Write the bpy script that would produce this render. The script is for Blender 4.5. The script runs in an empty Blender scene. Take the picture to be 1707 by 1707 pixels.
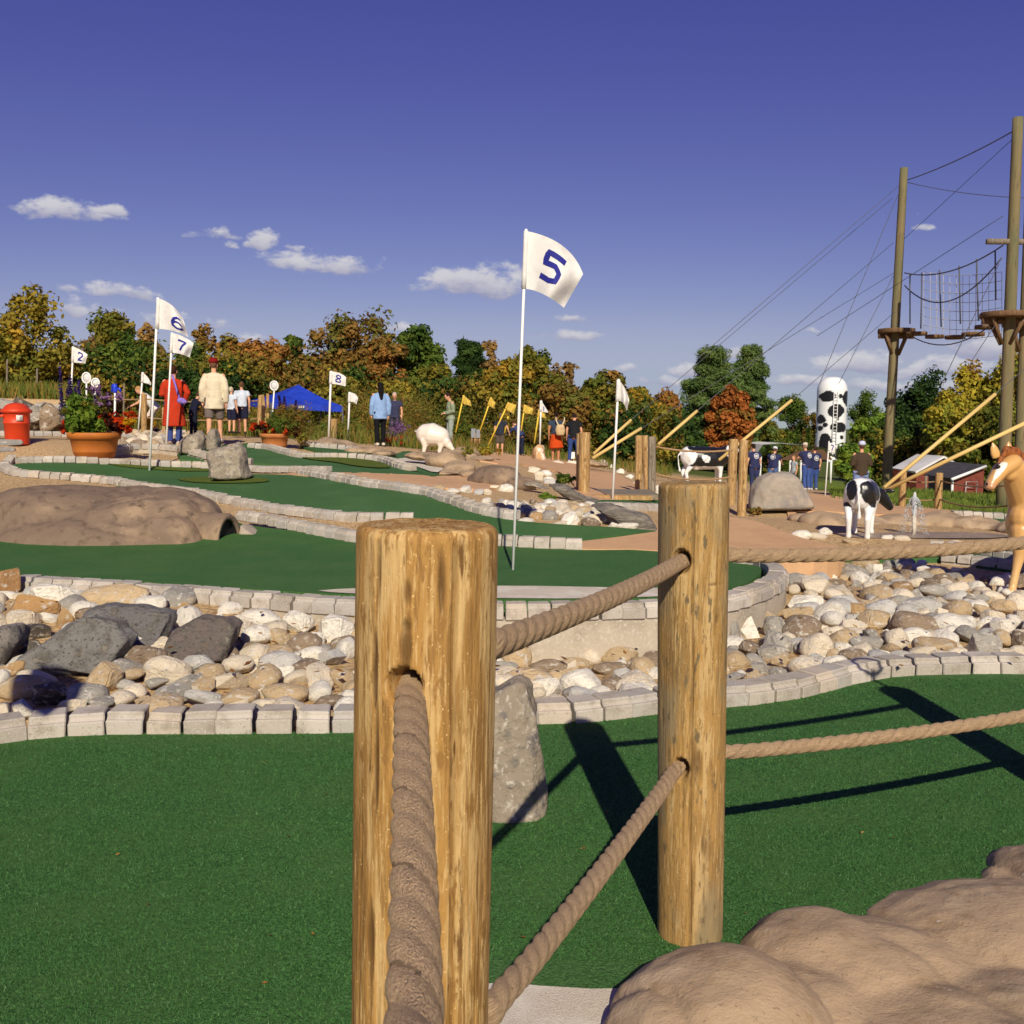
import bpy, bmesh, math, random
import numpy as np
from mathutils import Vector, Matrix, Quaternion
from mathutils.geometry import delaunay_2d_cdt

# ------------------------------------------------------------------ camera, sky, sun, exposure
scene = bpy.context.scene
COL = scene.collection
F = 1707.0
CAM = Vector((0, 0, 1.47))
CM = (Matrix.Rotation(math.radians(90 - 5.12), 3, 'X') @ Matrix.Rotation(math.radians(0.6), 3, 'Z'))
cd = bpy.data.cameras.new('camera'); cam = bpy.data.objects.new('camera', cd); COL.objects.link(cam)
cam.matrix_world = Matrix.Translation(CAM) @ CM.to_4x4()
cd.sensor_width = 36; cd.lens = 36; cd.clip_start = 0.05; cd.clip_end = 3000
cd.dof.use_dof = True; cd.dof.focus_distance = 3.0; cd.dof.aperture_fstop = 22.0
scene.camera = cam
scene.view_settings.view_transform = 'Standard'; scene.view_settings.look = 'None'
scene.view_settings.exposure = 0.0; scene.view_settings.gamma = 1.0
scene.view_settings.use_curve_mapping = False
scene.cycles.use_denoising = True
scene.cycles.max_bounces = 5; scene.cycles.transparent_max_bounces = 6
scene.cycles.diffuse_bounces = 2; scene.cycles.adaptive_threshold = 0.02; scene.cycles.glossy_bounces = 2

SUN_EL = math.radians(33.0)
sd = Vector((-0.076, 1.0, 0)).normalized()
SUN_DIR = Vector((sd.x * math.cos(SUN_EL), sd.y * math.cos(SUN_EL), -math.sin(SUN_EL)))
sl = bpy.data.lights.new('sun', 'SUN'); sl.energy = 5.0; sl.angle = math.radians(0.53); sl.color = (1.0, 0.91, 0.73)
so = bpy.data.objects.new('sun', sl); COL.objects.link(so)
so.rotation_euler = SUN_DIR.to_track_quat('-Z', 'Y').to_euler(); so.location = (0, -10, 30)

def ray(px, py):
    return CM @ Vector(((px - 853.5) / F, -(py - 853.5) / F, -1.0))
def at(px, py, Y):
    d = ray(px, py); return CAM + d * (Y / d.y)
def on_z(px, py, z):
    d = ray(px, py); return CAM + d * ((z - CAM.z) / d.z)

def build_world():
    w = bpy.data.worlds.new('World'); scene.world = w; w.use_nodes = True
    nt = w.node_tree; nt.nodes.clear(); N = nt.nodes; L = nt.links
    def nd(t, **k):
        n = N.new(t)
        for a, b in k.items(): setattr(n, a, b)
        return n
    def m(op, a, b=None, c=None, clamp=False):
        n = nd('ShaderNodeMath', operation=op, use_clamp=clamp)
        for i, v in enumerate((a, b, c)):
            if v is None: continue
            if isinstance(v, (int, float)): n.inputs[i].default_value = v
            else: L.new(v, n.inputs[i])
        return n.outputs[0]
    out = nd('ShaderNodeOutputWorld'); bg = nd('ShaderNodeBackground'); 
    sky = nd('ShaderNodeTexSky', sky_type='NISHITA'); sky.sun_disc = False
    sky.sun_elevation = SUN_EL; sky.sun_rotation = math.radians(175.6)
    sky.air_density = 1.0; sky.dust_density = 0.15; sky.ozone_density = 1.4; sky.altitude = 800
    tint = nd('ShaderNodeMix', data_type='RGBA', blend_type='MULTIPLY'); tint.inputs[0].default_value = 1
    L.new(sky.outputs[0], tint.inputs[6]); tint.inputs[7].default_value = (0.47, 0.41, 0.70, 1)
    sc_ = nd('ShaderNodeSeparateColor'); L.new(tint.outputs[2], sc_.inputs[0]); cb = nd('ShaderNodeCombineColor')      # even colour response over the whole sky
    for i_, (g_, e_, c_) in enumerate(((.90, 1.24, 3.8), (.69, 1.38, 4.3), (1.24, .80, 6.1))): L.new(m('SMOOTH_MIN', m('MULTIPLY', m('POWER', sc_.outputs[i_], e_), g_), c_, 1.2), cb.inputs[i_])
    class tint2: outputs = {2: cb.outputs[0]}
    tint = tint2
    tc = nd('ShaderNodeTexCoord'); sep = nd('ShaderNodeSeparateXYZ')
    no = nd('ShaderNodeTexNoise'); no.inputs['Scale'].default_value = 34; no.inputs['Detail'].default_value = 5; no.inputs['Roughness'].default_value = 0.62
    mp = nd('ShaderNodeMapping'); mp.inputs['Scale'].default_value = (1, 1, 1.9)
    L.new(tc.outputs['Generated'], mp.inputs[0]); L.new(mp.outputs[0], no.inputs['Vector'])
    L.new(tc.outputs['Generated'], sep.inputs[0])
    az = m('ARCTAN2', sep.outputs[0], sep.outputs[1]); el = m('ARCSINE', sep.outputs[2])
    # low-frequency warp
    no2 = nd('ShaderNodeTexNoise'); no2.inputs['Scale'].default_value = 22; no2.inputs['Detail'].default_value = 2
    L.new(tc.outputs['Generated'], no2.inputs['Vector'])
    wv = m('MULTIPLY', m('SUBTRACT', no2.outputs[0], 0.5), 0.045)
    az2 = m('ADD', az, wv); el2 = m('ADD', el, m('MULTIPLY', wv, 0.45))
    # clouds: pixel x, y of centre in the photograph, half width, half height (towards a direction in the sky)
    C = [(105, 356, 78, 22, 1.0), (180, 356, 34, 11, .9), (362, 394, 46, 14, .8), (436, 405, 26, 22, .9), (380, 411, 22, 9, .6), (490, 416, 28, 11, .6),
         (548, 446, 122, 24, 1.0), (795, 480, 86, 32, 1.25), (960, 530, 40, 13, .8), (945, 566, 70, 16, .8), (225, 490, 80, 17, .9), (105, 484, 30, 9, .7),
         (120, 515, 40, 22, .9), (290, 540, 95, 22, .9), (665, 547, 48, 11, .9), (1530, 362, 26, 10, .7), (1540, 379, 26, 8, .6), (1470, 362, 16, 8, .4),
         (1235, 594, 34, 15, .8), (1170, 620, 60, 16, .7), (1100, 640, 60, 14, .7), (1450, 610, 75, 22, 1.0), (1560, 620, 70, 20, .9), (1640, 585, 70, 24, 1.0),
         (1330, 640, 60, 14, .7), (1470, 645, 90, 14, .7), (1320, 612, 40, 8, .5), (1040, 620, 50, 10, .6), (1600, 650, 70, 14, .7), (770, 415, 14, 5, .25), (1340, 690, 90, 18, .6),
         (700, 590, 60, 10, .5), (430, 560, 60, 10, .5), (20, 560, 60, 14, .6), (1360, 550, 30, 6, .4)]
    rnd = random.Random(5)
    D = []
    for px, py, hw, hh, s in C:
        if px > 1050 and py > 570: s += .3
        d = ray(px, py).normalized(); D.append((math.atan2(d.x, d.y), math.asin(d.z), hw / F * math.cos(math.atan2(d.x, d.y)) * 1.12, hh / F * 1.2, s))
    for k in range(14):                                        # the same broken cumulus carries on round the horizon
        a = rnd.uniform(0.62, 2 * math.pi - 0.62); D.append((a if a < math.pi else a - 2 * math.pi, rnd.uniform(0.04, 0.22), rnd.uniform(.02, .07), rnd.uniform(.006, .017), rnd.uniform(.6, 1)))
    nz = m('MULTIPLY', m('SUBTRACT', no.outputs[0], 0.5), 3.7)
    def sector(cl):
        dens = None; vpos = None
        for a, e, ww, hh, s in cl:
            u = m('DIVIDE', m('SUBTRACT', az2, a), ww); v = m('DIVIDE', m('SUBTRACT', el2, e), hh)
            vv = m('MAXIMUM', v, m('MULTIPLY', v, -2.3))
            d = m('SUBTRACT', s, m('ADD', m('MULTIPLY', u, u), m('MULTIPLY', vv, vv)))
            if dens is None: dens, vpos = d, v
            else:
                g = m('GREATER_THAN', d, dens)
                mx = nd('ShaderNodeMix', data_type='FLOAT'); L.new(g, mx.inputs[0]); L.new(vpos, mx.inputs[2]); L.new(v, mx.inputs[3])
                vpos = mx.outputs[0]; dens = m('MAXIMUM', dens, d)
        cov = m('MULTIPLY', m('ADD', dens, m('SUBTRACT', nz, 0.12)), 1.15)
        sm = nd('ShaderNodeMapRange', interpolation_type='SMOOTHSTEP'); L.new(cov, sm.inputs[0]); sm.inputs[1].default_value = 0.0; sm.inputs[2].default_value = 1.0; sm.inputs[4].default_value = 0.94
        ramp = nd('ShaderNodeMapRange', interpolation_type='SMOOTHSTEP'); L.new(m('ADD', vpos, m('MULTIPLY', nz, 0.35)), ramp.inputs[0]); ramp.inputs[1].default_value = -0.75; ramp.inputs[2].default_value = 0.7
        cc = nd('ShaderNodeMix', data_type='RGBA'); L.new(ramp.outputs[0], cc.inputs[0])
        cc.inputs[6].default_value = (2.5, 2.6, 4.2, 1); cc.inputs[7].default_value = (6.3, 6.2, 6.6, 1)
        fin = nd('ShaderNodeMix', data_type='RGBA'); L.new(sm.outputs[0], fin.inputs[0]); L.new(tint.outputs[2], fin.inputs[6]); L.new(cc.outputs[2], fin.inputs[7])
        b2 = nd('ShaderNodeBackground'); L.new(fin.outputs[2], b2.inputs[0]); b2.inputs[1].default_value = SKY; return b2.outputs[0]
    SKY = 0.1
    L.new(tint.outputs[2], bg.inputs[0]); bg.inputs[1].default_value = SKY; cur = bg.outputs[0]
    band = m('MULTIPLY', m('GREATER_THAN', el, -0.03), m('LESS_THAN', el, 0.30))
    edges = [-math.pi, -1.9, -.62] + [-.62 + 1.24 * k / 7 for k in range(1, 8)] + [1.9, math.pi]
    for a, b in zip(edges, edges[1:]):
        cl = [c for c in D if c[0] + 1.35 * c[2] + .03 > a and c[0] - 1.35 * c[2] - .03 < b]
        if not cl: continue
        f = m('MULTIPLY', band, m('MULTIPLY', m('GREATER_THAN', az, a), m('LESS_THAN', az, b)))
        ms = nd('ShaderNodeMixShader'); L.new(f, ms.inputs[0]); L.new(cur, ms.inputs[1]); L.new(sector(cl), ms.inputs[2]); cur = ms.outputs[0]
    L.new(cur, out.inputs[0])
    w.cycles.sampling_method = 'NONE'
build_world()

# ------------------------------------------------------------------ helpers: objects
rng = np.random.default_rng(7); R = random.Random(11)
WO = {}
def S(r, g, b):
    f = lambda c: (c / 255 / 12.92) if c / 255 <= 0.04045 else ((c / 255 + 0.055) / 1.055) ** 2.4
    return (f(r), f(g), f(b))
def wo(o): return WO.get(o.name, Vector((0, 0, 0)))
def settag(o, label=None, cat=None, group=None, kind=None):
    if label: o['label'] = label
    if cat: o['category'] = cat
    if group: o['group'] = group
    if kind: o['kind'] = kind
    return o
def thing(name, label, cat, loc, group=None, kind=None):
    o = bpy.data.objects.new(name, None); COL.objects.link(o); o.location = loc; o.empty_display_size = 0.1
    WO[o.name] = Vector(loc); return settag(o, label, cat, group, kind)
def mesh_of(V, Fc, smooth=True, name='mesh'):
    me = bpy.data.meshes.new(name)
    me.from_pydata([tuple(v) for v in V], [], Fc)
    if smooth: me.polygons.foreach_set('use_smooth', [True] * len(me.polygons))
    me.update(); return me
def put(name, V, Fc, mat, parent=None, loc=None, smooth=True, **tags):
    """one mesh object from world-space vertices; its origin is at loc (or its parent's)"""
    o0 = Vector(loc) if loc is not None else (wo(parent) if parent else Vector((0, 0, 0)))
    V = np.asarray([tuple(v) for v in V], dtype=float).reshape(-1, 3) - np.array(o0)
    me = mesh_of(V, Fc, smooth, name)
    if mat: me.materials.append(mat)
    o = bpy.data.objects.new(name, me); COL.objects.link(o)
    if parent: o.parent = parent; o.location = o0 - wo(parent)
    else: o.location = o0
    WO[o.name] = o0
    return settag(o, **tags) if tags else o
def inst(name, me, parent, loc, rot=(0, 0, 0), scale=(1, 1, 1), color=None):
    o = bpy.data.objects.new(name, me); COL.objects.link(o)
    if parent: o.parent = parent; o.location = Vector(loc) - wo(parent)
    else: o.location = loc
    o.rotation_euler = rot; o.scale = scale
    if color: o.color = (*color, 1)
    WO[o.name] = Vector(loc); return o

def fast_mesh(V, Q, cols=None, smooth=False, name='mesh'):
    """V (n,3), Q (m,k) index array, cols (n,3) vertex colours"""
    me = bpy.data.meshes.new(name); n = len(V); mq, k = Q.shape
    me.vertices.add(n); me.vertices.foreach_set('co', np.ascontiguousarray(V, dtype=np.float32).ravel())
    me.loops.add(mq * k); me.loops.foreach_set('vertex_index', np.ascontiguousarray(Q, dtype=np.int32).ravel())
    me.polygons.add(mq); me.polygons.foreach_set('loop_start', np.arange(0, mq * k, k, dtype=np.int32))
    me.polygons.foreach_set('loop_total', np.full(mq, k, dtype=np.int32))
    if smooth: me.polygons.foreach_set('use_smooth', np.ones(mq, dtype=bool))
    me.update(calc_edges=True)
    if cols is not None: set_cols(me, cols)
    return me
def set_cols(me, cols):
    a = me.color_attributes.new(name='Col', type='FLOAT_COLOR', domain='POINT')
    c = np.ones((len(me.vertices), 4), dtype=np.float32); c[:, :3] = cols
    a.data.foreach_set('color', c.ravel())
def put_me(name, me, mat, parent=None, loc=(0, 0, 0), **tags):
    me.materials.append(mat)
    o = bpy.data.objects.new(name, me); COL.objects.link(o)
    if parent: o.parent = parent; o.location = Vector(loc) - wo(parent)
    else: o.location = loc
    WO[o.name] = Vector(loc)
    return settag(o, **tags) if tags else o

# ------------------------------------------------------------------ helpers: geometry (lists of vertices, faces)
def join(*parts):
    V, Fc = [], []
    for v, f in parts:
        n = len(V); V += [tuple(p) for p in v]; Fc += [tuple(i + n for i in q) for q in f]
    return V, Fc
def box(c, s, rz=0.0, rx=0.0, ry=0.0):
    M = Matrix.Rotation(rz, 3, 'Z') @ Matrix.Rotation(rx, 3, 'X') @ Matrix.Rotation(ry, 3, 'Y')
    V = [Vector(c) + M @ Vector((x * s[0] / 2, y * s[1] / 2, z * s[2] / 2)) for x in (-1, 1) for y in (-1, 1) for z in (-1, 1)]
    return V, [(0, 1, 3, 2), (4, 6, 7, 5), (0, 4, 5, 1), (2, 3, 7, 6), (0, 2, 6, 4), (1, 5, 7, 3)]
def tube(pts, rad, n=8, ry=None, cap=True, up=None):
    """loft through pts with radius per point (rad across, ry the other way)"""
    P = [Vector(p) for p in pts]; m = len(P)
    if isinstance(rad, (int, float)): rad = [rad] * m
    if ry is None: ry = rad
    elif isinstance(ry, (int, float)): ry = [ry] * m
    V, Fc = [], []; prev = None
    for i in range(m):
        t = (P[min(i + 1, m - 1)] - P[max(i - 1, 0)])
        t = t.normalized() if t.length > 1e-9 else Vector((0, 0, 1))
        if prev is None:
            u = Vector(up) if up else (Vector((1, 0, 0)) if abs(t.x) < 0.8 else Vector((0, 1, 0)))
        else: u = prev
        u = (u - t * u.dot(t)).normalized(); w = t.cross(u); prev = u
        for k in range(n):
            a = 2 * math.pi * k / n
            V.append(P[i] + u * (math.cos(a) * rad[i]) + w * (math.sin(a) * ry[i]))
    for i in range(m - 1):
        for k in range(n):
            a, b = i * n + k, i * n + (k + 1) % n
            Fc.append((a, b, b + n, a + n))
    if cap:
        Fc.append(tuple(range(n - 1, -1, -1))); Fc.append(tuple((m - 1) * n + k for k in range(n)))
    return V, Fc
def capsule(pts, rad, n=10, ry=None, up=None):
    """a tube with rounded ends"""
    P = [Vector(p) for p in pts]
    if isinstance(rad, (int, float)): rad = [rad] * len(P)
    y = list(ry) if ry is not None else list(rad)
    a = (P[0] - P[1]).normalized(); b = (P[-1] - P[-2]).normalized()
    pts2, r2, y2 = [], [], []
    for k in (0.999, 0.92, 0.7, 0.38):
        pts2.append(P[0] + a * rad[0] * k); c = math.sqrt(1 - k * k); r2.append(rad[0] * c); y2.append(y[0] * c)
    pts2 += P; r2 += list(rad); y2 += y
    for k in (0.38, 0.7, 0.92, 0.999):
        pts2.append(P[-1] + b * rad[-1] * k); c = math.sqrt(1 - k * k); r2.append(rad[-1] * c); y2.append(y[-1] * c)
    return tube(pts2, r2, n, y2, True, up)
def lathe(prof, c=(0, 0, 0), n=24, closed=True):
    V, Fc = [], []; m = len(prof)
    for r, z in prof:
        for k in range(n):
            a = 2 * math.pi * k / n; V.append((c[0] + r * math.cos(a), c[1] + r * math.sin(a), c[2] + z))
    for i in range(m - 1):
        for k in range(n):
            a, b = i * n + k, i * n + (k + 1) % n; Fc.append((a, b, b + n, a + n))
    if closed:
        Fc.append(tuple(range(n - 1, -1, -1))); Fc.append(tuple((m - 1) * n + k for k in range(n)))
    return V, Fc
def ell(c, r, rot=None, n=14, m=9):
    M = rot if rot else Matrix.Identity(3); V, Fc = [], []
    for i in range(m + 1):
        t = math.pi * (0.02 + 0.96 * i / m)
        for k in range(n):
            a = 2 * math.pi * k / n
            V.append(Vector(c) + M @ Vector((r[0] * math.sin(t) * math.cos(a), r[1] * math.sin(t) * math.sin(a), r[2] * math.cos(t))))
    for i in range(m):
        for k in range(n):
            a, b = i * n + k, i * n + (k + 1) % n; Fc.append((a, a + n, b + n, b))
    Fc.append(tuple(range(n))); Fc.append(tuple(m * n + k for k in range(n - 1, -1, -1)))
    return V, Fc
BLOBS = []
def blob(name, parts, voxel, mat, parent=None, loc=None, smooth=6, after=None, **tags):
    """overlapping closed lofts fused into one continuous skin"""
    V, Fc = join(*parts)
    o = put(name, V, Fc, mat, parent, loc, True, **tags)
    r = o.modifiers.new('fuse', 'REMESH'); r.mode = 'VOXEL'; r.voxel_size = voxel; r.use_smooth_shade = True
    if smooth:
        s = o.modifiers.new('relax', 'SMOOTH'); s.factor = 0.5; s.iterations = smooth
    BLOBS.append((o, after)); return o
def finish_blobs():
    dg = bpy.context.evaluated_depsgraph_get(); done = []
    for o, fn in BLOBS:
        me = bpy.data.meshes.new_from_object(o.evaluated_get(dg)); done.append((o, fn, me))
    for o, fn, me in done:
        mats = [m for m in o.data.materials]
        o.modifiers.clear(); o.data = me
        if not me.materials:
            for m in mats: me.materials.append(m)
        if fn: fn(o, me)
    BLOBS.clear()
_H = np.random.default_rng(3).random((32, 32, 32))
def vnoise(P, scale=1.0):
    """smooth lattice noise, about -1..1, for an (n,3) array"""
    p = np.asarray(P, dtype=float) * scale; i = np.floor(p).astype(int); f = p - i; f = f * f * (3 - 2 * f); o = 0
    for dx in (0, 1):
        for dy in (0, 1):
            for dz in (0, 1):
                w = (f[:, 0] if dx else 1 - f[:, 0]) * (f[:, 1] if dy else 1 - f[:, 1]) * (f[:, 2] if dz else 1 - f[:, 2])
                o = o + w * _H[(i[:, 0] + dx) % 32, (i[:, 1] + dy) % 32, (i[:, 2] + dz) % 32]
    return o * 2 - 1
def fbm(P, scale=1.0, oct=3):
    return sum(vnoise(np.asarray(P) + 7.3 * k, scale * 2 ** k) * 0.5 ** k for k in range(oct))

# ------------------------------------------------------------------ helpers: materials
def material(name, base, rough=0.8, layers=(), bump=None, spec=0.3, coords='Object', scale=(1, 1, 1), use=None, objcol=False, jitter=False, metal=0.0, transl=0.0, sheen=0.0, bumps=()):
    """Principled with noise layers [(scale, colour, lo, hi, detail, stretch)] laid over the base; bump = (scale, strength, distance)"""
    mt = bpy.data.materials.new(name); mt.use_nodes = True; nt = mt.node_tree; N = nt.nodes; L = nt.links
    b = N['Principled BSDF']; b.inputs['Roughness'].default_value = rough; b.inputs['Specular IOR Level'].default_value = spec; b.inputs['Metallic'].default_value = metal
    if sheen: b.inputs['Sheen Weight'].default_value = sheen
    tc = N.new('ShaderNodeTexCoord'); vec = tc.outputs[coords]
    if jitter:
        oi = N.new('ShaderNodeObjectInfo'); ml = N.new('ShaderNodeMath'); ml.operation = 'MULTIPLY'; ml.inputs[1].default_value = 37.0; L.new(oi.outputs['Random'], ml.inputs[0])
        ad = N.new('ShaderNodeVectorMath'); ad.operation = 'ADD'; L.new(vec, ad.inputs[0]); L.new(ml.outputs[0], ad.inputs[1]); vec = ad.outputs[0]
    if scale != (1, 1, 1):
        mp = N.new('ShaderNodeMapping'); mp.inputs['Scale'].default_value = scale; L.new(vec, mp.inputs[0]); vec = mp.outputs[0]
    col = None
    if use: 
        at_ = N.new('ShaderNodeAttribute'); at_.attribute_name = use; col = at_.outputs['Color']
    if objcol:
        oi2 = N.new('ShaderNodeObjectInfo'); col = oi2.outputs['Color']
    def noise(sc, det, st=None):
        n = N.new('ShaderNodeTexNoise'); n.inputs['Scale'].default_value = sc; n.inputs['Detail'].default_value = det; n.inputs['Roughness'].default_value = 0.6
        if st:
            mp2 = N.new('ShaderNodeMapping'); mp2.inputs['Scale'].default_value = st; L.new(vec, mp2.inputs[0]); L.new(mp2.outputs[0], n.inputs['Vector'])
        else: L.new(vec, n.inputs['Vector'])
        return n.outputs['Fac']
    for ly in layers:
        sc, c2, lo, hi = ly[:4]; det = ly[4] if len(ly) > 4 else 3; st = ly[5] if len(ly) > 5 else None; mode = ly[6] if len(ly) > 6 else 'MIX'
        mr = N.new('ShaderNodeMapRange'); mr.interpolation_type = 'SMOOTHSTEP'; L.new(noise(sc, det, st), mr.inputs[0]); mr.inputs[1].default_value = lo; mr.inputs[2].default_value = hi
        mx = N.new('ShaderNodeMix'); mx.data_type = 'RGBA'; mx.blend_type = mode; L.new(mr.outputs[0], mx.inputs[0])
        if col is None: mx.inputs[6].default_value = (*base, 1)
        else: L.new(col, mx.inputs[6])
        mx.inputs[7].default_value = (*c2, 1); col = mx.outputs[2]
    if col is None: b.inputs['Base Color'].default_value = (*base, 1)
    else: L.new(col, b.inputs['Base Color'])
    prevn = None
    for bp in ([bump] if bump else []) + list(bumps):
        bn = N.new('ShaderNodeBump'); bn.inputs['Strength'].default_value = bp[1]; bn.inputs['Distance'].default_value = bp[2]
        L.new(noise(bp[0], bp[3] if len(bp) > 3 else 3, bp[4] if len(bp) > 4 else None), bn.inputs['Height'])
        if prevn: L.new(prevn, bn.inputs['Normal'])
        prevn = bn.outputs[0]
    if prevn: L.new(prevn, b.inputs['Normal'])
    if transl:
        tr = N.new('ShaderNodeBsdfTranslucent'); ms = N.new('ShaderNodeMixShader'); ms.inputs[0].default_value = transl
        if col is None: tr.inputs[0].default_value = (*base, 1)
        else: L.new(col, tr.inputs[0])
        o = N['Material Output']; L.new(b.outputs[0], ms.inputs[1]); L.new(tr.outputs[0], ms.inputs[2]); L.new(ms.outputs[0], o.inputs[0])
    return mt
M = {}
M['turf'] = material('turf', (0.068, 0.185, 0.050), 0.85, [(130, (0.022, 0.078, 0.014), 0.46, 0.60, 2), (190, (0.19, 0.33, 0.10), 0.60, 0.72, 2), (2.5, (0.080, 0.17, 0.046), 0.35, 0.75, 3), (75, (0.040, 0.12, 0.026), 0.5, 0.7, 3)], (170, 1.0, 0.010, 2), spec=0.2, bumps=[(60, .5, .012, 2)])
M['turffar'] = material('turffar', (0.056, 0.135, 0.042), 0.9, [(30, (0.042, 0.108, 0.032), 0.4, 0.7, 3), (1.2, (0.070, 0.150, 0.05), 0.4, 0.7, 3)], (90, 0.5, 0.01, 2), spec=0.15)
M['rough'] = material('rough', (0.13, 0.16, 0.025), 0.95, [(40, (0.07, 0.11, 0.018), 0.4, 0.65, 3)], (80, 0.8, 0.02, 2), spec=0.1)
M['sandturf'] = material('sandturf', (0.66, 0.58, 0.47), 0.95, [(300, (0.45, 0.37, 0.28), 0.45, 0.7, 2), (5, (0.74, 0.68, 0.57), 0.4, 0.7)], (260, 0.7, 0.006, 2), spec=0.1)
M['mulch'] = material('mulch', (0.70, 0.48, 0.25), 0.95, [(28, (0.36, 0.22, 0.10), 0.44, 0.62, 4), (55, (0.84, 0.66, 0.42), 0.58, 0.72, 3), (0.8, (0.58, 0.40, 0.22), 0.4, 0.7)], (34, 0.9, 0.05, 4), spec=0.1)
M['tanpath'] = material('tanpath', (0.60, 0.36, 0.19), 0.9, [(3, (0.52, 0.31, 0.165), 0.4, 0.7, 4), (60, (0.67, 0.44, 0.26), 0.5, 0.75, 3)], (70, 0.3, 0.01, 3), spec=0.15)
M['concrete'] = material('concrete', (0.47, 0.40, 0.31), 0.95, [(4, (0.36, 0.30, 0.23), 0.42, 0.7, 5), (40, (0.54, 0.48, 0.39), 0.5, 0.7, 3)], (50, 0.35, 0.01, 4), spec=0.15)
M['paver'] = material('paver', (0.4, 0.36, 0.3), 0.93, [(9, (0.30, 0.255, 0.20), 0.46, 0.75, 4), (120, (0.52, 0.48, 0.42), 0.52, 0.72, 3), (70, (0.22, 0.19, 0.16), 0.60, 0.75, 3)], (130, 0.5, 0.004, 3), spec=0.15, objcol=True, jitter=True)
M['stone'] = material('stone', (0.4, 0.35, 0.28), 0.85, [(1.3, (0.42, 0.31, 0.19), 0.54, 0.80, 5), (2.6, (0.68, 0.63, 0.55), 0.52, 0.70, 6), (5, (0.20, 0.175, 0.15), 0.60, 0.76, 7), (16, (0.60, 0.56, 0.50), 0.60, 0.75, 4)], (5, 0.5, 0.1, 6), spec=0.2, objcol=True, jitter=True, bumps=[(22, .4, .03, 4)])
M['slate'] = material('slate', (0.07, 0.065, 0.06), 0.7, [(1.6, (0.13, 0.12, 0.10), 0.45, 0.7, 6), (4, (0.26, 0.22, 0.15), 0.60, 0.74, 8), (2.2, (0.22, 0.14, 0.06), 0.62, 0.8, 4)], (6, 0.6, 0.08, 8, (1, 1, 3)), spec=0.3, objcol=True, jitter=True)
M['slab'] = material('slab', (0.07, 0.065, 0.06), 0.75, [(1.6, (0.15, 0.135, 0.11), 0.46, 0.66, 7), (3.2, (0.30, 0.26, 0.20), 0.60, 0.70, 9), (1.4, (0.20, 0.13, 0.07), 0.60, 0.75, 5), (9, (0.085, 0.08, 0.075), 0.54, 0.66, 7)], (5, 0.8, 0.05, 9, (1, 1, 2.5)), spec=0.3, objcol=True, scale=(6, 6, 6), bumps=[(26, .5, .01, 5)])
M['greyrock'] = material('greyrock', (0.275, 0.225, 0.168), 0.9, [(5, (0.40, 0.34, 0.26), 0.47, 0.65, 6), (3, (0.30, 0.19, 0.09), 0.60, 0.72, 5), (14, (0.16, 0.145, 0.13), 0.50, 0.68, 6), (40, (0.48, 0.43, 0.36), 0.55, 0.7, 4)], (14, 0.7, 0.05, 8), spec=0.2, bumps=[(60, .4, .01, 4)])
M['fauxrock'] = material('fauxrock', (0.43, 0.305, 0.19), 0.9, [(1.5, (0.165, 0.115, 0.072), 0.50, 0.66, 5), (2.4, (0.53, 0.40, 0.262), 0.50, 0.72, 5), (9, (0.31, 0.21, 0.12), 0.5, 0.75, 5), (26, (0.56, 0.47, 0.36), 0.70, 0.76, 2), (60, (0.24, 0.17, 0.11), 0.62, 0.75, 3)], (90, 0.45, 0.006, 4), spec=0.2, bumps=[(14, .3, .02, 5), (200, .5, .002, 3)])
M['brownrock'] = material('brownrock', (0.20, 0.14, 0.098), 0.88, [(1.2, (0.37, 0.26, 0.165), 0.5, 0.70, 4), (9, (0.10, 0.07, 0.05), 0.5, 0.75, 6), (30, (0.45, 0.36, 0.27), 0.72, 0.78, 2)], (30, 0.5, 0.02, 5), spec=0.2)
def wood_mat(name, base, pale, dark, sc=1.0, grey=None):
    mid = tuple((a + b) / 2 for a, b in zip(base, dark)); lite = tuple(min(1, c * 1.4) for c in pale)
    ly = [(10 * sc, mid, 0.46, 0.64, 4, (1, 1, 0.22)), (34 * sc, pale, 0.48, 0.60, 6, (1, 1, 0.09)), (95 * sc, mid, 0.52, 0.62, 8, (1, 1, 0.07)), (150 * sc, pale, 0.55, 0.66, 5, (1, 1, 0.10)), (32 * sc, dark, 0.63, 0.71, 7, (1, 1, 0.16)), (130 * sc, dark, 0.62, 0.70, 5, (1, 1, .12)), (260 * sc, lite, 0.67, 0.72, 2, (1, 1, .8)), (48 * sc, mid, 0.57, 0.66, 6, (1, 1, .35))]
    if grey: ly.append((8 * sc, grey, 0.48, 0.64, 7, (1, 1, 0.35))); ly.append((60 * sc, tuple(c * .55 for c in grey), 0.58, 0.68, 6, (1, 1, .25)))
    return material(name, base, 0.75, ly, (120 * sc, 0.9, 0.004, 6, (1, 1, 0.07)), spec=0.2, bumps=[(26 * sc, .3, .008, 4, (1, 1, .14)), (220 * sc, .5, .002, 2, (1, 1, .4))])
M['wood'] = wood_mat('wood', (0.42, 0.228, 0.066), (0.57, 0.375, 0.158), (0.16, 0.08, 0.026))
M['wood2'] = wood_mat('wood2', (0.37, 0.215, 0.068), (0.49, 0.33, 0.145), (0.17, 0.105, 0.042), grey=(0.27, 0.20, 0.105))
M['woodfar'] = wood_mat('woodfar', (0.40, 0.23, 0.085), (0.52, 0.36, 0.17), (0.17, 0.10, 0.045))
M['woodgrey'] = wood_mat('woodgrey', (0.22, 0.18, 0.13), (0.32, 0.27, 0.20), (0.10, 0.08, 0.06))
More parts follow.
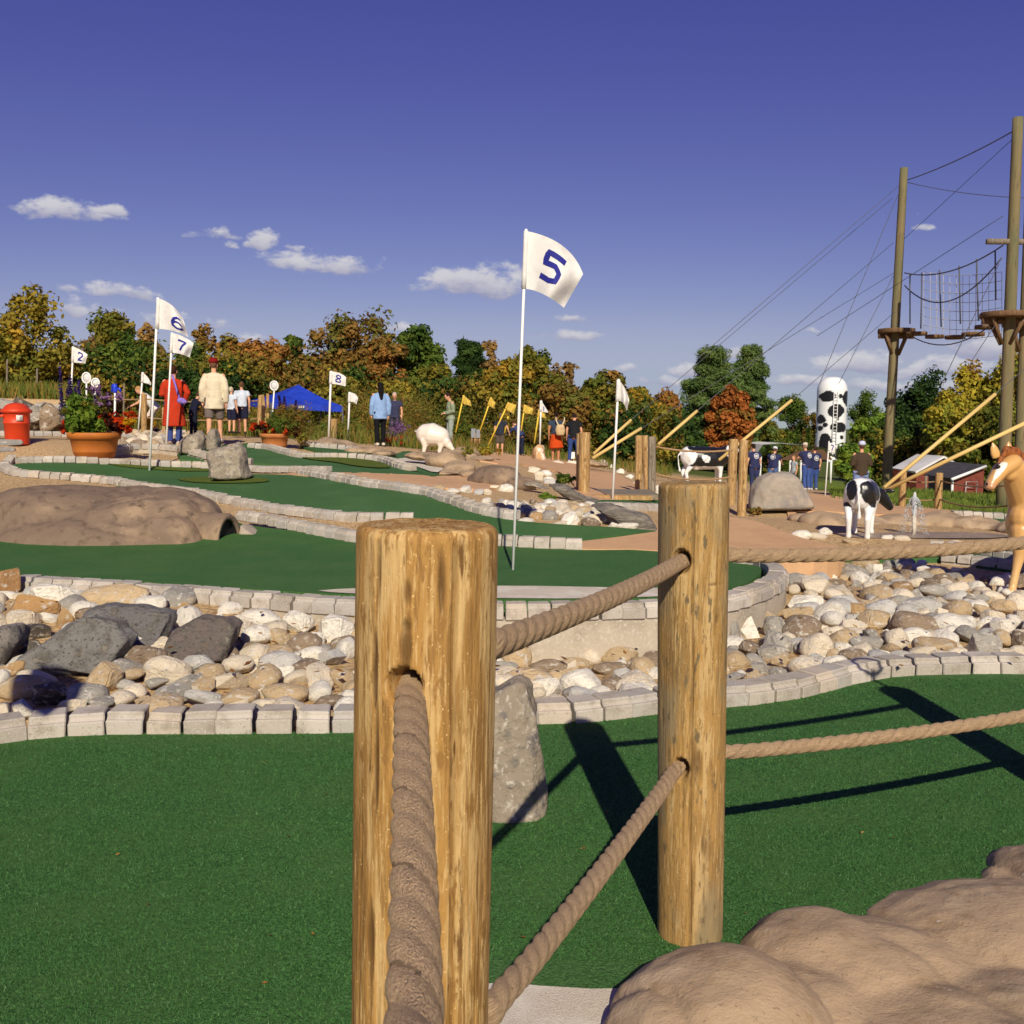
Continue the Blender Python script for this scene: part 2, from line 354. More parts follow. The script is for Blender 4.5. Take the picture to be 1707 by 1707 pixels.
M['treated'] = material('treated', (0.16, 0.138, 0.068), 0.85, [(9, (0.22, 0.165, 0.085), 0.42, 0.66, 4, (1, 1, .08)), (1.2, (0.11, 0.125, 0.062), 0.46, 0.7, 3, (1, 1, .25)), (16, (0.07, 0.055, 0.035), 0.58, 0.74, 4, (1, 1, .1))], (20, .4, .02, 3, (1, 1, .1)))
def flat(name, c, rough=0.6, spec=0.3, **k):
    M[name] = material(name, c, rough, spec=spec, **k); return M[name]
flat('white', (0.80, 0.79, 0.76), 0.5); flat('black', (0.012, 0.012, 0.013), 0.6); flat('bluepaint', (0.015, 0.018, 0.22), 0.7)
flat('wire', (0.10, 0.10, 0.11), 0.5); flat('guard', (0.66, 0.47, 0.17), 0.5); flat('yellow', (0.78, 0.55, 0.06), 0.6); flat('eye', (0.01, 0.008, 0.006), 0.2)
M['cloth'] = material('cloth', (0.80, 0.78, 0.74), 0.85, [(14, (0.72, 0.70, 0.67), 0.45, 0.7, 3)], (30, .15, .01), spec=0.1, transl=0.12)
M['yellowcloth'] = material('yellowcloth', (0.80, 0.58, 0.12), 0.85, [(9, (0.72, 0.48, 0.06), 0.45, 0.7, 3)], (30, .15, .01), spec=0.1, transl=0.3)
M['leaf'] = material('leaf', (0.1, 0.1, 0.03), 0.7, spec=0.15, use='Col', transl=0.38)
M['bark'] = material('bark', (0.10, 0.075, 0.05), 0.9, [(6, (0.05, 0.038, 0.028), 0.45, 0.7, 4, (1, 1, .2))], (10, .6, .05, 4, (1, 1, .2)))

# ------------------------------------------------------------------ terrain height
CP = [(-6, -8, 0), (6, -8, 0), (-4, 1, 0), (0, 1, 0), (4, 1, 0), (-4, 4, 0), (0, 4, 0), (4, 4, 0), (3, 5, 0), (-3, 4.5, 0), (0, 5, 0), (-8, 3, 0), (8, 4, 0),
      (-3, 5.6, .03), (-3, 7.3, .16), (-1.2, 7.2, .06), (0.2, 6.0, -.14), (0.2, 7.2, -.15), (1.4, 6.6, -.12), (1.6, 7.8, -.06), (3, 7, .0), (4.5, 8.5, .0), (4.5, 10.5, -.02), (2.9, 10, -.03), (6.5, 8, 0),
      (-3, 8.6, .12), (0, 8.6, .02), (1.5, 9.5, .02), (-5, 9, .13), (0, 10.2, .10), (-4, 11, .16), (-6.5, 13, .36), (-9, 8, .2), (2.0, 11, .10), (3.2, 12, .05)]
for px, py, Y in [(420, 860, 12.4), (560, 873, 11.6), (100, 812, 14.5), (249, 790, 17), (20, 778, 18.5), (700, 832, 13), (870, 850, 12.6), (1000, 882, 11.4), (600, 797, 15.5), (820, 822, 14), (950, 852, 12.9), (1050, 848, 14),
                  (160, 763, 17.5), (28, 741, 20), (80, 726, 24), (285, 742, 22), (360, 737, 23), (455, 747, 22), (632, 744, 27), (720, 754, 26), (560, 762, 20.5), (680, 787, 17.5), (780, 808, 16.5),
                  (940, 770, 36), (850, 758, 40), (900, 792, 24), (973, 823, 16.5), (1020, 837, 16), (1085, 824, 20), (1150, 853, 15.5), (1170, 808, 33), (1235, 861, 17), (1300, 846, 18), (1345, 817, 40), (1260, 818, 40),
                  (1450, 894, 13), (1600, 887, 14), (1700, 895, 14), (1430, 833, 29), (1565, 859, 27), (1508, 851, 27), (1620, 838, 48), (1680, 858, 24), (1480, 818, 37),
                  (0, 694, 45), (300, 714, 40), (600, 722, 42), (800, 742, 55), (1100, 778, 60), (1400, 793, 80), (1650, 818, 65), (-300, 720, 24), (-300, 790, 16), (2000, 870, 24), (2000, 830, 60)]:
    p = at(px, py, Y); CP.append((p.x, p.y, p.z))
CP += [(-150, 150, 1.5), (0, 200, -2), (150, 150, -4), (-500, 600, 0), (0, 700, -3), (500, 600, -5), (-300, 0, 1), (300, 0, -2), (-60, -60, 0), (60, -60, 0), (-30, 20, 1.2), (30, 20, -.6), (-400, -400, 0), (400, -400, 0)]
CP = np.array(CP); _xy = CP[:, :2]
def _k(d2): return np.sqrt(d2 + 1.2)                       # multiquadric
_A = _k(((_xy[:, None] - _xy[None]) ** 2).sum(-1)); n_ = len(CP)
_B = np.zeros((n_ + 1, n_ + 1)); _B[:n_, :n_] = _A - np.eye(n_) * 0.02; _B[:n_, n_] = 1; _B[n_, :n_] = 1
_w = np.linalg.solve(_B, np.append(CP[:, 2], 0))
def Hs(x, y):
    x = np.atleast_1d(np.asarray(x, dtype=float)); y = np.atleast_1d(np.asarray(y, dtype=float)); out = np.empty(x.shape)
    for i in range(0, len(x), 4000):
        P = np.stack([x[i:i + 4000], y[i:i + 4000]], -1); out[i:i + 4000] = _k(((P[:, None] - _xy[None]) ** 2).sum(-1)) @ _w[:n_] + _w[n_]
    return out
def H(x, y): return float(Hs([x], [y])[0])
_ys = np.concatenate([np.arange(1.0, 30, 0.04), np.arange(30, 160, 0.4)])
def gp(px, py, off=0.0):
    """where the ray through a pixel first meets the ground (raised by off)"""
    d = ray(px, py); k = _ys / d.y
    X = d.x * k; Z = CAM.z + d.z * k; G = Hs(X, _ys) + off
    hit = np.nonzero(Z < G)[0]
    if len(hit) == 0: i = len(_ys) - 1
    else: i = hit[0]
    if 0 < i < len(_ys):
        a0 = Z[i - 1] - G[i - 1]; a1 = Z[i] - G[i]; t = a0 / (a0 - a1) if a0 != a1 else 0; Y = _ys[i - 1] + t * (_ys[i] - _ys[i - 1])
    else: Y = _ys[i]
    return CAM + d * (Y / d.y)
def g5z(x, y):
    return 0.19 + 0.078 * np.maximum(0, np.asarray(y) - 10.0)
def hit_fn(px, py, fn):
    d = ray(px, py); k = _ys / d.y; X = d.x * k; Z = CAM.z + d.z * k
    i = int(np.nonzero(Z < fn(X, _ys))[0][0]); return CAM + d * (_ys[i] / d.y)

def smooth_poly(P, n=3, closed=True):
    """Catmull-Rom through 2-D or 3-D points"""
    P = [Vector(p) for p in P]; out = []; m = len(P)
    rngm = range(m) if closed else range(m - 1)
    for i in rngm:
        g = (lambda k: P[k % m]) if closed else (lambda k: P[max(0, min(m - 1, k))])
        p0, p1, p2, p3 = g(i - 1), g(i), g(i + 1), g(i + 2)
        for j in range(n):
            t = j / n
            out.append(0.5 * ((2 * p1) + (p2 - p0) * t + (2 * p0 - 5 * p1 + 4 * p2 - p3) * t * t + (3 * p1 - p0 - 3 * p2 + p3) * t ** 3))
    if not closed: out.append(P[-1])
    return out
def patch(name, poly, zfn, mat, step=0.4, skirt=0.0, parent=None, smooth=2, **tags):
    """a surface sheet over an outline (world xy), heights from zfn, edge turned down by skirt"""
    P = [Vector((p[0], p[1])) for p in poly]
    if smooth > 1: P = smooth_poly(P, smooth)
    n = len(P); xs = [p.x for p in P]; ys = [p.y for p in P]
    pts = list(P); 
    nx = int((max(xs) - min(xs)) / step) + 1; ny = int((max(ys) - min(ys)) / step) + 1
    while nx * ny > 9000: step *= 1.3; nx = int((max(xs) - min(xs)) / step) + 1; ny = int((max(ys) - min(ys)) / step) + 1
    pts += [Vector((min(xs) + step * (i + .5) + R.uniform(-.05, .05) * step, min(ys) + step * (j + .5))) for i in range(nx) for j in range(ny)]
    V2, E2, F2, *_ = delaunay_2d_cdt(pts, [], [list(range(n))], 1, 1e-4)
    A = np.array([(v.x, v.y) for v in V2]); Z = zfn(A[:, 0], A[:, 1])
    V = [(a[0], a[1], z) for a, z in zip(A, Z)]; Fc = [tuple(f) for f in F2]
    if skirt:
        PZ = zfn(np.array(xs), np.array(ys)); b = len(V)
        for i in range(n): V += [(xs[i], ys[i], PZ[i]), (xs[i], ys[i], PZ[i] - skirt)]
        area = sum(xs[i] * ys[(i + 1) % n] - xs[(i + 1) % n] * ys[i] for i in range(n))
        for i in range(n):
            j = (i + 1) % n; q = (b + 2 * i, b + 2 * i + 1, b + 2 * j + 1, b + 2 * j); Fc.append(q if area > 0 else q[::-1])
    return put(name, V, Fc, mat, parent, None, False, **tags)
def off(o): return lambda x, y: Hs(np.asarray(x), np.asarray(y)) + o
# ================================================================== THE SETTING
def axis(dense, lo, hi, far):
    a = list(np.arange(lo, hi + 1e-6, dense)); s = dense; x = hi
    while x < far: s *= 1.22; x += s; a.append(x)
    s = dense; x = lo
    while x > -far: s *= 1.22; x -= s; a.insert(0, x)
    return np.array(a)
gx, gy = axis(0.22, -11, 11, 900), axis(0.22, 0, 27, 900)
X, Yg = np.meshgrid(gx, gy); Z = Hs(X.ravel(), Yg.ravel())
near = np.exp(-((Yg.ravel() - 12) / 14) ** 2)
Z = Z + 0.012 * fbm(np.stack([X.ravel(), Yg.ravel(), 0 * X.ravel()], -1), 1.1, 2) * near
Z = Z - 0.07 * np.clip((5.0 - Yg.ravel()) / .25, 0, 1)
nx, ny = len(gx), len(gy); ii = (np.arange(ny - 1)[:, None] * nx + np.arange(nx - 1)[None]).ravel()
gm = fast_mesh(np.stack([X.ravel(), Yg.ravel(), Z], -1), np.stack([ii, ii + 1, ii + nx + 1, ii + nx], -1), smooth=True)
def ground_mix():
    nt = M['mulch'].node_tree; N = nt.nodes; L = nt.links; b = N['Principled BSDF']; src = b.inputs['Base Color'].links[0].from_socket
    g = N.new('ShaderNodeNewGeometry'); sx = N.new('ShaderNodeSeparateXYZ'); L.new(g.outputs['Position'], sx.inputs[0])
    n = N.new('ShaderNodeTexNoise'); n.inputs['Scale'].default_value = .25; ad = N.new('ShaderNodeMath'); ad.operation = 'MULTIPLY_ADD'; ad.inputs[1].default_value = 14; L.new(n.outputs[0], ad.inputs[0]); L.new(sx.outputs[1], ad.inputs[2])
    mr = N.new('ShaderNodeMapRange'); mr.inputs[1].default_value = 50; mr.inputs[2].default_value = 56; L.new(ad.outputs[0], mr.inputs[0])
    mx = N.new('ShaderNodeMix'); mx.data_type = 'RGBA'; L.new(mr.outputs[0], mx.inputs[0]); L.new(src, mx.inputs[6]); mx.inputs[7].default_value = (.10, .13, .03, 1); L.new(mx.outputs[2], b.inputs['Base Color'])
ground_mix()
put_me('ground', gm, M['mulch'], kind='structure', label='tan wood mulch ground running through the course')

# ---- the near putting green
NEAR = [(-90, 1252), (0, 1240), (60, 1232), (150, 1226), (270, 1224), (400, 1224), (590, 1222), (710, 1221), (830, 1215), (905, 1208), (1000, 1203), (1100, 1190), (1210, 1180), (1330, 1165), (1430, 1140), (1500, 1128), (1600, 1124), (1707, 1124), (1850, 1128)]
nearw = [on_z(a, b, 0.012) for a, b in NEAR]
poly = [(p.x, p.y + 0.03) for p in nearw] + [(6, 4.2), (6, -4), (-5, -4), (-4.2, 3.5)]
patch('putting_green', poly, lambda x, y: 0.012 + 0 * x, M['turf'], 0.3, 0.04, smooth=1, kind='structure', label='flat dark green artificial turf putting green in front')
def turf_fibres():
    """short upright carpet fibres on the front green, denser towards the viewer"""
    r = np.random.default_rng(77); P = []
    for y0, y1, dens in ((1.9, 2.8, 42000), (2.8, 3.6, 30000), (3.6, 4.4, 20000), (4.4, 5.8, 12000)):
        w = y1 * 1.12 + .4; n = int(w * (y1 - y0) * dens); P.append(np.stack([r.uniform(-w / 2, w / 2, n), r.uniform(y0, y1, n)], -1))
    P = np.concatenate(P); cx = np.array([q.x for q in nearw]); cy = np.array([q.y for q in nearw]); P = P[P[:, 1] < np.interp(P[:, 0], cx, cy) - .004]
    bx = np.array([on_z(a, b, 0.018) for a, b in [(800, 1640), (1060, 1652)]]); P = P[~((P[:, 0] > -.12) & (P[:, 0] < .42) & (P[:, 1] < 2.66))]
    n = len(P); h = r.uniform(.004, .009, n); a = r.uniform(0, 6.28, n); w = r.uniform(.0012, .0022, n) * (1 + .25 * np.maximum(0, P[:, 1] - 3)); ln = r.normal(size=(n, 2)) * .8 * h[:, None]
    z = np.full(n, .0115); A = np.stack([P[:, 0] - np.cos(a) * w, P[:, 1] - np.sin(a) * w, z], -1); B = np.stack([P[:, 0] + np.cos(a) * w, P[:, 1] + np.sin(a) * w, z], -1); C = np.stack([P[:, 0] + ln[:, 0], P[:, 1] + ln[:, 1], z + h], -1)
    pal = np.array([(.070, .198, .054), (.090, .228, .064), (.052, .155, .040), (.14, .29, .10), (.19, .31, .16)]); c = pal[r.choice(5, n, p=[.36, .32, .24, .07, .01])] * r.uniform(.87, 1.13, n)[:, None]
    me = fast_mesh(np.stack([A, B, C], 1).reshape(-1, 3), np.arange(3 * n).reshape(n, 3), np.repeat(c, 3, 0), False, 'turf_fibres'); put_me('turf_fibres', me, M['leaf'], label='fine green carpet fibres of the front putting green', cat='turf', kind='stuff')
turf_fibres()
bk = [(800, 1640), (900, 1643), (985, 1648), (1060, 1652), (1090, 1700), (1060, 1800), (800, 1800), (760, 1700)]
patch('sand_bunker', [on_z(a, b, 0.018) for a, b in bk], lambda x, y: 0.018 + 0 * x, M['sandturf'], 0.2, 0.0, kind='structure', label='cream artificial turf bunker beside the tan rocks')

# ---- the raised green of hole five, with a concrete wall below its edge
G5 = [(-170, 950), (16, 958), (176, 966), (299, 975), (422, 983), (527, 989), (700, 996), (850, 999), (1000, 999), (1130, 994), (1200, 985), (1245, 972), (1268, 956), (1264, 942), (1235, 931), (1150, 923), (1050, 917), (960, 917), (900, 914), (830, 911), (700, 908), (590, 905), (520, 890), (440, 880), (400, 872), (300, 852), (150, 836), (38, 830), (0, 822), (-170, 815)]
g5w = [hit_fn(a, b, g5z) for a, b in G5]
patch('raised_green', [(p.x, p.y) for p in g5w], g5z, M['turf'], 0.3, 0.1, kind='structure', label='raised dark green turf of the hole with the number five flag')
bk = [(530, 986), (620, 981), (760, 979), (900, 979), (1050, 981), (1150, 981), (1195, 982), (1150, 993), (1000, 999), (850, 999), (700, 996), (600, 992)]
patch('sand_strip', [hit_fn(a, b, g5z) for a, b in bk], lambda x, y: g5z(x, y) + 0.006, M['sandturf'], 0.2, kind='structure', label='cream turf strip along the brick edge of the raised green')

# ---- tan concrete paths
PATH = [(961, 903), (1093, 886), (1100, 862), (1150, 857), (1217, 862), (1262, 869), (1300, 884), (1345, 899), (1400, 912), (1408, 921), (1380, 928), (1330, 931), (1285, 929), (1235, 929), (1150, 921), (1050, 915), (965, 915)]
pz = lambda x, y: 0.205 + 0.03 * np.maximum(0, np.asarray(y) - 10.0)
patch('path', [hit_fn(a, b, pz) for a, b in PATH], pz, M['tanpath'], 0.3, 0.42, kind='structure', label='tan coloured concrete path between the two greens')
# the walkway climbing to the people
WALK = [(872, 771), (966, 771), (986, 780), (1020, 787), (1050, 802), (1086, 832), (968, 832), (958, 808), (941, 791), (914, 782), (892, 776)]
patch('path', [gp(a, b, .04) for a, b in WALK], off(0.04), M['tanpath'], 0.5, 0.1, kind='structure', label='tan walkway climbing between the wooden posts')
TP2 = [(482, 788), (560, 787), (650, 789), (733, 793), (800, 793), (838, 799), (842, 806), (835, 813), (790, 815), (740, 813), (690, 812), (640, 806), (560, 797), (490, 792)]
patch('path', [gp(a, b, .05) for a, b in TP2], off(0.05), M['tanpath'], 0.4, 0.2, kind='structure', label='tan concrete path beside the winding middle green')
TP3 = [(1340, 822), (1400, 828), (1480, 842), (1600, 852), (1760, 862), (1760, 880), (1600, 866), (1480, 858), (1380, 852), (1330, 852), (1310, 845)]
patch('path', [gp(a, b, .03) for a, b in TP3], off(0.03), M['tanpath'], 0.5, 0.1, kind='structure', label='tan path behind the fountain along the rope fence')
TP4 = [(790, 757), (850, 757), (985, 770), (960, 776), (870, 773), (800, 768)]
patch('path', [gp(a, b, .03) for a, b in TP4], off(0.03), M['tanpath'], 0.8, 0.1, kind='structure', label='tan path crossing at the feet of the far players')

# ---- the winding greens behind
G6 = [(12, 781), (18, 777), (28, 773), (63, 772), (126, 772), (189, 775), (252, 777), (345, 781), (418, 790), (491, 792), (607, 811), (707, 826), (765, 845), (808, 859), (857, 867), (897, 871), (970, 876), (1064, 882), (1093, 886), (961, 903), (900, 900), (835, 894), (760, 880), (687, 868), (632, 860), (531, 848), (443, 835), (353, 829), (302, 822), (252, 812), (227, 804), (201, 796), (101, 792), (38, 787)]
patch('winding_green', [gp(a, b, .045) for a, b in G6], off(0.045), M['turffar'], 0.35, 0.1, kind='structure', label='long winding green turf of the hole with the number six flag')
G7 = [(300, 752), (330, 755), (418, 747), (443, 749), (468, 756), (506, 763), (581, 764), (632, 769), (657, 779), (690, 786), (745, 793), (650, 790), (548, 788), (546, 780), (418, 771), (350, 768), (300, 764)]
patch('narrow_green', [gp(a, b, .05) for a, b in G7], off(0.05), M['turffar'], 0.4, 0.1, kind='structure', label='narrow green turf behind the pale boulder')
G8 = [(500, 743), (521, 745), (569, 747), (644, 758), (672, 752), (690, 753), (700, 760), (733, 792), (700, 787), (688, 780), (660, 770), (607, 760), (560, 757)]
patch('far_green', [gp(a, b, .06) for a, b in G8], off(0.06), M['turffar'], 0.4, 0.08, kind='structure', label='far green strip in front of the pig statue')
G9 = [(330, 745), (380, 742), (430, 737), (440, 741), (420, 748), (360, 756), (310, 757)]
patch('far_green', [gp(a, b, .06) for a, b in G9], off(0.06), M['turffar'], 0.4, 0.08, kind='structure', label='far green strip behind the two boulders')
patch('sand_bunker', [gp(a, b, .075) for a, b in [(659, 765), (695, 764), (738, 777), (730, 787), (705, 781), (680, 772)]], off(0.075), M['sandturf'], 0.4, kind='structure', label='pale bunker below the pig statue')
patch('rough_grass', [gp(a, b, .06) for a, b in [(178, 772), (250, 777), (345, 781), (345, 785), (270, 783), (210, 778)]], off(0.06), M['rough'], 0.3, kind='structure', label='lime rough turf along the far brick edge')
patch('rough_grass', [gp(a, b, .06) for a, b in [(295, 798), (340, 794), (400, 794), (445, 798), (440, 803), (380, 805), (320, 803)]], off(0.06), M['rough'], 0.3, kind='structure', label='lime rough turf round the foot of the pale boulder')
patch('rough_grass', [gp(a, b, .07) for a, b in [(500, 762), (560, 762), (620, 767), (652, 779), (600, 777), (560, 770)]], off(0.07), M['rough'], 0.3, kind='structure', label='lime rough turf crescent on the narrow green')
patch('bridge_green', [gp(a, b, .05) for a, b in [(1003, 833), (1097, 833), (1130, 843), (1010, 842)]], off(0.05), M['turffar'], 0.4, 0.1, kind='structure', label='small green in front of the wooden sill')
# small raised green on the right
G10z = lambda x, y: 0.06 + 0.02 * (np.asarray(y) - 11)
G10 = [hit_fn(a, b, G10z) for a, b in [(1402, 927), (1440, 917), (1565, 914), (1640, 924), (1760, 945), (1700, 948), (1571, 930)]]
patch('small_green', [(p.x, p.y) for p in G10], G10z, M['turffar'], 0.3, 0.16, smooth=1, kind='structure', label='small raised green with carpeted front beside the stone bed')
patch('far_green', [gp(a, b, .06) for a, b in [(1625, 868), (1660, 864), (1720, 868), (1720, 877), (1660, 874)]], off(0.06), M['turffar'], 0.4, kind='structure', label='far green strip behind the foal')
# lawns
LW = [(1380, 800), (1480, 812), (1600, 822), (1760, 830), (1760, 860), (1600, 850), (1500, 838), (1400, 826), (1350, 812)]
M['lawn'] = material('lawn', (0.16, 0.21, 0.04), 0.95, [(3, (0.10, 0.16, 0.03), 0.4, 0.7, 4), (20, (0.22, 0.26, 0.07), 0.5, 0.75, 3)], (30, .8, .05), spec=.1)
lw = [gp(a, b, .02) for a, b in LW]
patch('lawn', lw, off(0.02), M['lawn'], 1.0, kind='structure', label='sunlit lawn behind the rope fence')

# ---- paver edgings: every block a child of its edging
def paver_mesh(w, d, h, taper, seed):
    r = random.Random(seed); bm = bmesh.new()
    bmesh.ops.create_cube(bm, size=1)
    for v in bm.verts:
        back = v.co.y > 0
        v.co.x *= w * (taper if back else 1.0); v.co.y = (v.co.y + .5) * d; v.co.z = (v.co.z + .5) * h
        v.co += Vector((r.uniform(-.004, .004), r.uniform(-.004, .004), r.uniform(-.004, .003)))
    fe = [e for e in bm.edges if all(v.co.z > h * .5 and v.co.y < d * .3 for v in e.verts)]
    bmesh.ops.bevel(bm, geom=fe, offset=h * .30, segments=3, affect='EDGES')
    oth = [e for e in bm.edges if e.calc_face_angle(0) > 0.9]
    bmesh.ops.bevel(bm, geom=oth, offset=0.006, segments=1, affect='EDGES')
    me = bpy.data.meshes.new('paver'); bm.to_mesh(me); bm.free(); me.materials.append(M['paver'])
    me.polygons.foreach_set('use_smooth', [False] * len(me.polygons)); return me
PV = [paver_mesh(0.160, 0.165, 0.108, t, s) for s, t in enumerate((0.86, 0.9, 0.95, 0.98, 0.93, 0.88))]
PVN = 'paver'
PC = [S(184, 174, 162), S(178, 168, 155), S(194, 184, 172), S(172, 165, 156), S(188, 174, 157), S(168, 158, 146)]
def edging(name, label, pts, zfn, flip=False, w=0.168, sc=1.0, sink=0.0, kind=None, group='paver edgings of the course', mesh=None, base=None):
    P = smooth_poly([Vector((p[0], p[1])) for p in pts], 6, False); r = random.Random(len(pts) * 13)
    mid = P[len(P) // 2]; root = thing(name, label, 'edging', (mid.x, mid.y, float(zfn(np.array([mid.x]), np.array([mid.y]))[0])), group)
    L = [0]
    for a, b in zip(P, P[1:]): L.append(L[-1] + (b - a).length)
    s = w * sc / 2; k = 0
    while s < L[-1] and k < 300:
        wj = w * sc * r.uniform(.9, 1.1)
        i = max(j for j in range(len(L)) if L[j] <= s); i = min(i, len(P) - 2)
        t = (s - L[i]) / max(1e-6, L[i + 1] - L[i]); q = P[i].lerp(P[i + 1], t); d = (P[i + 1] - P[i]).normalized()
        ang = math.atan2(d.y, d.x) + (math.pi if flip else 0)
        z = float(zfn(np.array([q.x]), np.array([q.y]))[0]) - sink
        o = inst('paver', PV[r.randrange(len(PV))], root, (q.x, q.y, z + r.uniform(-.004, .004)), (r.gauss(0, .012), r.gauss(0, .012), ang + r.gauss(0, .022)), (sc * wj / (w * sc) * .985, sc, sc), PC[r.randrange(len(PC))])
        s += wj; k += 1
    return root
def lift(pts, f): return [f(a, b) for a, b in pts]
zc = lambda z: (lambda x, y: z + 0 * np.asarray(x))
edging('paver_edging', 'grey paver edging along the far side of the front green', nearw, zc(0.0))
g5front = [(-170, 959), (16, 968), (176, 976), (299, 986), (422, 995), (527, 1003), (700, 1010), (850, 1013), (1000, 1013), (1130, 1008), (1215, 999), (1275, 984), (1312, 962), (1310, 946), (1280, 935), (1225, 928)]
E5 = []
for a, b in g5front:
    p = hit_fn(a, b, lambda x, y: g5z(x, y) + 0.035); E5.append(p)
# body of each block lies towards the green; the front face looks out to the stones
edging('paver_edging', 'grey paver edging on top of the concrete wall round the raised green', E5, lambda x, y: g5z(x, y) - 0.055)
def wallstrip(name, label, pts, ztop, zbot, inset, thick, mat):
    """a low concrete wall following an edging"""
    P = smooth_poly([Vector((p[0], p[1])) for p in pts], 4, False); V, Fc = [], []
    for i, p in enumerate(P):
        d = (P[min(i + 1, len(P) - 1)] - P[max(0, i - 1)]).normalized(); nrm = Vector((-d.y, d.x))
        a = p + nrm * inset; b = p + nrm * (inset + thick)
        zt = float(ztop(np.array([p.x]), np.array([p.y]))[0])
        V += [(a.x, a.y, zbot), (a.x, a.y, zt), (b.x, b.y, zt), (b.x, b.y, zbot)]
    for i in range(len(P) - 1):
        o = 4 * i
        for q in ((0, 1), (1, 2), (2, 3)): Fc.append((o + q[0], o + 4 + q[0], o + 4 + q[1], o + q[1]))
    c = P[len(P) // 2]
    return put(name, V, Fc, mat, None, (c.x, c.y, zbot), False, label=label, cat='wall')
wallstrip('concrete_wall', 'pale concrete wall under the brick edge of the raised green', E5, lambda x, y: g5z(x, y) - 0.057, -0.5, 0.016, 0.13, M['concrete'])
# far side of the raised green
far5a = [(392, 868), (440, 876), (520, 892), (600, 907), (700, 911), (835, 912), (900, 915), (958, 917)]
edging('paver_edging', 'grey paver edging at the back of the raised green by the boulder', [hit_fn(a, b, g5z) for a, b in far5a], lambda x, y: g5z(x, y) + 0.0)
# the winding green: near edge, left loop and far edge
n6 = [(690, 871), (594, 871), (531, 866), (443, 854), (380, 842), (340, 833), (300, 826), (252, 820), (214, 815), (176, 807), (101, 800), (40, 796), (8, 790), (-4, 781), (6, 773), (28, 768)]
edging('paver_edging', 'grey paver edging along the near side of the winding green', [gp(a, b, 0.0) for a, b in n6], off(0.0), flip=True)
f6 = [(24, 773), (63, 772), (126, 772), (189, 775), (252, 777), (345, 781), (400, 787)]
edging('paver_edging', 'grey paver edging behind the number six flag, in front of the flower pot', [gp(a, b, 0.04) for a, b in f6], off(0.04))
c6 = [(492, 792), (550, 801), (607, 812), (660, 819), (707, 827), (749, 842), (781, 853), (811, 861), (857, 868)]
edging('paver_edging', 'grey paver edging sweeping along the tan path to the white stones', [gp(a, b, 0.04) for a, b in c6], off(0.04))
b7 = [(400, 785), (418, 787), (480, 788), (546, 789)]
edging('paver_edging', 'short straight grey paver edging to the right of the pale boulder', [gp(a, b, 0.02) for a, b in b7], off(0.02))
d7 = [(412, 747), (443, 750), (468, 757), (506, 764), (581, 765), (632, 770), (657, 780), (686, 786)]
edging('paver_edging', 'curved grey paver edging at the foot of the brown flower pot', [gp(a, b, 0.045) for a, b in d7], off(0.045))
e7 = [(190, 757), (215, 752), (250, 751), (300, 756), (330, 764), (350, 770), (385, 775), (418, 776)]
edging('paver_edging', 'grey paver edging running from the terracotta pot to the boulders', [gp(a, b, 0.06) for a, b in e7], off(0.08))
wallstrip('concrete_wall', 'pale concrete footing to the right of the terracotta flower pot', [gp(a, b, 0.06) for a, b in e7], off(0.08), 0.2, 0.02, 0.12, M['concrete'])
h8 = [(500, 744), (521, 746), (569, 750), (600, 754)]
edging('paver_edging', 'low grey paver edging behind the shadow of the brown pot', [gp(a, b, 0.05) for a, b in h8], off(0.05))
k1 = [(1008, 849), (1050, 850), (1100, 851), (1150, 853)]
edging('paver_edging', 'grey paver edging in front of the small green by the wooden sill', [gp(a, b, 0.02) for a, b in k1], off(0.0))
r1 = [hit_fn(a, b, G10z) for a, b in [(1568, 932), (1640, 940), (1707, 949), (1780, 958)]]
edging('paver_edging', 'grey paver edging on the concrete footing beside the foal', r1, lambda x, y: G10z(x, y) - 0.03, sc=.85)
wallstrip('concrete_wall', 'pale concrete footing beside the foal legs', r1, lambda x, y: G10z(x, y) - 0.034, -0.3, 0.02, 0.1, M['concrete'])
r2 = [hit_fn(a, b, G10z) for a, b in [(1550, 916), (1600, 920), (1660, 929), (1760, 945)]]
edging('paver_edging', 'grey paver edging at the back of the small right green', r2, lambda x, y: G10z(x, y), sc=.85)
edging('paver_edging', 'thin grey paver edging on the path behind the foal', [gp(a, b, .04) for a, b in [(1590, 862), (1640, 865), (1700, 869)]], off(.04))
edging('paver_edging', 'grey paver edging in front of the red bin and the rock wall', [gp(a, b, .05) for a, b in [(-20, 728), (50, 727), (120, 729), (150, 731)]], off(.05))

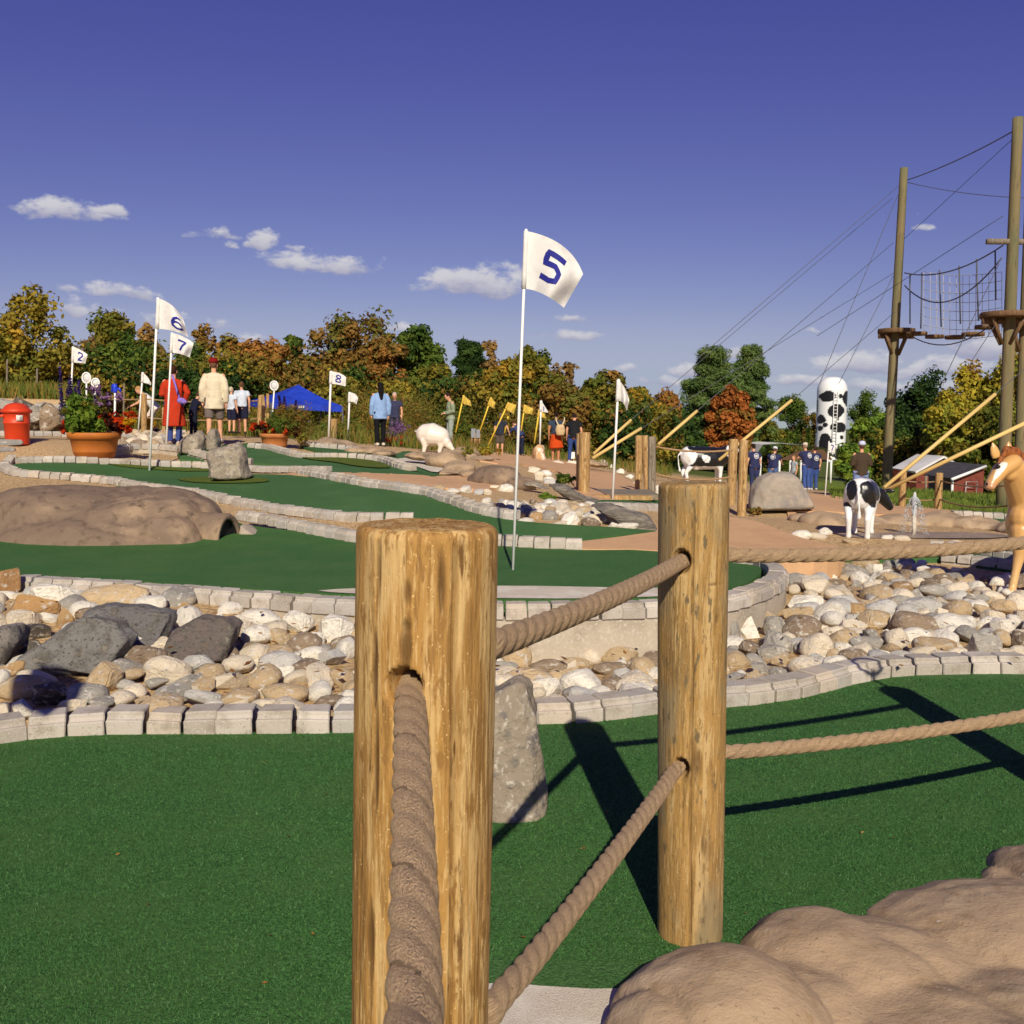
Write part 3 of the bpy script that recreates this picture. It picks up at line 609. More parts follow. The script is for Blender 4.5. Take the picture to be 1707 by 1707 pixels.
# ---- stones
def round_stone(seed):
    bm = bmesh.new(); bmesh.ops.create_icosphere(bm, subdivisions=3, radius=1)
    A = np.array([v.co for v in bm.verts]); r = np.random.default_rng(seed); o = r.random(3) * 20
    d = 1 + 0.20 * vnoise(A + o, 1.1) + 0.09 * vnoise(A + o + 5, 2.3) + 0.025 * vnoise(A + o, 6)
    A = A * d[:, None] ; 
    for _ in range(2):                                       # a few worn flats
        nrm = r.normal(size=3); nrm /= np.linalg.norm(nrm); h = r.uniform(.62, .85); t = A @ nrm - h; A = A - np.outer(np.maximum(t, 0) * .75, nrm)
    for v, a in zip(bm.verts, A): v.co = a
    me = bpy.data.meshes.new('stone'); bm.to_mesh(me); bm.free(); me.materials.append(M['stone']); me.polygons.foreach_set('use_smooth', [True] * len(me.polygons)); return me
def angular_stone(seed, mat='stone', n=16, flat_top=0.6, bev=.07):
    r = random.Random(seed); bm = bmesh.new()
    for _ in range(n):
        v = Vector((r.gauss(0, 1), r.gauss(0, 1), r.gauss(0, 1))).normalized()
        v.z = max(-flat_top, min(flat_top, v.z)) / flat_top * r.uniform(.85, 1); bm.verts.new(v * r.uniform(.85, 1.05))
    bmesh.ops.convex_hull(bm, input=bm.verts)
    bmesh.ops.delete(bm, geom=[v for v in bm.verts if not v.link_faces], context='VERTS')
    bmesh.ops.bevel(bm, geom=list(bm.edges), offset=bev, segments=2, affect='EDGES', clamp_overlap=True)
    bmesh.ops.triangulate(bm, faces=[f for f in bm.faces if len(f.verts) > 4])
    bmesh.ops.subdivide_edges(bm, edges=[e for e in bm.edges if e.calc_length() > .3], cuts=2, use_grid_fill=True)
    bmesh.ops.triangulate(bm, faces=bm.faces)
    A = np.array([v.co for v in bm.verts]); N_ = .04 * vnoise(A + seed, 2.2) + .025 * vnoise(A + seed, 6)
    bm.normal_update()
    for v, a in zip(bm.verts, N_): v.co = v.co + v.normal * float(a)
    me = bpy.data.meshes.new('stone'); bm.to_mesh(me); bm.free(); me.materials.append(M[mat])
    me.polygons.foreach_set('use_smooth', [False] * len(me.polygons)); return me
RS = [round_stone(s) for s in range(14)]; AS = [angular_stone(s) for s in range(10)]; SL = [angular_stone(50 + s, 'slate', 18, .7, .05) for s in range(5)]
STC = dict(w=S(240, 232, 216), c=S(230, 214, 188), t=S(198, 172, 134), o=S(178, 144, 100), b=S(146, 126, 104), g=S(164, 158, 148), l=S(202, 198, 190), d=S(96, 88, 80), k=S(78, 72, 66))
bed = thing('stone_bed', 'bed of pale river stones between the front green and the raised green', None, (0, 6.5, 0), kind='structure')
placed = []
def bedz(x, y): return Hs(np.asarray(x), np.asarray(y)) + 0.05
def put_stone(px, py, w, h, c, ang=False, slab=False, parent=bed, fn=bedz, sq=1.0):
    p = hit_fn(px, py + h * 0.12, fn); k = p.y / F
    rx = w * k * 0.53; rz = h * k * 0.56 * sq; ry = max(rz, min(rx, rz * 1.5)) 
    me = R.choice(SL) if slab else (R.choice(AS) if ang else R.choice(RS))
    j = STC[c]; f = R.uniform(.85, 1.12)
    o = inst('stone', me, parent, (p.x, p.y + ry * .25, p.z), (R.uniform(-.25, .25), R.uniform(-.25, .25), R.uniform(-.3, .3) + R.choice((0, math.pi))), (rx, ry, rz), tuple(min(1, q * f) for q in j))
    placed.append((p.x, p.y + ry * .25, max(rx, ry))); return o
A1 = [(535, 320, 310, 120, 't'), (715, 355, 170, 80, 'w'), (785, 670, 235, 140, 'c'), (260, 630, 280, 110, 'g'), (1060, 590, 140, 70, 'b'), (1115, 645, 165, 85, 'c'), (1235, 425, 200, 100, 'w'), (1410, 445, 160, 120, 'w'), (1205, 505, 155, 90, 'w'), (1325, 515, 100, 90, 't'), (1440, 545, 180, 120, 'b'),
      (1210, 590, 165, 100, 'c'), (1310, 605, 155, 110, 't'), (1455, 655, 170, 100, 'b'), (1255, 705, 160, 105, 't'), (1640, 565, 100, 110, 'w'), (1620, 700, 110, 90, 't'), (1535, 735, 90, 80, 'c'), (1345, 785, 210, 110, 't'), (1510, 770, 120, 80, 'w'), (1105, 720, 210, 90, 'c'), (1140, 800, 180, 80, 't'), (960, 800, 190, 70, 'l'), (800, 790, 220, 90, 'g'),
      (870, 770, 150, 70, 'c'), (640, 770, 110, 60, 'c'), (570, 805, 120, 75, 'c'), (480, 710, 200, 170, 't'), (620, 690, 120, 60, 't'), (400, 790, 210, 110, 'g'), (100, 750, 230, 120, 't'), (165, 705, 200, 60, 'c'), (10, 705, 60, 80, 'w'), (10, 850, 80, 60, 'c'), (680, 820, 90, 50, 't'), (1560, 820, 140, 50, 'b'), (1640, 800, 90, 60, 'w'), (1010, 835, 90, 40, 'w'), (330, 840, 150, 60, 'c'), (480, 830, 130, 60, 'g'), (1250, 830, 120, 50, 'c')]
A2 = [(235, 310, 250, 100, 'w'), (870, 390, 140, 100, 'o'), (695, 625, 235, 160, 'b'), (60, 665, 120, 90, 'o'), (950, 650, 210, 110, 'l'), (1580, 475, 185, 145, 'w'), (1575, 615, 140, 90, 'l'), (1360, 675, 75, 65, 'w'), (960, 735, 110, 70, 't'), (750, 730, 140, 45, 'g'), (230, 790, 180, 140, 'd'), (300, 420, 110, 120, 'o'), (150, 490, 170, 100, 'd'), (45, 550, 110, 160, 'd'), (150, 575, 150, 110, 'd')]
for a in A1: put_stone(a[0] * .3515, 880 + a[1] * .3515, a[2] * .3515, a[3] * .3515, a[4], R.random() < .4)
for a in A2: put_stone(a[0] * .3515, 880 + a[1] * .3515, a[2] * .3515, a[3] * .3515, a[4], True)
B1 = [(205, 315, 190, 150, 't'), (415, 300, 175, 130, 'w'), (635, 325, 115, 90, 'c'), (790, 310, 220, 120, 't'), (940, 275, 80, 60, 't'), (390, 375, 240, 90, 'b'), (540, 355, 170, 60, 't'), (740, 385, 200, 70, 'b'), (925, 385, 170, 130, 't'), (270, 450, 320, 130, 't'), (440, 450, 150, 130, 't'), (590, 470, 240, 160, 'w'), (745, 465, 110, 80, 'o'), (890, 490, 240, 120, 'c'), (540, 525, 140, 70, 'g'), (330, 525, 100, 60, 'c'), (690, 520, 130, 60, 'w'), (130, 470, 150, 120, 'c')]
for a in B1: put_stone(800 + a[0] * .293, 1000 + a[1] * .293, a[2] * .293, a[3] * .293, a[4])
C1 = [(535, 425, 230, 130, 'c'), (475, 520, 240, 110, 'w'), (165, 665, 140, 130, 'w'), (300, 650, 130, 130, 'g'), (75, 680, 100, 140, 'g'), (470, 655, 210, 120, 'b'), (450, 570, 180, 80, 't'), (680, 540, 200, 110, 'l'), (770, 555, 110, 80, 'o'), (870, 620, 200, 130, 't'), (740, 650, 210, 100, 'c'), (925, 545, 190, 100, 'l'), (1030, 440, 160, 100, 'o'), (1130, 530, 240, 110, 'l'), (1110, 640, 280, 150, 'b'), (1310, 635, 260, 120, 'w'), (1350, 550, 160, 110, 't'),
      (1000, 720, 140, 140, 'c'), (830, 740, 200, 80, 'g'), (560, 765, 180, 160, 'c'), (320, 745, 210, 180, 'g'), (170, 775, 130, 90, 'b'), (460, 760, 90, 80, 'g'), (700, 720, 160, 120, 't'), (750, 815, 180, 90, 'b'), (1210, 760, 270, 110, 't'), (1480, 745, 240, 150, 'g'), (1130, 800, 190, 70, 'c'), (920, 805, 150, 50, 'w'), (660, 855, 150, 90, 'w'), (495, 880, 220, 130, 'c'), (350, 840, 150, 60, 't'), (220, 880, 150, 70, 'g'), (330, 915, 110, 90, 'g'), (200, 930, 120, 60, 't'),
      (260, 960, 150, 50, 'w'), (90, 840, 190, 110, 't'), (90, 945, 170, 70, 'g'), (120, 915, 60, 40, 'w'), (75, 775, 80, 40, 'g'), (260, 590, 120, 70, 't'), (1040, 820, 200, 60, 'l'), (1450, 820, 100, 50, 'w'), (1590, 645, 180, 90, 'w'), (1680, 725, 90, 110, 'b'), (1480, 560, 120, 60, 't'), (1450, 490, 140, 60, 'g'), (1600, 540, 150, 100, 't'), (1330, 440, 160, 80, 'c'), (1210, 450, 180, 70, 'g'), (1110, 410, 120, 60, 'c'), (960, 380, 130, 60, 't'), (880, 440, 130, 60, 'c'),
      (700, 450, 110, 80, 'c'), (730, 340, 120, 90, 'g'), (810, 300, 190, 70, 't'), (1040, 290, 130, 50, 'g'), (1035, 325, 100, 40, 't'), (1130, 300, 80, 60, 'w'), (1155, 330, 90, 45, 'w'), (1350, 340, 100, 40, 'w'), (1220, 330, 60, 40, 'w'), (950, 300, 80, 40, 'g'), (1660, 620, 90, 80, 'w'), (1400, 690, 150, 90, 'g'), (1590, 710, 120, 90, 't'), (1330, 800, 110, 60, 'c'), (1620, 800, 130, 60, 'c'), (640, 610, 140, 90, 'w'), (860, 700, 130, 80, 'g'), (1230, 570, 120, 80, 'c'), (1060, 560, 110, 70, 'l'), (640, 470, 110, 60, 'c'), (420, 440, 70, 60, 'c')]
for a in C1: put_stone(1200 + a[0] * .297, 850 + a[1] * .297, a[2] * .297, a[3] * .297, a[4], R.random() < .6)
# named big slate slabs and tan slabs on the left
def big_rock(name, label, px, py, w, h, me, color, fn=bedz, deep=1.0, rz=0.0, rot=(0, 0), group=None, sq=1.0):
    p = hit_fn(px, py + h * .15, fn); k = p.y / F; rx = w * k * .53; rzz = h * k * .56 * sq; ry = rx * deep
    o = inst(name, me, None, (p.x, p.y + min(ry, .25) * .4, p.z + .03), (rot[0], rot[1], rz), (rx * 1.15, ry * 1.15, rzz * 1.2), color)
    placed.append((p.x, p.y + .05, rx)); return settag(o, label, 'rock', group)
big_rock('sandstone_slab', 'long ochre sandstone slab lying at the left edge of the stone bed', 40, 1015, 108, 46, AS[2], S(178, 138, 90), deep=.6, rot=(.1, -.1))
big_rock('sandstone_block', 'small ochre sandstone block beside the brick edge at far left', 8, 974, 42, 40, AS[5], S(170, 130, 86), deep=.9)
# filler stones below and between
def inpoly(x, y, P):
    c = False; n = len(P); j = n - 1
    for i in range(n):
        if (P[i][1] > y) != (P[j][1] > y) and x < (P[j][0] - P[i][0]) * (y - P[i][1]) / (P[j][1] - P[i][1]) + P[i][0]: c = not c
        j = i
    return c
bedpoly = [(p.x, p.y + .2) for p in nearw] + [(p.x, p.y) for p in [gp(1760, 1000), gp(1760, 960), gp(1580, 965), gp(1570, 948), gp(1400, 945), gp(1325, 960)]] + [(p.x, p.y - .10) for p in reversed(E5[:-3])]
def scatter(poly, n, r0, r1, parent, zoff, cols='wctgbwcl', ang=.45, gap=.8, seed=1, limit=400, cx=.12):
    r = random.Random(seed); xs = [p[0] for p in poly]; ys = [p[1] for p in poly]; cnt = 0; loc = []
    for _ in range(n):
        x, y = r.uniform(min(xs), max(xs)), r.uniform(min(ys), max(ys))
        if not inpoly(x, y, poly): continue
        rad = r.uniform(r0, r1)
        if any((x - a) ** 2 + (y - b) ** 2 < ((c + rad) * gap) ** 2 for a, b, c in placed + loc): continue
        if cnt >= limit: break
        loc.append((x, y, rad)); cnt += 1
        c = STC[r.choice(cols)]; f = r.uniform(.85, 1.12)
        inst('stone', r.choice(AS) if r.random() < ang else r.choice(RS), parent, (x, y, H(x, y) + rad * zoff), (r.uniform(-.4, .4), r.uniform(-.4, .4), r.uniform(0, 6.28)), (rad * r.uniform(.9, 1.35), rad * r.uniform(.8, 1.1), rad * r.uniform(.6, .85)), tuple(min(1, q * f) for q in c))
    placed.extend(loc); return cnt
n1 = scatter(bedpoly, 9000, .07, .13, bed, .15, gap=.62, seed=2, limit=290)
n1 += scatter(bedpoly, 6000, .04, .07, bed, .25, gap=.6, seed=4, limit=160)
# beds further back
bed2 = thing('stone_bed', 'bank of pale stones below the mulch between the paths', None, gp(950, 860), kind='structure')
for a in [(430, 1065, 110, 50, 'c'), (560, 1085, 120, 70, 't'), (645, 1065, 110, 70, 'w'), (740, 1090, 110, 60, 'g'), (835, 1070, 90, 50, 'l'), (670, 1130, 100, 60, 't'), (795, 1135, 100, 60, 'o'), (880, 1135, 120, 100, 'g'), (950, 1085, 120, 70, 'c'), (1020, 1160, 150, 95, 'w'), (1105, 1105, 110, 80, 't'), (1190, 1095, 110, 70, 'c'), (1165, 1180, 130, 70, 'b'), (1255, 1155, 160, 80, 'l'), (1400, 1205, 165, 50, 'w'), (1300, 1195, 80, 40, 'w'), (720, 1165, 110, 40, 'w'), (945, 1190, 120, 40, 'c'), (130, 950, 100, 55, 't'), (225, 970, 100, 50, 'w'), (310, 960, 100, 70, 'w'), (400, 975, 80, 50, 'l'), (455, 975, 70, 50, 'c'), (520, 950, 100, 60, 'c'), (580, 955, 100, 70, 'w'), (770, 830, 90, 50, 'c'), (850, 850, 100, 60, 'w'), (890, 905, 110, 50, 'l'), (800, 880, 80, 50, 'c'), (960, 940, 80, 40, 'c'), (1000, 1110, 80, 60, 'c')]:
    put_stone(700 + a[0] * .246, 580 + a[1] * .246, a[2] * .246, a[3] * .246, a[4], R.random() < .35, parent=bed2, fn=lambda x, y: Hs(np.asarray(x), np.asarray(y)) + .03)
bp2 = [gp(a, b) for a, b in [(870, 860), (960, 868), (1080, 880), (1080, 868), (1020, 850), (960, 845), (900, 840), (800, 838)]]
scatter([(p.x, p.y) for p in bp2], 1500, .05, .1, bed2, .2, seed=8, gap=.6, limit=90)
bed3 = thing('stone_bed', 'white stones heaped beside the red bin and the coat', None, gp(250, 735), kind='structure')
bp3 = [gp(a, b) for a, b in [(190, 742), (240, 748), (330, 742), (335, 728), (270, 722), (200, 726)]]
scatter([(p.x, p.y) for p in bp3], 2500, .07, .19, bed3, .2, cols='ctgtcbg', seed=9, gap=.62, limit=110)
bed4 = thing('stone_bed', 'scattered stones round the calf and the fountain', None, gp(1400, 893), kind='structure')
for a in [(1335, 893, 40, 20, 'w'), (1362, 894, 34, 14, 'c'), (1376, 886, 22, 12, 'w'), (1480, 895, 22, 10, 'w'), (1505, 897, 26, 10, 'c'), (1420, 903, 30, 9, 't'), (1610, 913, 40, 12, 'g'), (1650, 916, 36, 14, 'w'), (1680, 920, 30, 14, 'g'), (1630, 922, 30, 10, 'c'), (1700, 914, 30, 12, 'l'), (1590, 905, 30, 10, 'c')]:
    put_stone(*a, parent=bed4, fn=lambda x, y: Hs(np.asarray(x), np.asarray(y)) + .03)
bed5 = thing('stone_bed', 'pale stones edging the walkway by the wooden posts', None, gp(1040, 800), kind='structure')
for a in [(1000, 772, 30, 14, 'c'), (1035, 786, 14, 10, 'w'), (1050, 795, 16, 10, 'w'), (1062, 805, 14, 10, 'c'), (1020, 778, 12, 8, 'w'), (955, 772, 26, 8, 'w'), (930, 771, 20, 7, 'c'), (1096, 818, 14, 22, 'w'), (900, 790, 20, 10, 'c'), (915, 800, 20, 12, 'w'), (890, 782, 18, 9, 'c')]:
    put_stone(*a, parent=bed5, fn=lambda x, y: Hs(np.asarray(x), np.asarray(y)) + .03)
# ================================================================== FENCE POSTS AND ROPES IN FRONT
def log_post(name, label, top, base, r, mat, seed, na=160, nz=150, cracks=(), holes=(), knots=(), rb=None, group=None, cat='post'):
    """a round timber post with worn rim, drying cracks, rope holes and knots (angles from the side facing the camera)"""
    top, base = Vector(top), Vector(base); ax = (top - base); Lh = ax.length; ax.normalize()
    fx = Vector((1, 0, 0)); fx = (fx - ax * fx.dot(ax)).normalized(); fy = ax.cross(fx)
    zs = np.linspace(0, 1, nz) * Lh; th = np.linspace(-math.pi, math.pi, na, endpoint=False)
    TH, ZS = np.meshgrid(th, zs); rb = rb or r
    cyl = np.stack([np.sin(TH) * 1.2, np.cos(TH) * 1.2, ZS * .7], -1).reshape(-1, 3) + seed * 3.1
    rad = (r * (ZS / Lh) + rb * (1 - ZS / Lh)) * (1 + .022 * fbm(cyl, 1.3, 3).reshape(TH.shape) + .0022 * vnoise(np.stack([np.sin(TH) * 14, np.cos(TH) * 14, ZS * 2.2], -1).reshape(-1, 3) + seed).reshape(TH.shape))
    darkening = np.zeros_like(TH)  # colour darkening per vertex: stained knots, cracks and rope holes
    for a, z0, z1, wd, dp in cracks:
        wob = .035 * vnoise(np.stack([ZS * 5, 0 * ZS, 0 * ZS + seed + a * 9], -1).reshape(-1, 3)).reshape(TH.shape)
        d = np.abs((TH - a - wob + math.pi) % (2 * math.pi) - math.pi) * r
        fade = np.clip((ZS - z0) / .08, 0, 1) * np.clip((z1 - ZS) / .08, 0, 1)
        k = np.clip(1 - d / wd, 0, 1) * fade; rad = rad - dp * k; darkening = np.maximum(darkening, .55 * k)  # groove cut in and its colour darkened
    for a, z, hw, hh, dp in holes:
        d = ((((TH - a + math.pi) % (2 * math.pi) - math.pi) * r / hw) ** 2 + ((ZS - z) / hh) ** 2)
        k = np.clip(1.25 - d, 0, 1) ** .6; rad = rad - dp * k; darkening = np.maximum(darkening, .8 * k)  # hole dented in and its colour darkened
    for a, z, hw, hh in knots:
        d = ((((TH - a + math.pi) % (2 * math.pi) - math.pi) * r / hw) ** 2 + ((ZS - z) / hh) ** 2)
        nn = vnoise(np.stack([TH * 6, ZS * 12, 0 * ZS + seed], -1).reshape(-1, 3)).reshape(TH.shape)
        k = np.clip(1.0 - d + .8 * nn, 0, 1); rad = rad - .003 * k; darkening = np.maximum(darkening, .75 * k)
    P = (np.array(base) + ZS[..., None] * np.array(ax) + (np.sin(TH) * rad)[..., None] * np.array(fx) - (np.cos(TH) * rad)[..., None] * np.array(fy)).reshape(-1, 3)
    idx = np.arange(na * nz).reshape(nz, na); Q = np.stack([idx[:-1], np.roll(idx[:-1], -1, 1), np.roll(idx[1:], -1, 1), idx[1:]], -1).reshape(-1, 4)
    # rounded rim and rough sawn top
    rings = [P]; cur = idx[-1]; quads = [Q]; n0 = len(P); last = P[-na:]; ctr = np.array(base) + Lh * np.array(ax)
    tops = [(.985, .006), (.95, .010), (.90, .0125)] + ([(.86 - .04 * i, .0132 - .0012 * (i % 2)) for i in range(20)] if na > 150 else [(.6, .013), (.3, .012)]) + [(.03, .012)]
    topst = []
    for f, dz in tops:
        topst.append(np.clip((.16 if int(f * 25) % 2 == 0 else .02) + .14 * vnoise(np.stack([np.cos(th) * 3, np.sin(th) * 3, 0 * th + f * 9], -1)), 0, 1) if f < .88 else np.zeros(na))
        ring = ctr + (last - ctr) * f + np.array(ax) * dz; ring[:, 2] += .0014 * vnoise(ring * 40 + seed); rings.append(ring); nw = np.arange(n0, n0 + na); n0 += na
        quads.append(np.stack([cur, np.roll(cur, -1), np.roll(nw, -1), nw], -1)); cur = nw
    V = np.concatenate(rings) - np.array(base); st = np.concatenate([darkening.ravel()] + topst)
    me = fast_mesh(V, np.concatenate(quads), np.stack([st] * 3, -1), True, name)
    o = put_me(name, me, mat, None, base); return settag(o, label, cat, group)
def with_darkening(mat, dark=(0.075, 0.035, 0.012)):
    nt = mat.node_tree; N = nt.nodes; L = nt.links; b = N['Principled BSDF']; src = b.inputs['Base Color'].links[0].from_socket
    a = N.new('ShaderNodeAttribute'); a.attribute_name = 'Col'; mx = N.new('ShaderNodeMix'); mx.data_type = 'RGBA'
    L.new(a.outputs['Fac'], mx.inputs[0]); L.new(src, mx.inputs[6]); mx.inputs[7].default_value = (*dark, 1); L.new(mx.outputs[2], b.inputs['Base Color'])
for k in ('wood', 'wood2', 'woodfar', 'woodgrey'): with_darkening(M[k])
p1t, p1b = at(712, 890, 1.35), at(699, 1760, 1.35); d1 = (p1b - p1t) / (p1t.z - p1b.z); p1b = p1t + d1 * (p1t.z + .02)
def zl(px, py, Y, b): return at(px, py, Y).z - b.z
log_post('fence_post', 'thick golden timber post closest to the camera with rope hanging from its front', p1t, p1b, .0945, M['wood'], 1, 260, 260,
         cracks=[(.50, .2, 1.4, .0055, .013), (-.95, .3, 1.0, .002, .004), (.95, .2, .8, .002, .003), (-.55, 0.2, .75, .003, .004)],
         holes=[(-.22, zl(684, 1148, 1.26, p1b), .024, .024, .045)],
         knots=[(-.17, zl(690, 985, 1.26, p1b), .008, .022), (-.17, zl(690, 1042, 1.26, p1b), .008, .012), (-.18, zl(690, 1075, 1.26, p1b), .010, .03), (-.62, zl(635, 930, 1.28, p1b), .006, .05), (.28, zl(724, 960, 1.26, p1b), .006, .045), (-.68, zl(627, 1120, 1.28, p1b), .006, .05), (-.62, zl(640, 1260, 1.28, p1b), .006, .07), (-.7, .78, .008, .09), (.3, .74, .008, .07), (.42, .55, .012, .06)])
p2t, p2b = at(1157, 812, 2.82), at(1150, 1572, 2.82)
log_post('fence_post', 'weathered timber post standing on the front green before the tan rocks', p2t, p2b, .097, M['wood2'], 5, 180, 200, rb=.092,
         cracks=[(-.18, .0, 1.28, .0042, .013), (.25, .1, .5, .002, .004), (.55, .9, 1.3, .002, .005), (-.45, .3, .75, .002, .004)],
         holes=[(-.52, zl(1129, 935, 2.74, p2b), .026, .030, .045), (-.5, zl(1124, 1282, 2.74, p2b), .024, .030, .045)],
         knots=[(.6, zl(1190, 1030, 2.74, p2b), .012, .02), (.5, zl(1180, 975, 2.74, p2b), .05, .004), (-.1, .55, .02, .08), (.35, .32, .02, .05)])
p3b = Vector((2.25, 3.53, 0)); log_post('fence_post', 'next timber post of the rope fence, out of view at right', p3b + Vector((0.02, 0, 1.30)), p3b, .095, M['wood2'], 9, 60, 40)
log_post('fence_post', 'timber post of the rope fence standing behind the viewer', Vector((.42, -1.55, 1.3)), Vector((.42, -1.55, 0)), .095, M['wood2'], 12, 60, 40)

def rope_mat():
    mt = bpy.data.materials.new('rope'); mt.use_nodes = True; N = mt.node_tree.nodes; L = mt.node_tree.links; b = N['Principled BSDF']; b.inputs['Roughness'].default_value = .85; b.inputs['Specular IOR Level'].default_value = .2
    a = N.new('ShaderNodeAttribute'); a.attribute_name = 'Col'
    mp = N.new('ShaderNodeMapping'); mp.inputs['Scale'].default_value = (9, 170, 150); L.new(a.outputs['Vector'], mp.inputs[0])
    n1 = N.new('ShaderNodeTexNoise'); n1.inputs['Scale'].default_value = 1; n1.inputs['Detail'].default_value = 2; L.new(mp.outputs[0], n1.inputs['Vector'])
    n2 = N.new('ShaderNodeTexNoise'); n2.inputs['Scale'].default_value = .35; n2.inputs['Detail'].default_value = 3; L.new(mp.outputs[0], n2.inputs['Vector'])
    r = N.new('ShaderNodeValToRGB'); L.new(n1.outputs[0], r.inputs[0])
    e = r.color_ramp.elements; e[0].position = .37; e[0].color = (.22, .13, .065, 1); e[1].position = .58; e[1].color = (.62, .42, .24, 1); x = e.new(.45); x.color = (.50, .325, .18, 1); y = e.new(.74); y.color = (.74, .56, .37, 1)
    mx = N.new('ShaderNodeMix'); mx.data_type = 'RGBA'; mx.inputs[7].default_value = (.54, .38, .235, 1); L.new(n2.outputs[0], mx.inputs[0]); L.new(r.outputs[0], mx.inputs[6])
    L.new(mx.outputs[2], b.inputs['Base Color'])
    bn = N.new('ShaderNodeBump'); bn.inputs['Strength'].default_value = 1.0; bn.inputs['Distance'].default_value = .005; L.new(n1.outputs[0], bn.inputs['Height']); L.new(bn.outputs[0], b.inputs['Normal'])
    return mt
M['rope'] = rope_mat()
def rope(name, label, pts, r, ds, na=24, pitch=.14, group=None, soft=0.0):
    P = [Vector(p) for p in pts]; out = []
    for a, b in zip(P, P[1:]):
        n = max(1, int((b - a).length / ds)); out += [a.lerp(b, i / n) for i in range(n)]
    out.append(P[-1]); A = np.array(out)
    T = np.gradient(A, axis=0); T /= np.linalg.norm(T, axis=1)[:, None]
    s = np.concatenate([[0], np.cumsum(np.linalg.norm(np.diff(A, axis=0), axis=1))])
    up = np.array([0, 0, 1.0]); U = np.cross(T, up); U /= np.linalg.norm(U, axis=1)[:, None]; W = np.cross(U, T)
    th = np.linspace(0, 2 * math.pi, na, endpoint=False); TH, SS = np.meshgrid(th, s); ph = TH - 2 * math.pi * SS / pitch
    c = np.abs(np.cos(1.5 * ph)); rel = np.where(SS < soft, .16, .20); rad = r * np.where(SS < soft, .94, 1.0) * (1 - rel + rel * c ** .8)
    V = A[:, None] + (np.cos(TH) * rad)[..., None] * U[:, None] + (np.sin(TH) * rad)[..., None] * W[:, None]
    m = len(s); idx = np.arange(m * na).reshape(m, na); Q = np.stack([idx[:-1], np.roll(idx[:-1], -1, 1), np.roll(idx[1:], -1, 1), idx[1:]], -1).reshape(-1, 4)
    strand = ((1.5 * ph / math.pi + .5) % 1.0) + np.floor(1.5 * ph / math.pi + .5) % 3
    col = np.stack([SS * .8 + .25 * np.cos(ph) * 0, np.sin(TH) * .12 + strand * .11, np.cos(TH) * .12], -1).reshape(-1, 3)
    loc = Vector(out[0]); me = fast_mesh(V.reshape(-1, 3) - np.array(loc), Q, col, True, name)
    o = put_me(name, me, M['rope'], None, loc); return settag(o, label, 'rope', group)
def sag(a, b, n, d):
    a, b = Vector(a), Vector(b); return [a.lerp(b, i / n) - Vector((0, 0, d * 4 * (i / n) * (1 - i / n))) for i in range(n + 1)]
RO = .0218
up = [Vector((.42, -1.55, 1.12)), Vector((.22, -.7, .97)), Vector((.05, .1, .985)), at(694, 1950, .50), at(691, 1700, .64), at(690, 1500, .79), at(687, 1320, .98), at(685, 1210, 1.16), at(684, 1163, 1.27), at(700, 1100, 1.36)]
up2 = sag(at(790, 1085, 1.38), at(1136, 936, 2.76), 6, .012); up3 = sag(at(1165, 925, 2.82), Vector((2.25, 3.53, at(1941, 873, 3.53).z)), 10, .035)
rope('rope', 'upper twisted brown rope threaded through the front posts', smooth_poly(up + up2 + up3, 4, False), RO, .0045, soft=2.95)
lo = [Vector((.42, -1.55, .52)), Vector((.1, -.2, .44)), at(790, 1800, 1.36)] 
lo2 = sag(at(815, 1690, 1.44), at(1128, 1281, 2.76), 8, .01); lo3 = sag(at(1165, 1258, 2.82), Vector((2.25, 3.53, at(1941, 1150, 3.53).z)), 10, .03)
rope('rope', 'lower twisted brown rope slanting down in front of the bunker', smooth_poly(lo + lo2 + lo3, 4, False), RO * .98, .0045)

# ================================================================== FLAGS
DIG = {'5': [[(.98, .95), (.12, .95), (.08, .55), (.62, .60), (.92, .45), (.90, .12), (.55, .02), (.02, .06)]],
       '6': [[(.80, 1.0), (.45, .92), (.18, .70), (.05, .40), (.10, .12), (.40, -.02), (.75, .02), (.97, .22), (.88, .46), (.58, .56), (.25, .48), (.10, .36)]],
       '7': [[(.0, .95), (.95, .95), (.6, .5), (.42, .0)]], '8': [[(.5, .52), (.12, .7), (.2, .95), (.8, .95), (.88, .7), (.5, .52), (.08, .3), (.15, .04), (.85, .04), (.92, .3), (.5, .52)]],
       '2': [[(.05, .8), (.3, .98), (.8, .95), (.9, .7), (.6, .4), (.08, .05), (.95, .05)]], '1': [[(.3, .8), (.55, .98), (.55, .0)]]}
def quad3(a, b, c, t): return (1 - t) ** 2 * np.array(a) + 2 * t * (1 - t) * (2 * np.array(b) - .5 * np.array(a) - .5 * np.array(c)) + t * t * np.array(c)
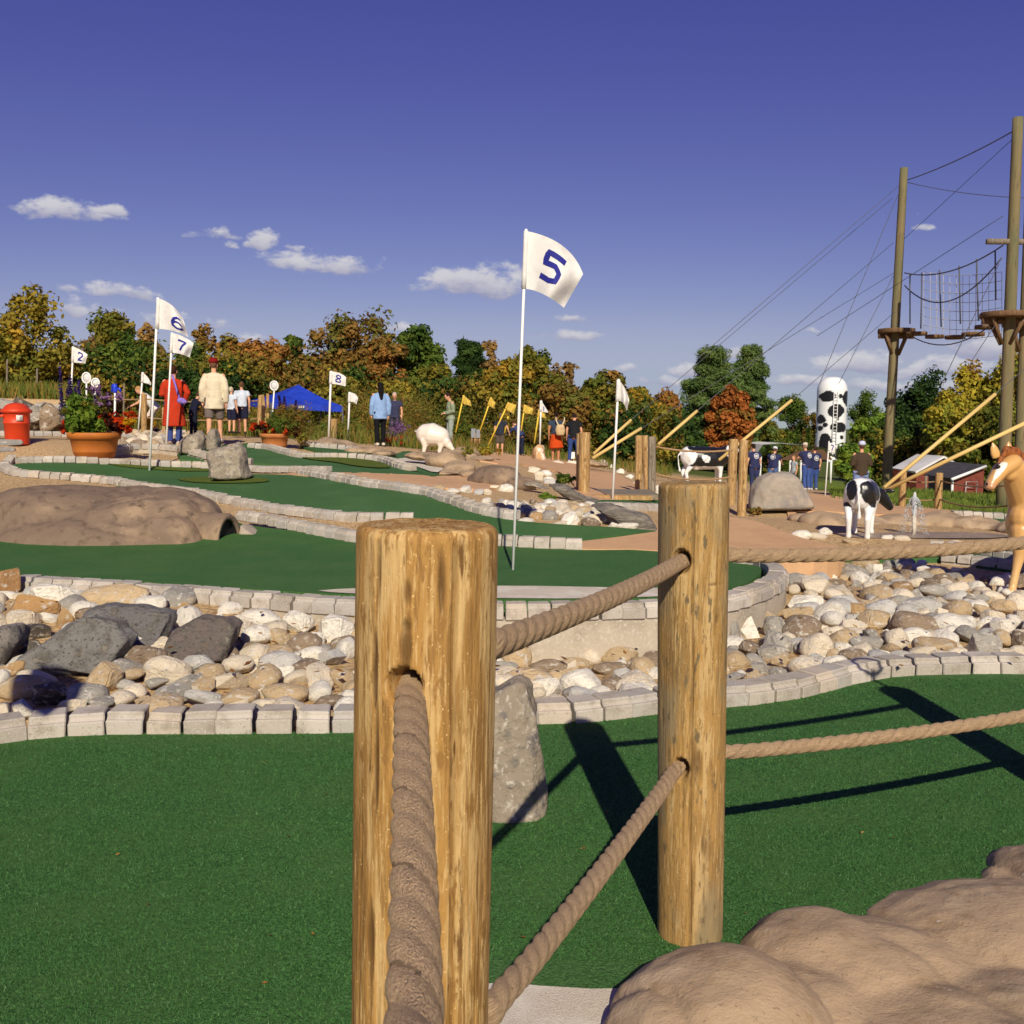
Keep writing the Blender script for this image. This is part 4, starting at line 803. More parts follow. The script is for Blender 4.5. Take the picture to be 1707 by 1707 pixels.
def flag(label, base, top, Y, ht, hb, ft, fb, mt=None, mb=None, digit=None, dbox=(.3, .28, .42, .55), cloth='cloth', pole='white', pr=.011, wave=.05, group='numbered flags of the course', cat='flag', Yb=None):
    b, t = at(*base, Yb or Y), at(*top, Y); root = thing('flag', label, cat, b, group)
    ext = (t - b).normalized()
    put('pole', *tube([b - ext * .05, b.lerp(t, .5), t + ext * .01], pr, 8), M[pole], root)
    kx = np.array; mt = mt or tuple((np.array(ht) + ft) / 2); mb = mb or tuple((np.array(hb) + fb) / 2)
    sz = abs(hb[1] - ht[1]) * Y / F
    def surf(u, v):                                          # u along, v up
        pt = quad3(ht, mt, ft, u); pb = quad3(hb, mb, fb, u); p = pb * (1 - v) + pt * v
        dy = wave * sz * 4 * u * (math.sin(u * 6.0 + v * 1.6 + 1) - math.sin(1 + v * 1.6)) * .6 + wave * sz * u * math.sin(9 * u - 4 * v)
        return at(p[0], p[1], Y + dy)
    n, m = 18, 12; V = [surf(i / n, j / m) for j in range(m + 1) for i in range(n + 1)]
    Fc = [(j * (n + 1) + i, j * (n + 1) + i + 1, (j + 1) * (n + 1) + i + 1, (j + 1) * (n + 1) + i) for j in range(m) for i in range(n)]
    cl = put('cloth', V, Fc, M[cloth], root)
    tb = [surf(0.0, 0) , surf(0.0, 1)]; put('sleeve', *tube([tb[0].lerp(tb[1], q / 4) for q in range(5)], pr * 1.6, 8), M[cloth], cl)
    if digit:
        u0, v0, du, dv = dbox; DV, DF = [], []
        for st in DIG[digit]:
            pts = []
            for a_, b_ in zip(st, st[1:]):
                for q in range(4): pts.append((a_[0] + (b_[0] - a_[0]) * q / 4, a_[1] + (b_[1] - a_[1]) * q / 4))
            pts.append(st[-1]); hw = .11 if digit in '68' else .125
            for sgn in (-1, 1):
                base_i = len(DV)
                for i, p in enumerate(pts):
                    a_, b_ = pts[max(0, i - 1)], pts[min(len(pts) - 1, i + 1)]; dx, dy = b_[0] - a_[0], b_[1] - a_[1]; Ld = math.hypot(dx, dy) or 1
                    for sd_ in (-1, 1):
                        x = p[0] - dy / Ld * hw * sd_; y = p[1] + dx / Ld * hw * sd_ * .8
                        q = surf(u0 + x * du, v0 + y * dv); DV.append(q + Vector((0, sgn * .004, 0)))
                for i in range(len(pts) - 1): o = base_i + 2 * i; DF.append((o, o + 1, o + 3, o + 2))
        put('number', DV, DF, M['bluepaint'], cl)
    return root
flag('tall white flag with blue number 5 on the raised green', (855, 953), (877, 384), 8.72, (877, 385), (873, 481), (972, 457), (940, 513), (938, 410), (905, 490), '5', (.30, .27, .36, .52), wave=.10, pr=.0125)
flag('white flag with blue number 6 standing on the winding green', (249, 789), (263, 497), 17, (264, 497), (262, 548), (307, 537), (314, 562), (290, 512), (290, 552), '6', (.42, .18, .42, .5), wave=.10, pr=.02)
flag('white flag with blue number 7 beside the person in the red coat', (277, 746), (287, 555), 21, (287, 555), (285, 588), (323, 572), (316, 596), (305, 561), (300, 590), '7', (.3, .2, .4, .55), pr=.02, wave=.10)
flag('white flag with blue number 2 rising behind the purple flowers', (116, 712), (122, 578), 26, (122, 578), (121, 604), (146, 591), (142, 606), (134, 583), (132, 605), '2', (.35, .18, .38, .6), pr=.022)
flag('small blank white pennant beside the squared rope fence post', (231, 713), (238, 621), 26, (238, 621), (237, 638), (252, 640), (251, 642), (247, 630), (244, 639), pr=.022)
flag('white flag with blue number 8 in front of the blue canopy', (548, 726), (552, 619), 27, (552, 619), (551, 640), (577, 629), (576, 644), (566, 622), (563, 641), '8', (.3, .2, .38, .6), pr=.028)
flag('white flag just to the right of the number 8 flag', (580, 729), (583, 654), 30, (583, 654), (582, 671), (597, 664), (594, 674), (592, 657), (588, 670), pr=.028)
flag('white flag between the wooden posts at the end of the walkway', (1021, 838), (1031, 633), 16, (1031, 633), (1029, 669), (1049, 667), (1045, 685), (1042, 648), (1038, 671), pr=.019, wave=.12)
flag('white flag with blue number 1 beside the orange skirt', (900, 742), (902, 668), 36, (902, 668), (901, 686), (914, 687), (913, 688), (908, 677), (907, 687), '1', (.15, .2, .5, .5), pr=.03)
flag('white flag with blue number 7 in front of the spotted silo', (1375, 832), (1382, 736), 29, (1383, 738), (1381, 752), (1393, 742), (1392, 755), (1388, 739), (1387, 754), '7', (.25, .2, .5, .6), pr=.018)
YG = 'yellow flags along the far path'
for base, top, ht, hb, ft, fb, lab in [((760, 719), (773, 659), (773, 659), (771, 673), (784, 668), (786, 677), 'yellow flag beside the person in the green jacket'),
                                       ((800, 718), (819, 663), (819, 663), (814, 676), (826, 671), (824, 681), 'yellow flag leaning over the grey sign boards'),
                                       ((815, 740), (848, 671), (848, 671), (843, 682), (861, 675), (856, 690), 'yellow flag on the long pole that leans the most'),
                                       ((868, 722), (875, 675), (875, 675), (873, 688), (889, 681), (887, 691), 'yellow flag just right of the number 5 pole'),
                                       ((891, 737), (899, 683), (899, 683), (897, 694), (908, 690), (910, 697), 'yellow flag half hidden by the number 1 flag')]:
    flag(lab, base, top, 40, ht, hb, ft, fb, cloth='yellowcloth', pole='yellow', pr=.03, wave=.1, group=YG, Yb=40)
put('marker_pole', *tube([at(841, 722, 41), at(847, 694, 41)], .03, 6), M['yellow'], None, at(841, 722, 41), label='bare yellow pole between the yellow flags', cat='pole', group='yellow flags along the far path')
# a flag left of the frame whose shadow lies on the stones
def side_flag():
    b = Vector((-2.27, 1.46, .01)); root = thing('flag', 'flag of this hole, out of view beside the front green, shading the stones', 'flag', b, 'numbered flags of the course')
    put('pole', *tube([b, b + Vector((0, 0, 2.75))], .0125, 8), M['white'], root)
    V, Fc = [], []
    for j in range(9):
        for i in range(13):
            u, v = i / 12, j / 8; V.append(b + Vector((.40 * u, .05 * math.sin(5 * u), 2.74 - .48 * (1 - v) - .12 * u * u - .1 * u * v)))
    Fc = [(j * 13 + i, j * 13 + i + 1, j * 13 + i + 14, j * 13 + i + 13) for j in range(8) for i in range(12)]
    put('cloth', V, Fc, M['cloth'], root)
side_flag()
# white ball nets on poles
def ball_net(label, base, head, w, h, Y, lean=0):
    b, c = at(*base, Y), at(*head, Y); root = thing('ball_net', label, 'net', b, 'white ball nets on poles'); k = Y / F
    put('pole', *tube([b, c - Vector((0, 0, h * k * .45))], .02, 6), M['white'], root)
    ring = [c + Vector((math.cos(a) * w * k * .5, 0, math.sin(a) * h * k * .5)) for a in [i * math.pi / 8 for i in range(17)]]
    put('rim', *tube(ring, .02, 6, cap=False), M['white'], root)
    V, Fc = ell(c + Vector((0, .06, 0)), (w * k * .46, .09, h * k * .47)); put('net', V, Fc, M['netwhite'], root)
M['netwhite'] = material('netwhite', (.72, .72, .70), .9, [(60, (.5, .5, .5), .45, .6, 2)], spec=.1)
ball_net('left of the two white ball nets above the purple flowers', (143, 715), (144, 630), 14, 17, 25)
ball_net('right of the two white ball nets above the purple flowers', (153, 715), (159, 638), 13, 14, 25)
ball_net('white ball net in front of the blue canopy', (452, 720), (457, 643), 13, 15, 28)
def net_over_post():
    b = p3b + Vector((.02, -.02, 1.3)); root = thing('ball_net', 'ball net standing on the out of view fence post', 'net', b, 'white ball nets on poles')
    put('pole', *tube([b, b + Vector((-.03, 0, .22))], .012, 6), M['white'], root); c = b + Vector((-.05, 0, .27))
    put('rim', *tube([c + Vector((math.cos(a) * .085, .04 * math.sin(a), math.sin(a) * .05)) for a in [i * math.pi / 8 for i in range(17)]], .012, 6, cap=False), M['white'], root)
net_over_post()
def cup(label, px, py, Y, r):
    p = at(px, py, Y); V, Fc = lathe([(r, -.02), (r, .006), (r * .72, .006), (r * .7, -.02)], p, 20, False); put('hole_cup', V, Fc, M['white'], None, p, label=label, cat='hole cup')
cup('white rim of the hole at the foot of the number 5 flag', 853, 952, 8.76, .058)

# ================================================================== FAUX ROCKS AND BOULDERS
def roughen(amp, sc, oct=3, seed=0):
    def fn(o, me):
        n = len(me.vertices); A = np.empty(n * 3, dtype=np.float32); me.vertices.foreach_get('co', A); A = A.reshape(-1, 3)
        Nn = np.empty(n * 3, dtype=np.float32); me.vertices.foreach_get('normal', Nn); Nn = Nn.reshape(-1, 3)
        A = A + Nn * (amp * fbm(A + seed, sc, oct))[:, None]; me.vertices.foreach_set('co', A.astype(np.float32).ravel()); me.update()
    return fn
L_ = [ell((.49, 2.28, -.02), (.28, .33, .225)), ell((1.0, 2.60, -.04), (.38, .38, .155)), ell((.80, 2.40, -.05), (.2, .3, .14)), ell((1.44, 2.80, -.04), (.46, .44, .165)), ell((1.95, 3.02, -.04), (.50, .50, .19)), ell((1.2, 2.2, -.06), (.55, .5, .19)), ell((1.75, 2.6, -.06), (.5, .5, .18)), ell((.80, 1.9, -.05), (.5, .5, .15)), ell((2.3, 3.0, -.06), (.5, .5, .18)), ell((1.6, 2.0, -.06), (.8, .5, .22))]
def crease(o, me, dp=.030, sc=2.3, seed=4):
    n = len(me.vertices); A = np.empty(n * 3, dtype=np.float32); me.vertices.foreach_get('co', A); A = A.reshape(-1, 3); Nn = np.empty(n * 3, dtype=np.float32); me.vertices.foreach_get('normal', Nn)
    k = np.clip(1 - np.abs(fbm(A + seed, sc, 2)) * 4.5, 0, 1) ** 2; A = A - Nn.reshape(-1, 3) * (dp * k)[:, None]; me.vertices.foreach_set('co', A.astype(np.float32).ravel()); me.update()
def flatten(z0, f):
    def fn(o, me):
        n = len(me.vertices); A = np.empty(n * 3, dtype=np.float32); me.vertices.foreach_get('co', A); A = A.reshape(-1, 3); A[:, 2] = np.where(A[:, 2] > z0, z0 + (A[:, 2] - z0) * f, A[:, 2]); me.vertices.foreach_set('co', A.ravel()); me.update()
    return fn
def faux_after(o, me):
    roughen(.034, 2.0, 2, 3)(o, me); crease(o, me, .014, 1.7); roughen(.0045, 9, 4, 9)(o, me)
blob('faux_rock', L_, .012, M['fauxrock'], None, (1.2, 2.6, 0), 4, faux_after, label='big lumpy tan faux rock in the front corner of the green', cat='faux rock')
# the brown mound with the tunnel on the raised green
mx_ = lambda px, py, Y: at(px, py, Y)
Lm = [ell((-4.75, 11.3, .24), (1.15, 1.0, .62)), ell((-4.1, 11.1, .22), (1.0, .9, .56)), ell((-3.62, 10.95, .20), (.55, .7, .48)), ell((-4.30, 10.42, .12), (1.0, .46, .34)), ell((-3.55, 10.42, .12), (.46, .36, .36)), ell((-5.9, 11.6, .2), (.9, .8, .36))]
blob('faux_rock', Lm, .035, M['brownrock'], None, (-4.2, 11.2, .2), 5, lambda o, me: (flatten(.34, .5)(o, me), roughen(.06, 1.3, 2, 5)(o, me), crease(o, me, .03, .9), roughen(.018, 5, 3, 2)(o, me)), label='broad brown faux rock mound with a tunnel on the raised green', cat='faux rock')
def tunnel():
    c = at(366, 886, 10.62); ax = Vector((.94, -.34, 0)); sidev = Vector((.34, .94, 0)); root = thing('ball_tunnel', 'arched dark tunnel mouth at the right end of the brown mound', 'tunnel', c)
    V, Fc = [], []; n = 14
    for k, (rr, d) in enumerate(((.225, -.5), (.225, .0), (.215, .025), (.185, .025), (.178, .0), (.178, -.5))):
        for i in range(n + 1):
            a = -.25 + (math.pi + .5) * i / n; V.append(c + ax * (d + .10) + sidev * (math.cos(a) * rr) + Vector((0, 0, math.sin(a) * rr * 1.45 - .13)))
    for k in range(5):
        for i in range(n): o = k * (n + 1) + i; Fc.append((o, o + 1, o + n + 2, o + n + 1))
    put('arch', V, Fc, M['brownrock'], root)
    V2 = [c + ax * .06 + sidev * x + Vector((0, 0, z)) for x, z in ((-.19, -.16), (.19, -.16), (.19, .02), (.10, .12), (-.10, .12), (-.19, .02))]; put('shade_sheet', V2, [(0, 1, 2, 3, 4, 5)], M['black'], root)  # black sheet just inside the mouth, painted shade for the tunnel depth
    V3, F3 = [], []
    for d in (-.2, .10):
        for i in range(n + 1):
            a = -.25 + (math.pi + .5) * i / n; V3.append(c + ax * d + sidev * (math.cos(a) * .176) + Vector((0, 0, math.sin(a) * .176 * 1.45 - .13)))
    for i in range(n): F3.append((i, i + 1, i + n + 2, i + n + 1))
    put('shade_lining', V3, F3, M['black'], root)  # black round the inside, the tunnel's darkness put in as colour
tunnel()
def _ro_late():
    rock_outline('faux_rock', 'pale grey sloping rock at the right of the tunnel mouth', [(394, 909), (398, 880), (408, 871), (426, 880), (444, 893), (464, 908)], 10.9, .4, M['greyfaux2'], 14, 'faux rock', rough=(.015, 3), voxel=.02)
def rock_outline(name, label, pts, Y, thick, mat, seed=1, cat='rock', slant=.0, rough=(.02, 3.0), voxel=.03, group=None, taper=.62, smooth=2):
    """a boulder with a given silhouette, real thickness and worn faces"""
    r = random.Random(seed); k = Y / F; cx = sum(p[0] for p in pts) / len(pts); cy = sum(p[1] for p in pts) / len(pts); c = at(cx, cy, Y); lo_ = max(p[1] for p in pts)
    bm = bmesh.new(); rings = []
    for d, f in ((-.5, taper), (-.28, .93), (.1, 1.0), (.5, .7)):
        ring = []
        for px, py in pts:
            qx, qy = cx + (px - cx) * f, lo_ + (py - lo_) * (f * .5 + .5)
            q = at(qx, qy, Y); q.y += d * thick + slant * (q.z - c.z); q += Vector((r.uniform(-1, 1), r.uniform(-1, 1), r.uniform(-1, 1))) * thick * .05
            ring.append(bm.verts.new(q))
        rings.append(ring)
    n = len(pts)
    for a, b in zip(rings, rings[1:]):
        for i in range(n): bm.faces.new((a[i], a[(i + 1) % n], b[(i + 1) % n], b[i]))
    bm.faces.new(rings[0][::-1]); bm.faces.new(rings[-1]); bmesh.ops.recalc_face_normals(bm, faces=bm.faces)
    V = [tuple(v.co) for v in bm.verts]; bm.verts.index_update(); Fc = [tuple(v.index for v in f.verts) for f in bm.faces]; bm.free()
    base = at(cx, lo_, Y)
    o = blob(name, [(V, Fc)], voxel, mat, None, base, smooth, lambda o, me: (roughen(rough[0], rough[1], 3, seed)(o, me), roughen(rough[0] * .35, rough[1] * 4, 3, seed)(o, me)))
    return settag(o, label, cat, group)
for lab_, pts_, col_, sl_ in [('long flat charcoal slate slab leaning below the brick edge', [(134, 1020), (168, 1010), (240, 1012), (292, 1018), (293, 1034), (279, 1072), (222, 1072), (138, 1052)], S(122, 118, 116), .9),
                         ('dark slate slab with pale veins, in front of the long flat slab', [(40, 1092), (84, 1062), (102, 1044), (146, 1022), (198, 1036), (226, 1060), (214, 1088), (204, 1112), (110, 1106), (52, 1102)], S(136, 132, 126), .7),
                         ('dark wedge of slate beside the white round stones', [(280, 1080), (288, 1050), (330, 1026), (388, 1030), (402, 1044), (384, 1088), (344, 1096), (300, 1094)], S(118, 106, 98), .7),
                         ('grey slate block cut by the left edge of the stone bed', [(-10, 1048), (30, 1044), (36, 1066), (20, 1100), (-10, 1106)], S(140, 132, 124), .6)]:
    yb_ = max(p[1] for p in pts_); p_ = hit_fn(sum(p[0] for p in pts_) / len(pts_), yb_, bedz); o_ = rock_outline('slate_slab', lab_, pts_, p_.y + .12, .26, M['slab'], int(pts_[0][0]) + 60, 'rock', slant=sl_, rough=(.013, 6), voxel=.012, group='slate slabs in the stone bed', taper=.9, smooth=1); o_.color = (*col_, 1)
M['greyfaux2'] = material('greyfaux2', (.40, .33, .26), .9, [(3, (.28, .23, .18), .45, .65, 5)], (20, .5, .02, 5)); _ro_late()
rock_outline('boulder', 'upright grey boulder leaning behind the closest post on the front green', [(770, 1160), (830, 1145), (862, 1124), (881, 1133), (897, 1188), (910, 1245), (915, 1330), (897, 1378), (840, 1382), (770, 1384)], 3.78, .26, M['greyrock'], 3, slant=.15, rough=(.012, 5), voxel=.009, smooth=2)
rock_outline('boulder', 'large pale grey boulder standing on the winding green', [(347, 796), (349, 755), (360, 744), (385, 738), (402, 735), (412, 748), (417, 775), (419, 797), (380, 799)], 15.3, .55, M['greyrock'], 4, rough=(.03, 2.5), voxel=.025)
rock_outline('boulder', 'squat grey boulder behind the pale boulder', [(298, 754), (302, 735), (318, 724), (334, 716), (343, 728), (344, 752), (320, 757)], 19, .5, M['greyrock'], 5, rough=(.03, 2.5), voxel=.035)
rock_outline('boulder', 'narrow tan boulder touching the squat grey one', [(344, 752), (345, 725), (355, 712), (363, 714), (366, 735), (365, 753)], 19.2, .4, M['greyrock'], 6, rough=(.03, 2.5), voxel=.035)
M['gneiss'] = material('gneiss', (.17, .15, .125), .85, [(3, (.30, .26, .21), .45, .65, 6, (1, 1, 6)), (8, (.09, .08, .07), .55, .7, 5, (1, 1, 5))], (10, .8, .05, 6, (1, 1, 5)), spec=.2)
rock_outline('ledge_rock', 'long striped grey ledge rock beside the tan path', [(985, 842), (1005, 838), (1045, 847), (1082, 862), (1093, 878), (1088, 886), (1055, 884), (1020, 868)], 12.0, .7, M['gneiss'], 8, rough=(.03, 3), voxel=.03)
rock_outline('ledge_rock', 'dark jagged ledge rock above the mulch by the wooden post', [(905, 806), (930, 806), (960, 818), (1003, 833), (1005, 843), (960, 834), (925, 818)], 14.5, .5, M['gneiss'], 9, rough=(.04, 3), voxel=.03)
rock_outline('faux_rock', 'grey angular faux rock in front of the people in navy shirts', [(1244, 846), (1250, 812), (1262, 795), (1280, 785), (1318, 786), (1332, 796), (1345, 822), (1354, 846), (1300, 849)], 17.5, .7, M['greyfaux'] if 'greyfaux' in M else M.setdefault('greyfaux', material('greyfaux', (.36, .31, .25), .9, [(1.5, (.22, .20, .19), .45, .65, 4), (3, (.44, .35, .26), .5, .7, 4), (12, (.30, .26, .22), .5, .7, 5)], (16, .5, .03, 5))), 10, 'faux rock', rough=(.02, 2), voxel=.035, smooth=3)
def lump(name, label, items, mat, voxel, amp=.05, sc=1.5, cat='faux rock'):
    c = at(*items[0][:3]); blob(name, [ell(at(px, py, Y), (w * Y / F / 2, d, h * Y / F / 2)) for px, py, Y, w, h, d in items], voxel, mat, None, c, 4, roughen(amp, sc, 3, items[0][0]), label=label, cat=cat)
lump('faux_rock', 'smooth dark brown faux rock beside the tan path', [(832, 800, 16.6, 90, 58, .5), (868, 808, 16.3, 64, 36, .4), (800, 803, 16.8, 40, 30, .4)], M['brownrock'], .03)
lump('faux_rock', 'low hollow pale rock lip at the end of the dark brown faux rock', [(888, 808, 15.6, 40, 18, .25), (905, 813, 15.4, 30, 9, .2)], M['greyrock'], .025, .03)
lump('faux_rock', 'tan faux rocks below the pig statue', [(700, 760, 19.5, 60, 22, .5), (740, 768, 19, 70, 28, .5), (765, 780, 18.3, 60, 26, .4), (740, 788, 17.9, 70, 16, .4), (780, 790, 17.6, 40, 18, .4)], M['fauxrock'], .035)
lump('faux_rock', 'tan faux rocks in front of the person in the blue shirt', [(560, 745, 23, 70, 22, .6), (610, 752, 22, 70, 16, .5), (640, 756, 21.5, 46, 12, .4), (545, 738, 24, 40, 18, .5)], M['fauxrock'], .04)
lump('faux_rock', 'tan faux rock bank behind the pig statue', [(770, 758, 27, 60, 16, .8), (800, 765, 26, 50, 10, .6), (745, 752, 28, 40, 12, .6)], M['fauxrock'], .05)
lump('faux_rock', 'tan faux rock rim behind the fountain', [(1380, 872, 15, 90, 30, .5), (1440, 870, 15.6, 90, 30, .5), (1500, 872, 15.9, 110, 30, .5), (1570, 874, 15.9, 110, 34, .5), (1640, 878, 15.4, 100, 36, .5), (1700, 884, 14.8, 90, 40, .5), (1750, 890, 14.4, 80, 40, .5), (1345, 866, 16, 60, 18, .5)], M['fauxrock'], .04, .06)
lump('faux_rock', 'pale tan low rock on the walkway beside the black t-shirt man', [(1000, 775, 30, 30, 10, .4), (985, 772, 30, 24, 10, .4)], M['fauxrock'], .06)
rock_outline('boulder', 'tan and white blotched boulder beside the orange skirt', [(890, 768), (890, 748), (897, 742), (906, 742), (910, 752), (912, 768), (900, 770)], 34, .6, M.setdefault('blotch', material('blotch', (.55, .33, .16), .85, [(5, (.75, .66, .55), .5, .6, 4)], (8, .5, .05, 4))), 12, rough=(.06, 2.2), voxel=.05)
M['water'] = material('water', (.34, .25, .165), .4, [(3, (.24, .175, .115), .4, .7)], (14, .8, .05), spec=.4)
patch('pond', [gp(a, b, .02) for a, b in [(1400, 891), (1460, 888), (1560, 887), (1640, 888), (1690, 893), (1650, 897), (1560, 897), (1440, 897)]], off(.02), M['water'], .4, kind='structure', label='shallow pond of the fountain')
def fountain():
    b, t = at(1523, 896, 13.3), at(1525, 822, 13.3); root = thing('fountain', 'white fountain pipe spraying water beside the calf statue', 'fountain', b)
    put('pipe', *tube([b, b.lerp(t, .55)], .027, 10), M['fpipe'], root)
    put('water_jet', *capsule([b.lerp(t, .5), b.lerp(t, .7), b.lerp(t, .88), t], [.028, .034, .030, .016]), M['spray'], root)
    V, Fc = [], []; r = random.Random(4)
    for i in range(650):
        a = r.uniform(0, 6.28); s = r.random(); rr = .02 + .17 * s * r.uniform(.6, 1.1); z = t.z - .05 - (t.z - b.z) * (s ** 1.8) * r.uniform(.8, 1.05); c = Vector((t.x + math.cos(a) * rr, t.y + math.sin(a) * rr, z)); q = r.uniform(.002, .006)
        v, f = tube([c, c + Vector((math.cos(a) * q, math.sin(a) * q, -q * 3.5))], [q, q * .5], 4); n = len(V); V += v; Fc += [tuple(i2 + n for i2 in g) for g in f]
    put('spray_drops', V, Fc, M['spray'], root, kind='stuff')
flat('fpipe', (.62, .55, .45), .6)
M['spray'] = bpy.data.materials.new('spray'); M['spray'].use_nodes = True
_b = M['spray'].node_tree.nodes['Principled BSDF']; _b.inputs['Base Color'].default_value = (.85, .88, .92, 1); _b.inputs['Transmission Weight'].default_value = .5; _b.inputs['Roughness'].default_value = .25; _b.inputs['IOR'].default_value = 1.33
fountain()

# ================================================================== ANIMAL STATUES
def paint(fn):
    def g(o, me):
        n = len(me.vertices); A = np.empty(n * 3, dtype=np.float32); me.vertices.foreach_get('co', A); set_cols(me, fn(A.reshape(-1, 3)))
    return g
M['gloss'] = material('gloss', (.8, .8, .8), .32, use='Col', spec=.5, bump=(30, .08, .01))
def xf(parts, M4):
    return [([M4 @ Vector(v) for v in V], Fc) for V, Fc in parts]
def cow_parts(s=1.0, fat=1.0, hd=-1):
    L = []
    L.append(capsule([(0, -.30, .60), (0, -.05, .565), (0, .22, .565), (0, .40, .60)], [.165 * fat, .205 * fat, .195 * fat, .15 * fat], 16, [.19 * fat, .215 * fat, .21 * fat, .17 * fat], (1, 0, 0)))
    L.append(ell((0, -.33, .64), (.175 * fat, .15, .15 * fat)))
    for sx in (-1, 1):
        L.append(capsule([(sx * .10, -.31, .60), (sx * .135, -.26, .46), (sx * .125, -.37, .31), (sx * .12, -.40, .27), (sx * .12, -.36, .09), (sx * .12, -.34, .03)], [.11, .085, .048, .042, .033, .042], 10))
        L.append(capsule([(sx * .10, .32, .54), (sx * .115, .33, .42), (sx * .11, .345, .27), (sx * .11, .335, .09), (sx * .11, .345, .03)], [.10, .07, .044, .032, .042], 10))
    if hd < 0: nk0 = [(0, .42, .66), (0, .58, .76), (0, .66, .80)]; h0 = [(0, .66, .82), (0, .78, .76), (0, .92, .66)]; ears = (0, .68, .86)
    else: nk0 = [(.02, .44, .60), (.10, .60, .58), (.16, .66, .55)]; h0 = [(.17, .66, .55), (.24, .74, .46), (.31, .82, .36)]; ears = (.17, .66, .60)
    L.append(capsule(nk0, [.14, .105, .09], 12)); L.append(capsule(h0, [.09, .08, .055], 12))
    for sx in (-1, 1): L.append(ell((ears[0] + sx * .14, ears[1], ears[2]), (.08, .02, .035)))
    L.append(capsule([(0, -.47, .70), (0, -.54, .62), (.02, -.53, .42), (.02, -.50, .30)], [.025, .018, .016, .03], 8))
    L.append(ell((0, -.14, .39), (.10, .11, .08)))
    return [([Vector(v) * s for v in V], Fc) for V, Fc in L]
def cowpaint(sc, thr, seed, zleg, ells=()):
    def fn(A):
        f = fbm(A + seed, sc, 2); black = (f > thr) & (A[:, 2] > zleg)
        for c, r in ells: 
            q = ((A - np.array(c)) / np.array(r)); black = black | ((q ** 2).sum(1) + .25 * vnoise(A * 9 + seed) < 1)
        c = np.where(black[:, None], np.array([[.012, .012, .013]]), np.array([[.80, .79, .77]])); return c
    return paint(fn)
def statue(name, label, parts, pos, heading, voxel, after, mat=None):
    M4 = Matrix.Translation(pos) @ Matrix.Rotation(heading, 4, 'Z')
    o = blob(name, xf(parts, Matrix.Identity(4)), voxel, mat or M['gloss'], None, (0, 0, 0), 3, after, label=label, cat=name.replace('_', ' '))
    o.location = pos; o.rotation_euler = (0, 0, heading); return o
cp = at(1434, 894, 13.0)
statue('calf_statue', 'black and white calf statue standing by the fountain pond', cow_parts(.93, 1.16, 1), cp, math.radians(-24), .012, cowpaint(4.2, .34, 3, .40, [((.11, -.44, .60), (.075, .2, .15)), ((-.09, -.44, .62), (.065, .2, .14)), ((.17, -.12, .62), (.10, .14, .15)), ((-.18, -.1, .66), (.10, .13, .12)), ((.22, .72, .48), (.24, .3, .22)), ((.19, .22, .60), (.1, .16, .14)), ((-.05, .05, .78), (.1, .12, .1))]))
cp = at(1171, 809, 33.0)
statue('cow_statue', 'black and white cow statue behind the rope between the posts', cow_parts(1.55, 1.12), cp, math.radians(-82), .03, cowpaint(1.9, -.02, 9, .62))
def pig():
    p = at(720, 755, 26.0); L = [capsule([(-.14, .05, .47), (0, 0, .46), (.20, -.05, .42)], [.27, .305, .25], 16), capsule([(.3, -.1, .34), (.46, -.16, .18)], [.15, .09], 12), capsule([(.46, -.16, .16), (.53, -.18, .11)], [.06, .055], 10), ell((.40, -.24, .30), (.05, .02, .08)), ell((.40, -.02, .30), (.05, .02, .08))]
    for x, y in ((-.2, -.12), (-.16, .16), (.20, -.16), (.22, .08)): L.append(capsule([(x, y, .32), (x + .03, y, .16), (x, y, .02)], [.10, .065, .05], 10))
    L.append(capsule([(-.40, .05, .52), (-.45, .03, .56), (-.42, 0, .60)], [.02, .015, .012], 8))
    statue('pig_statue', 'pale pink pig statue rooting on the tan rocks', L, p, 0, .02, paint(lambda A: np.tile([[.76, .68, .58]], (len(A), 1))))
pig()
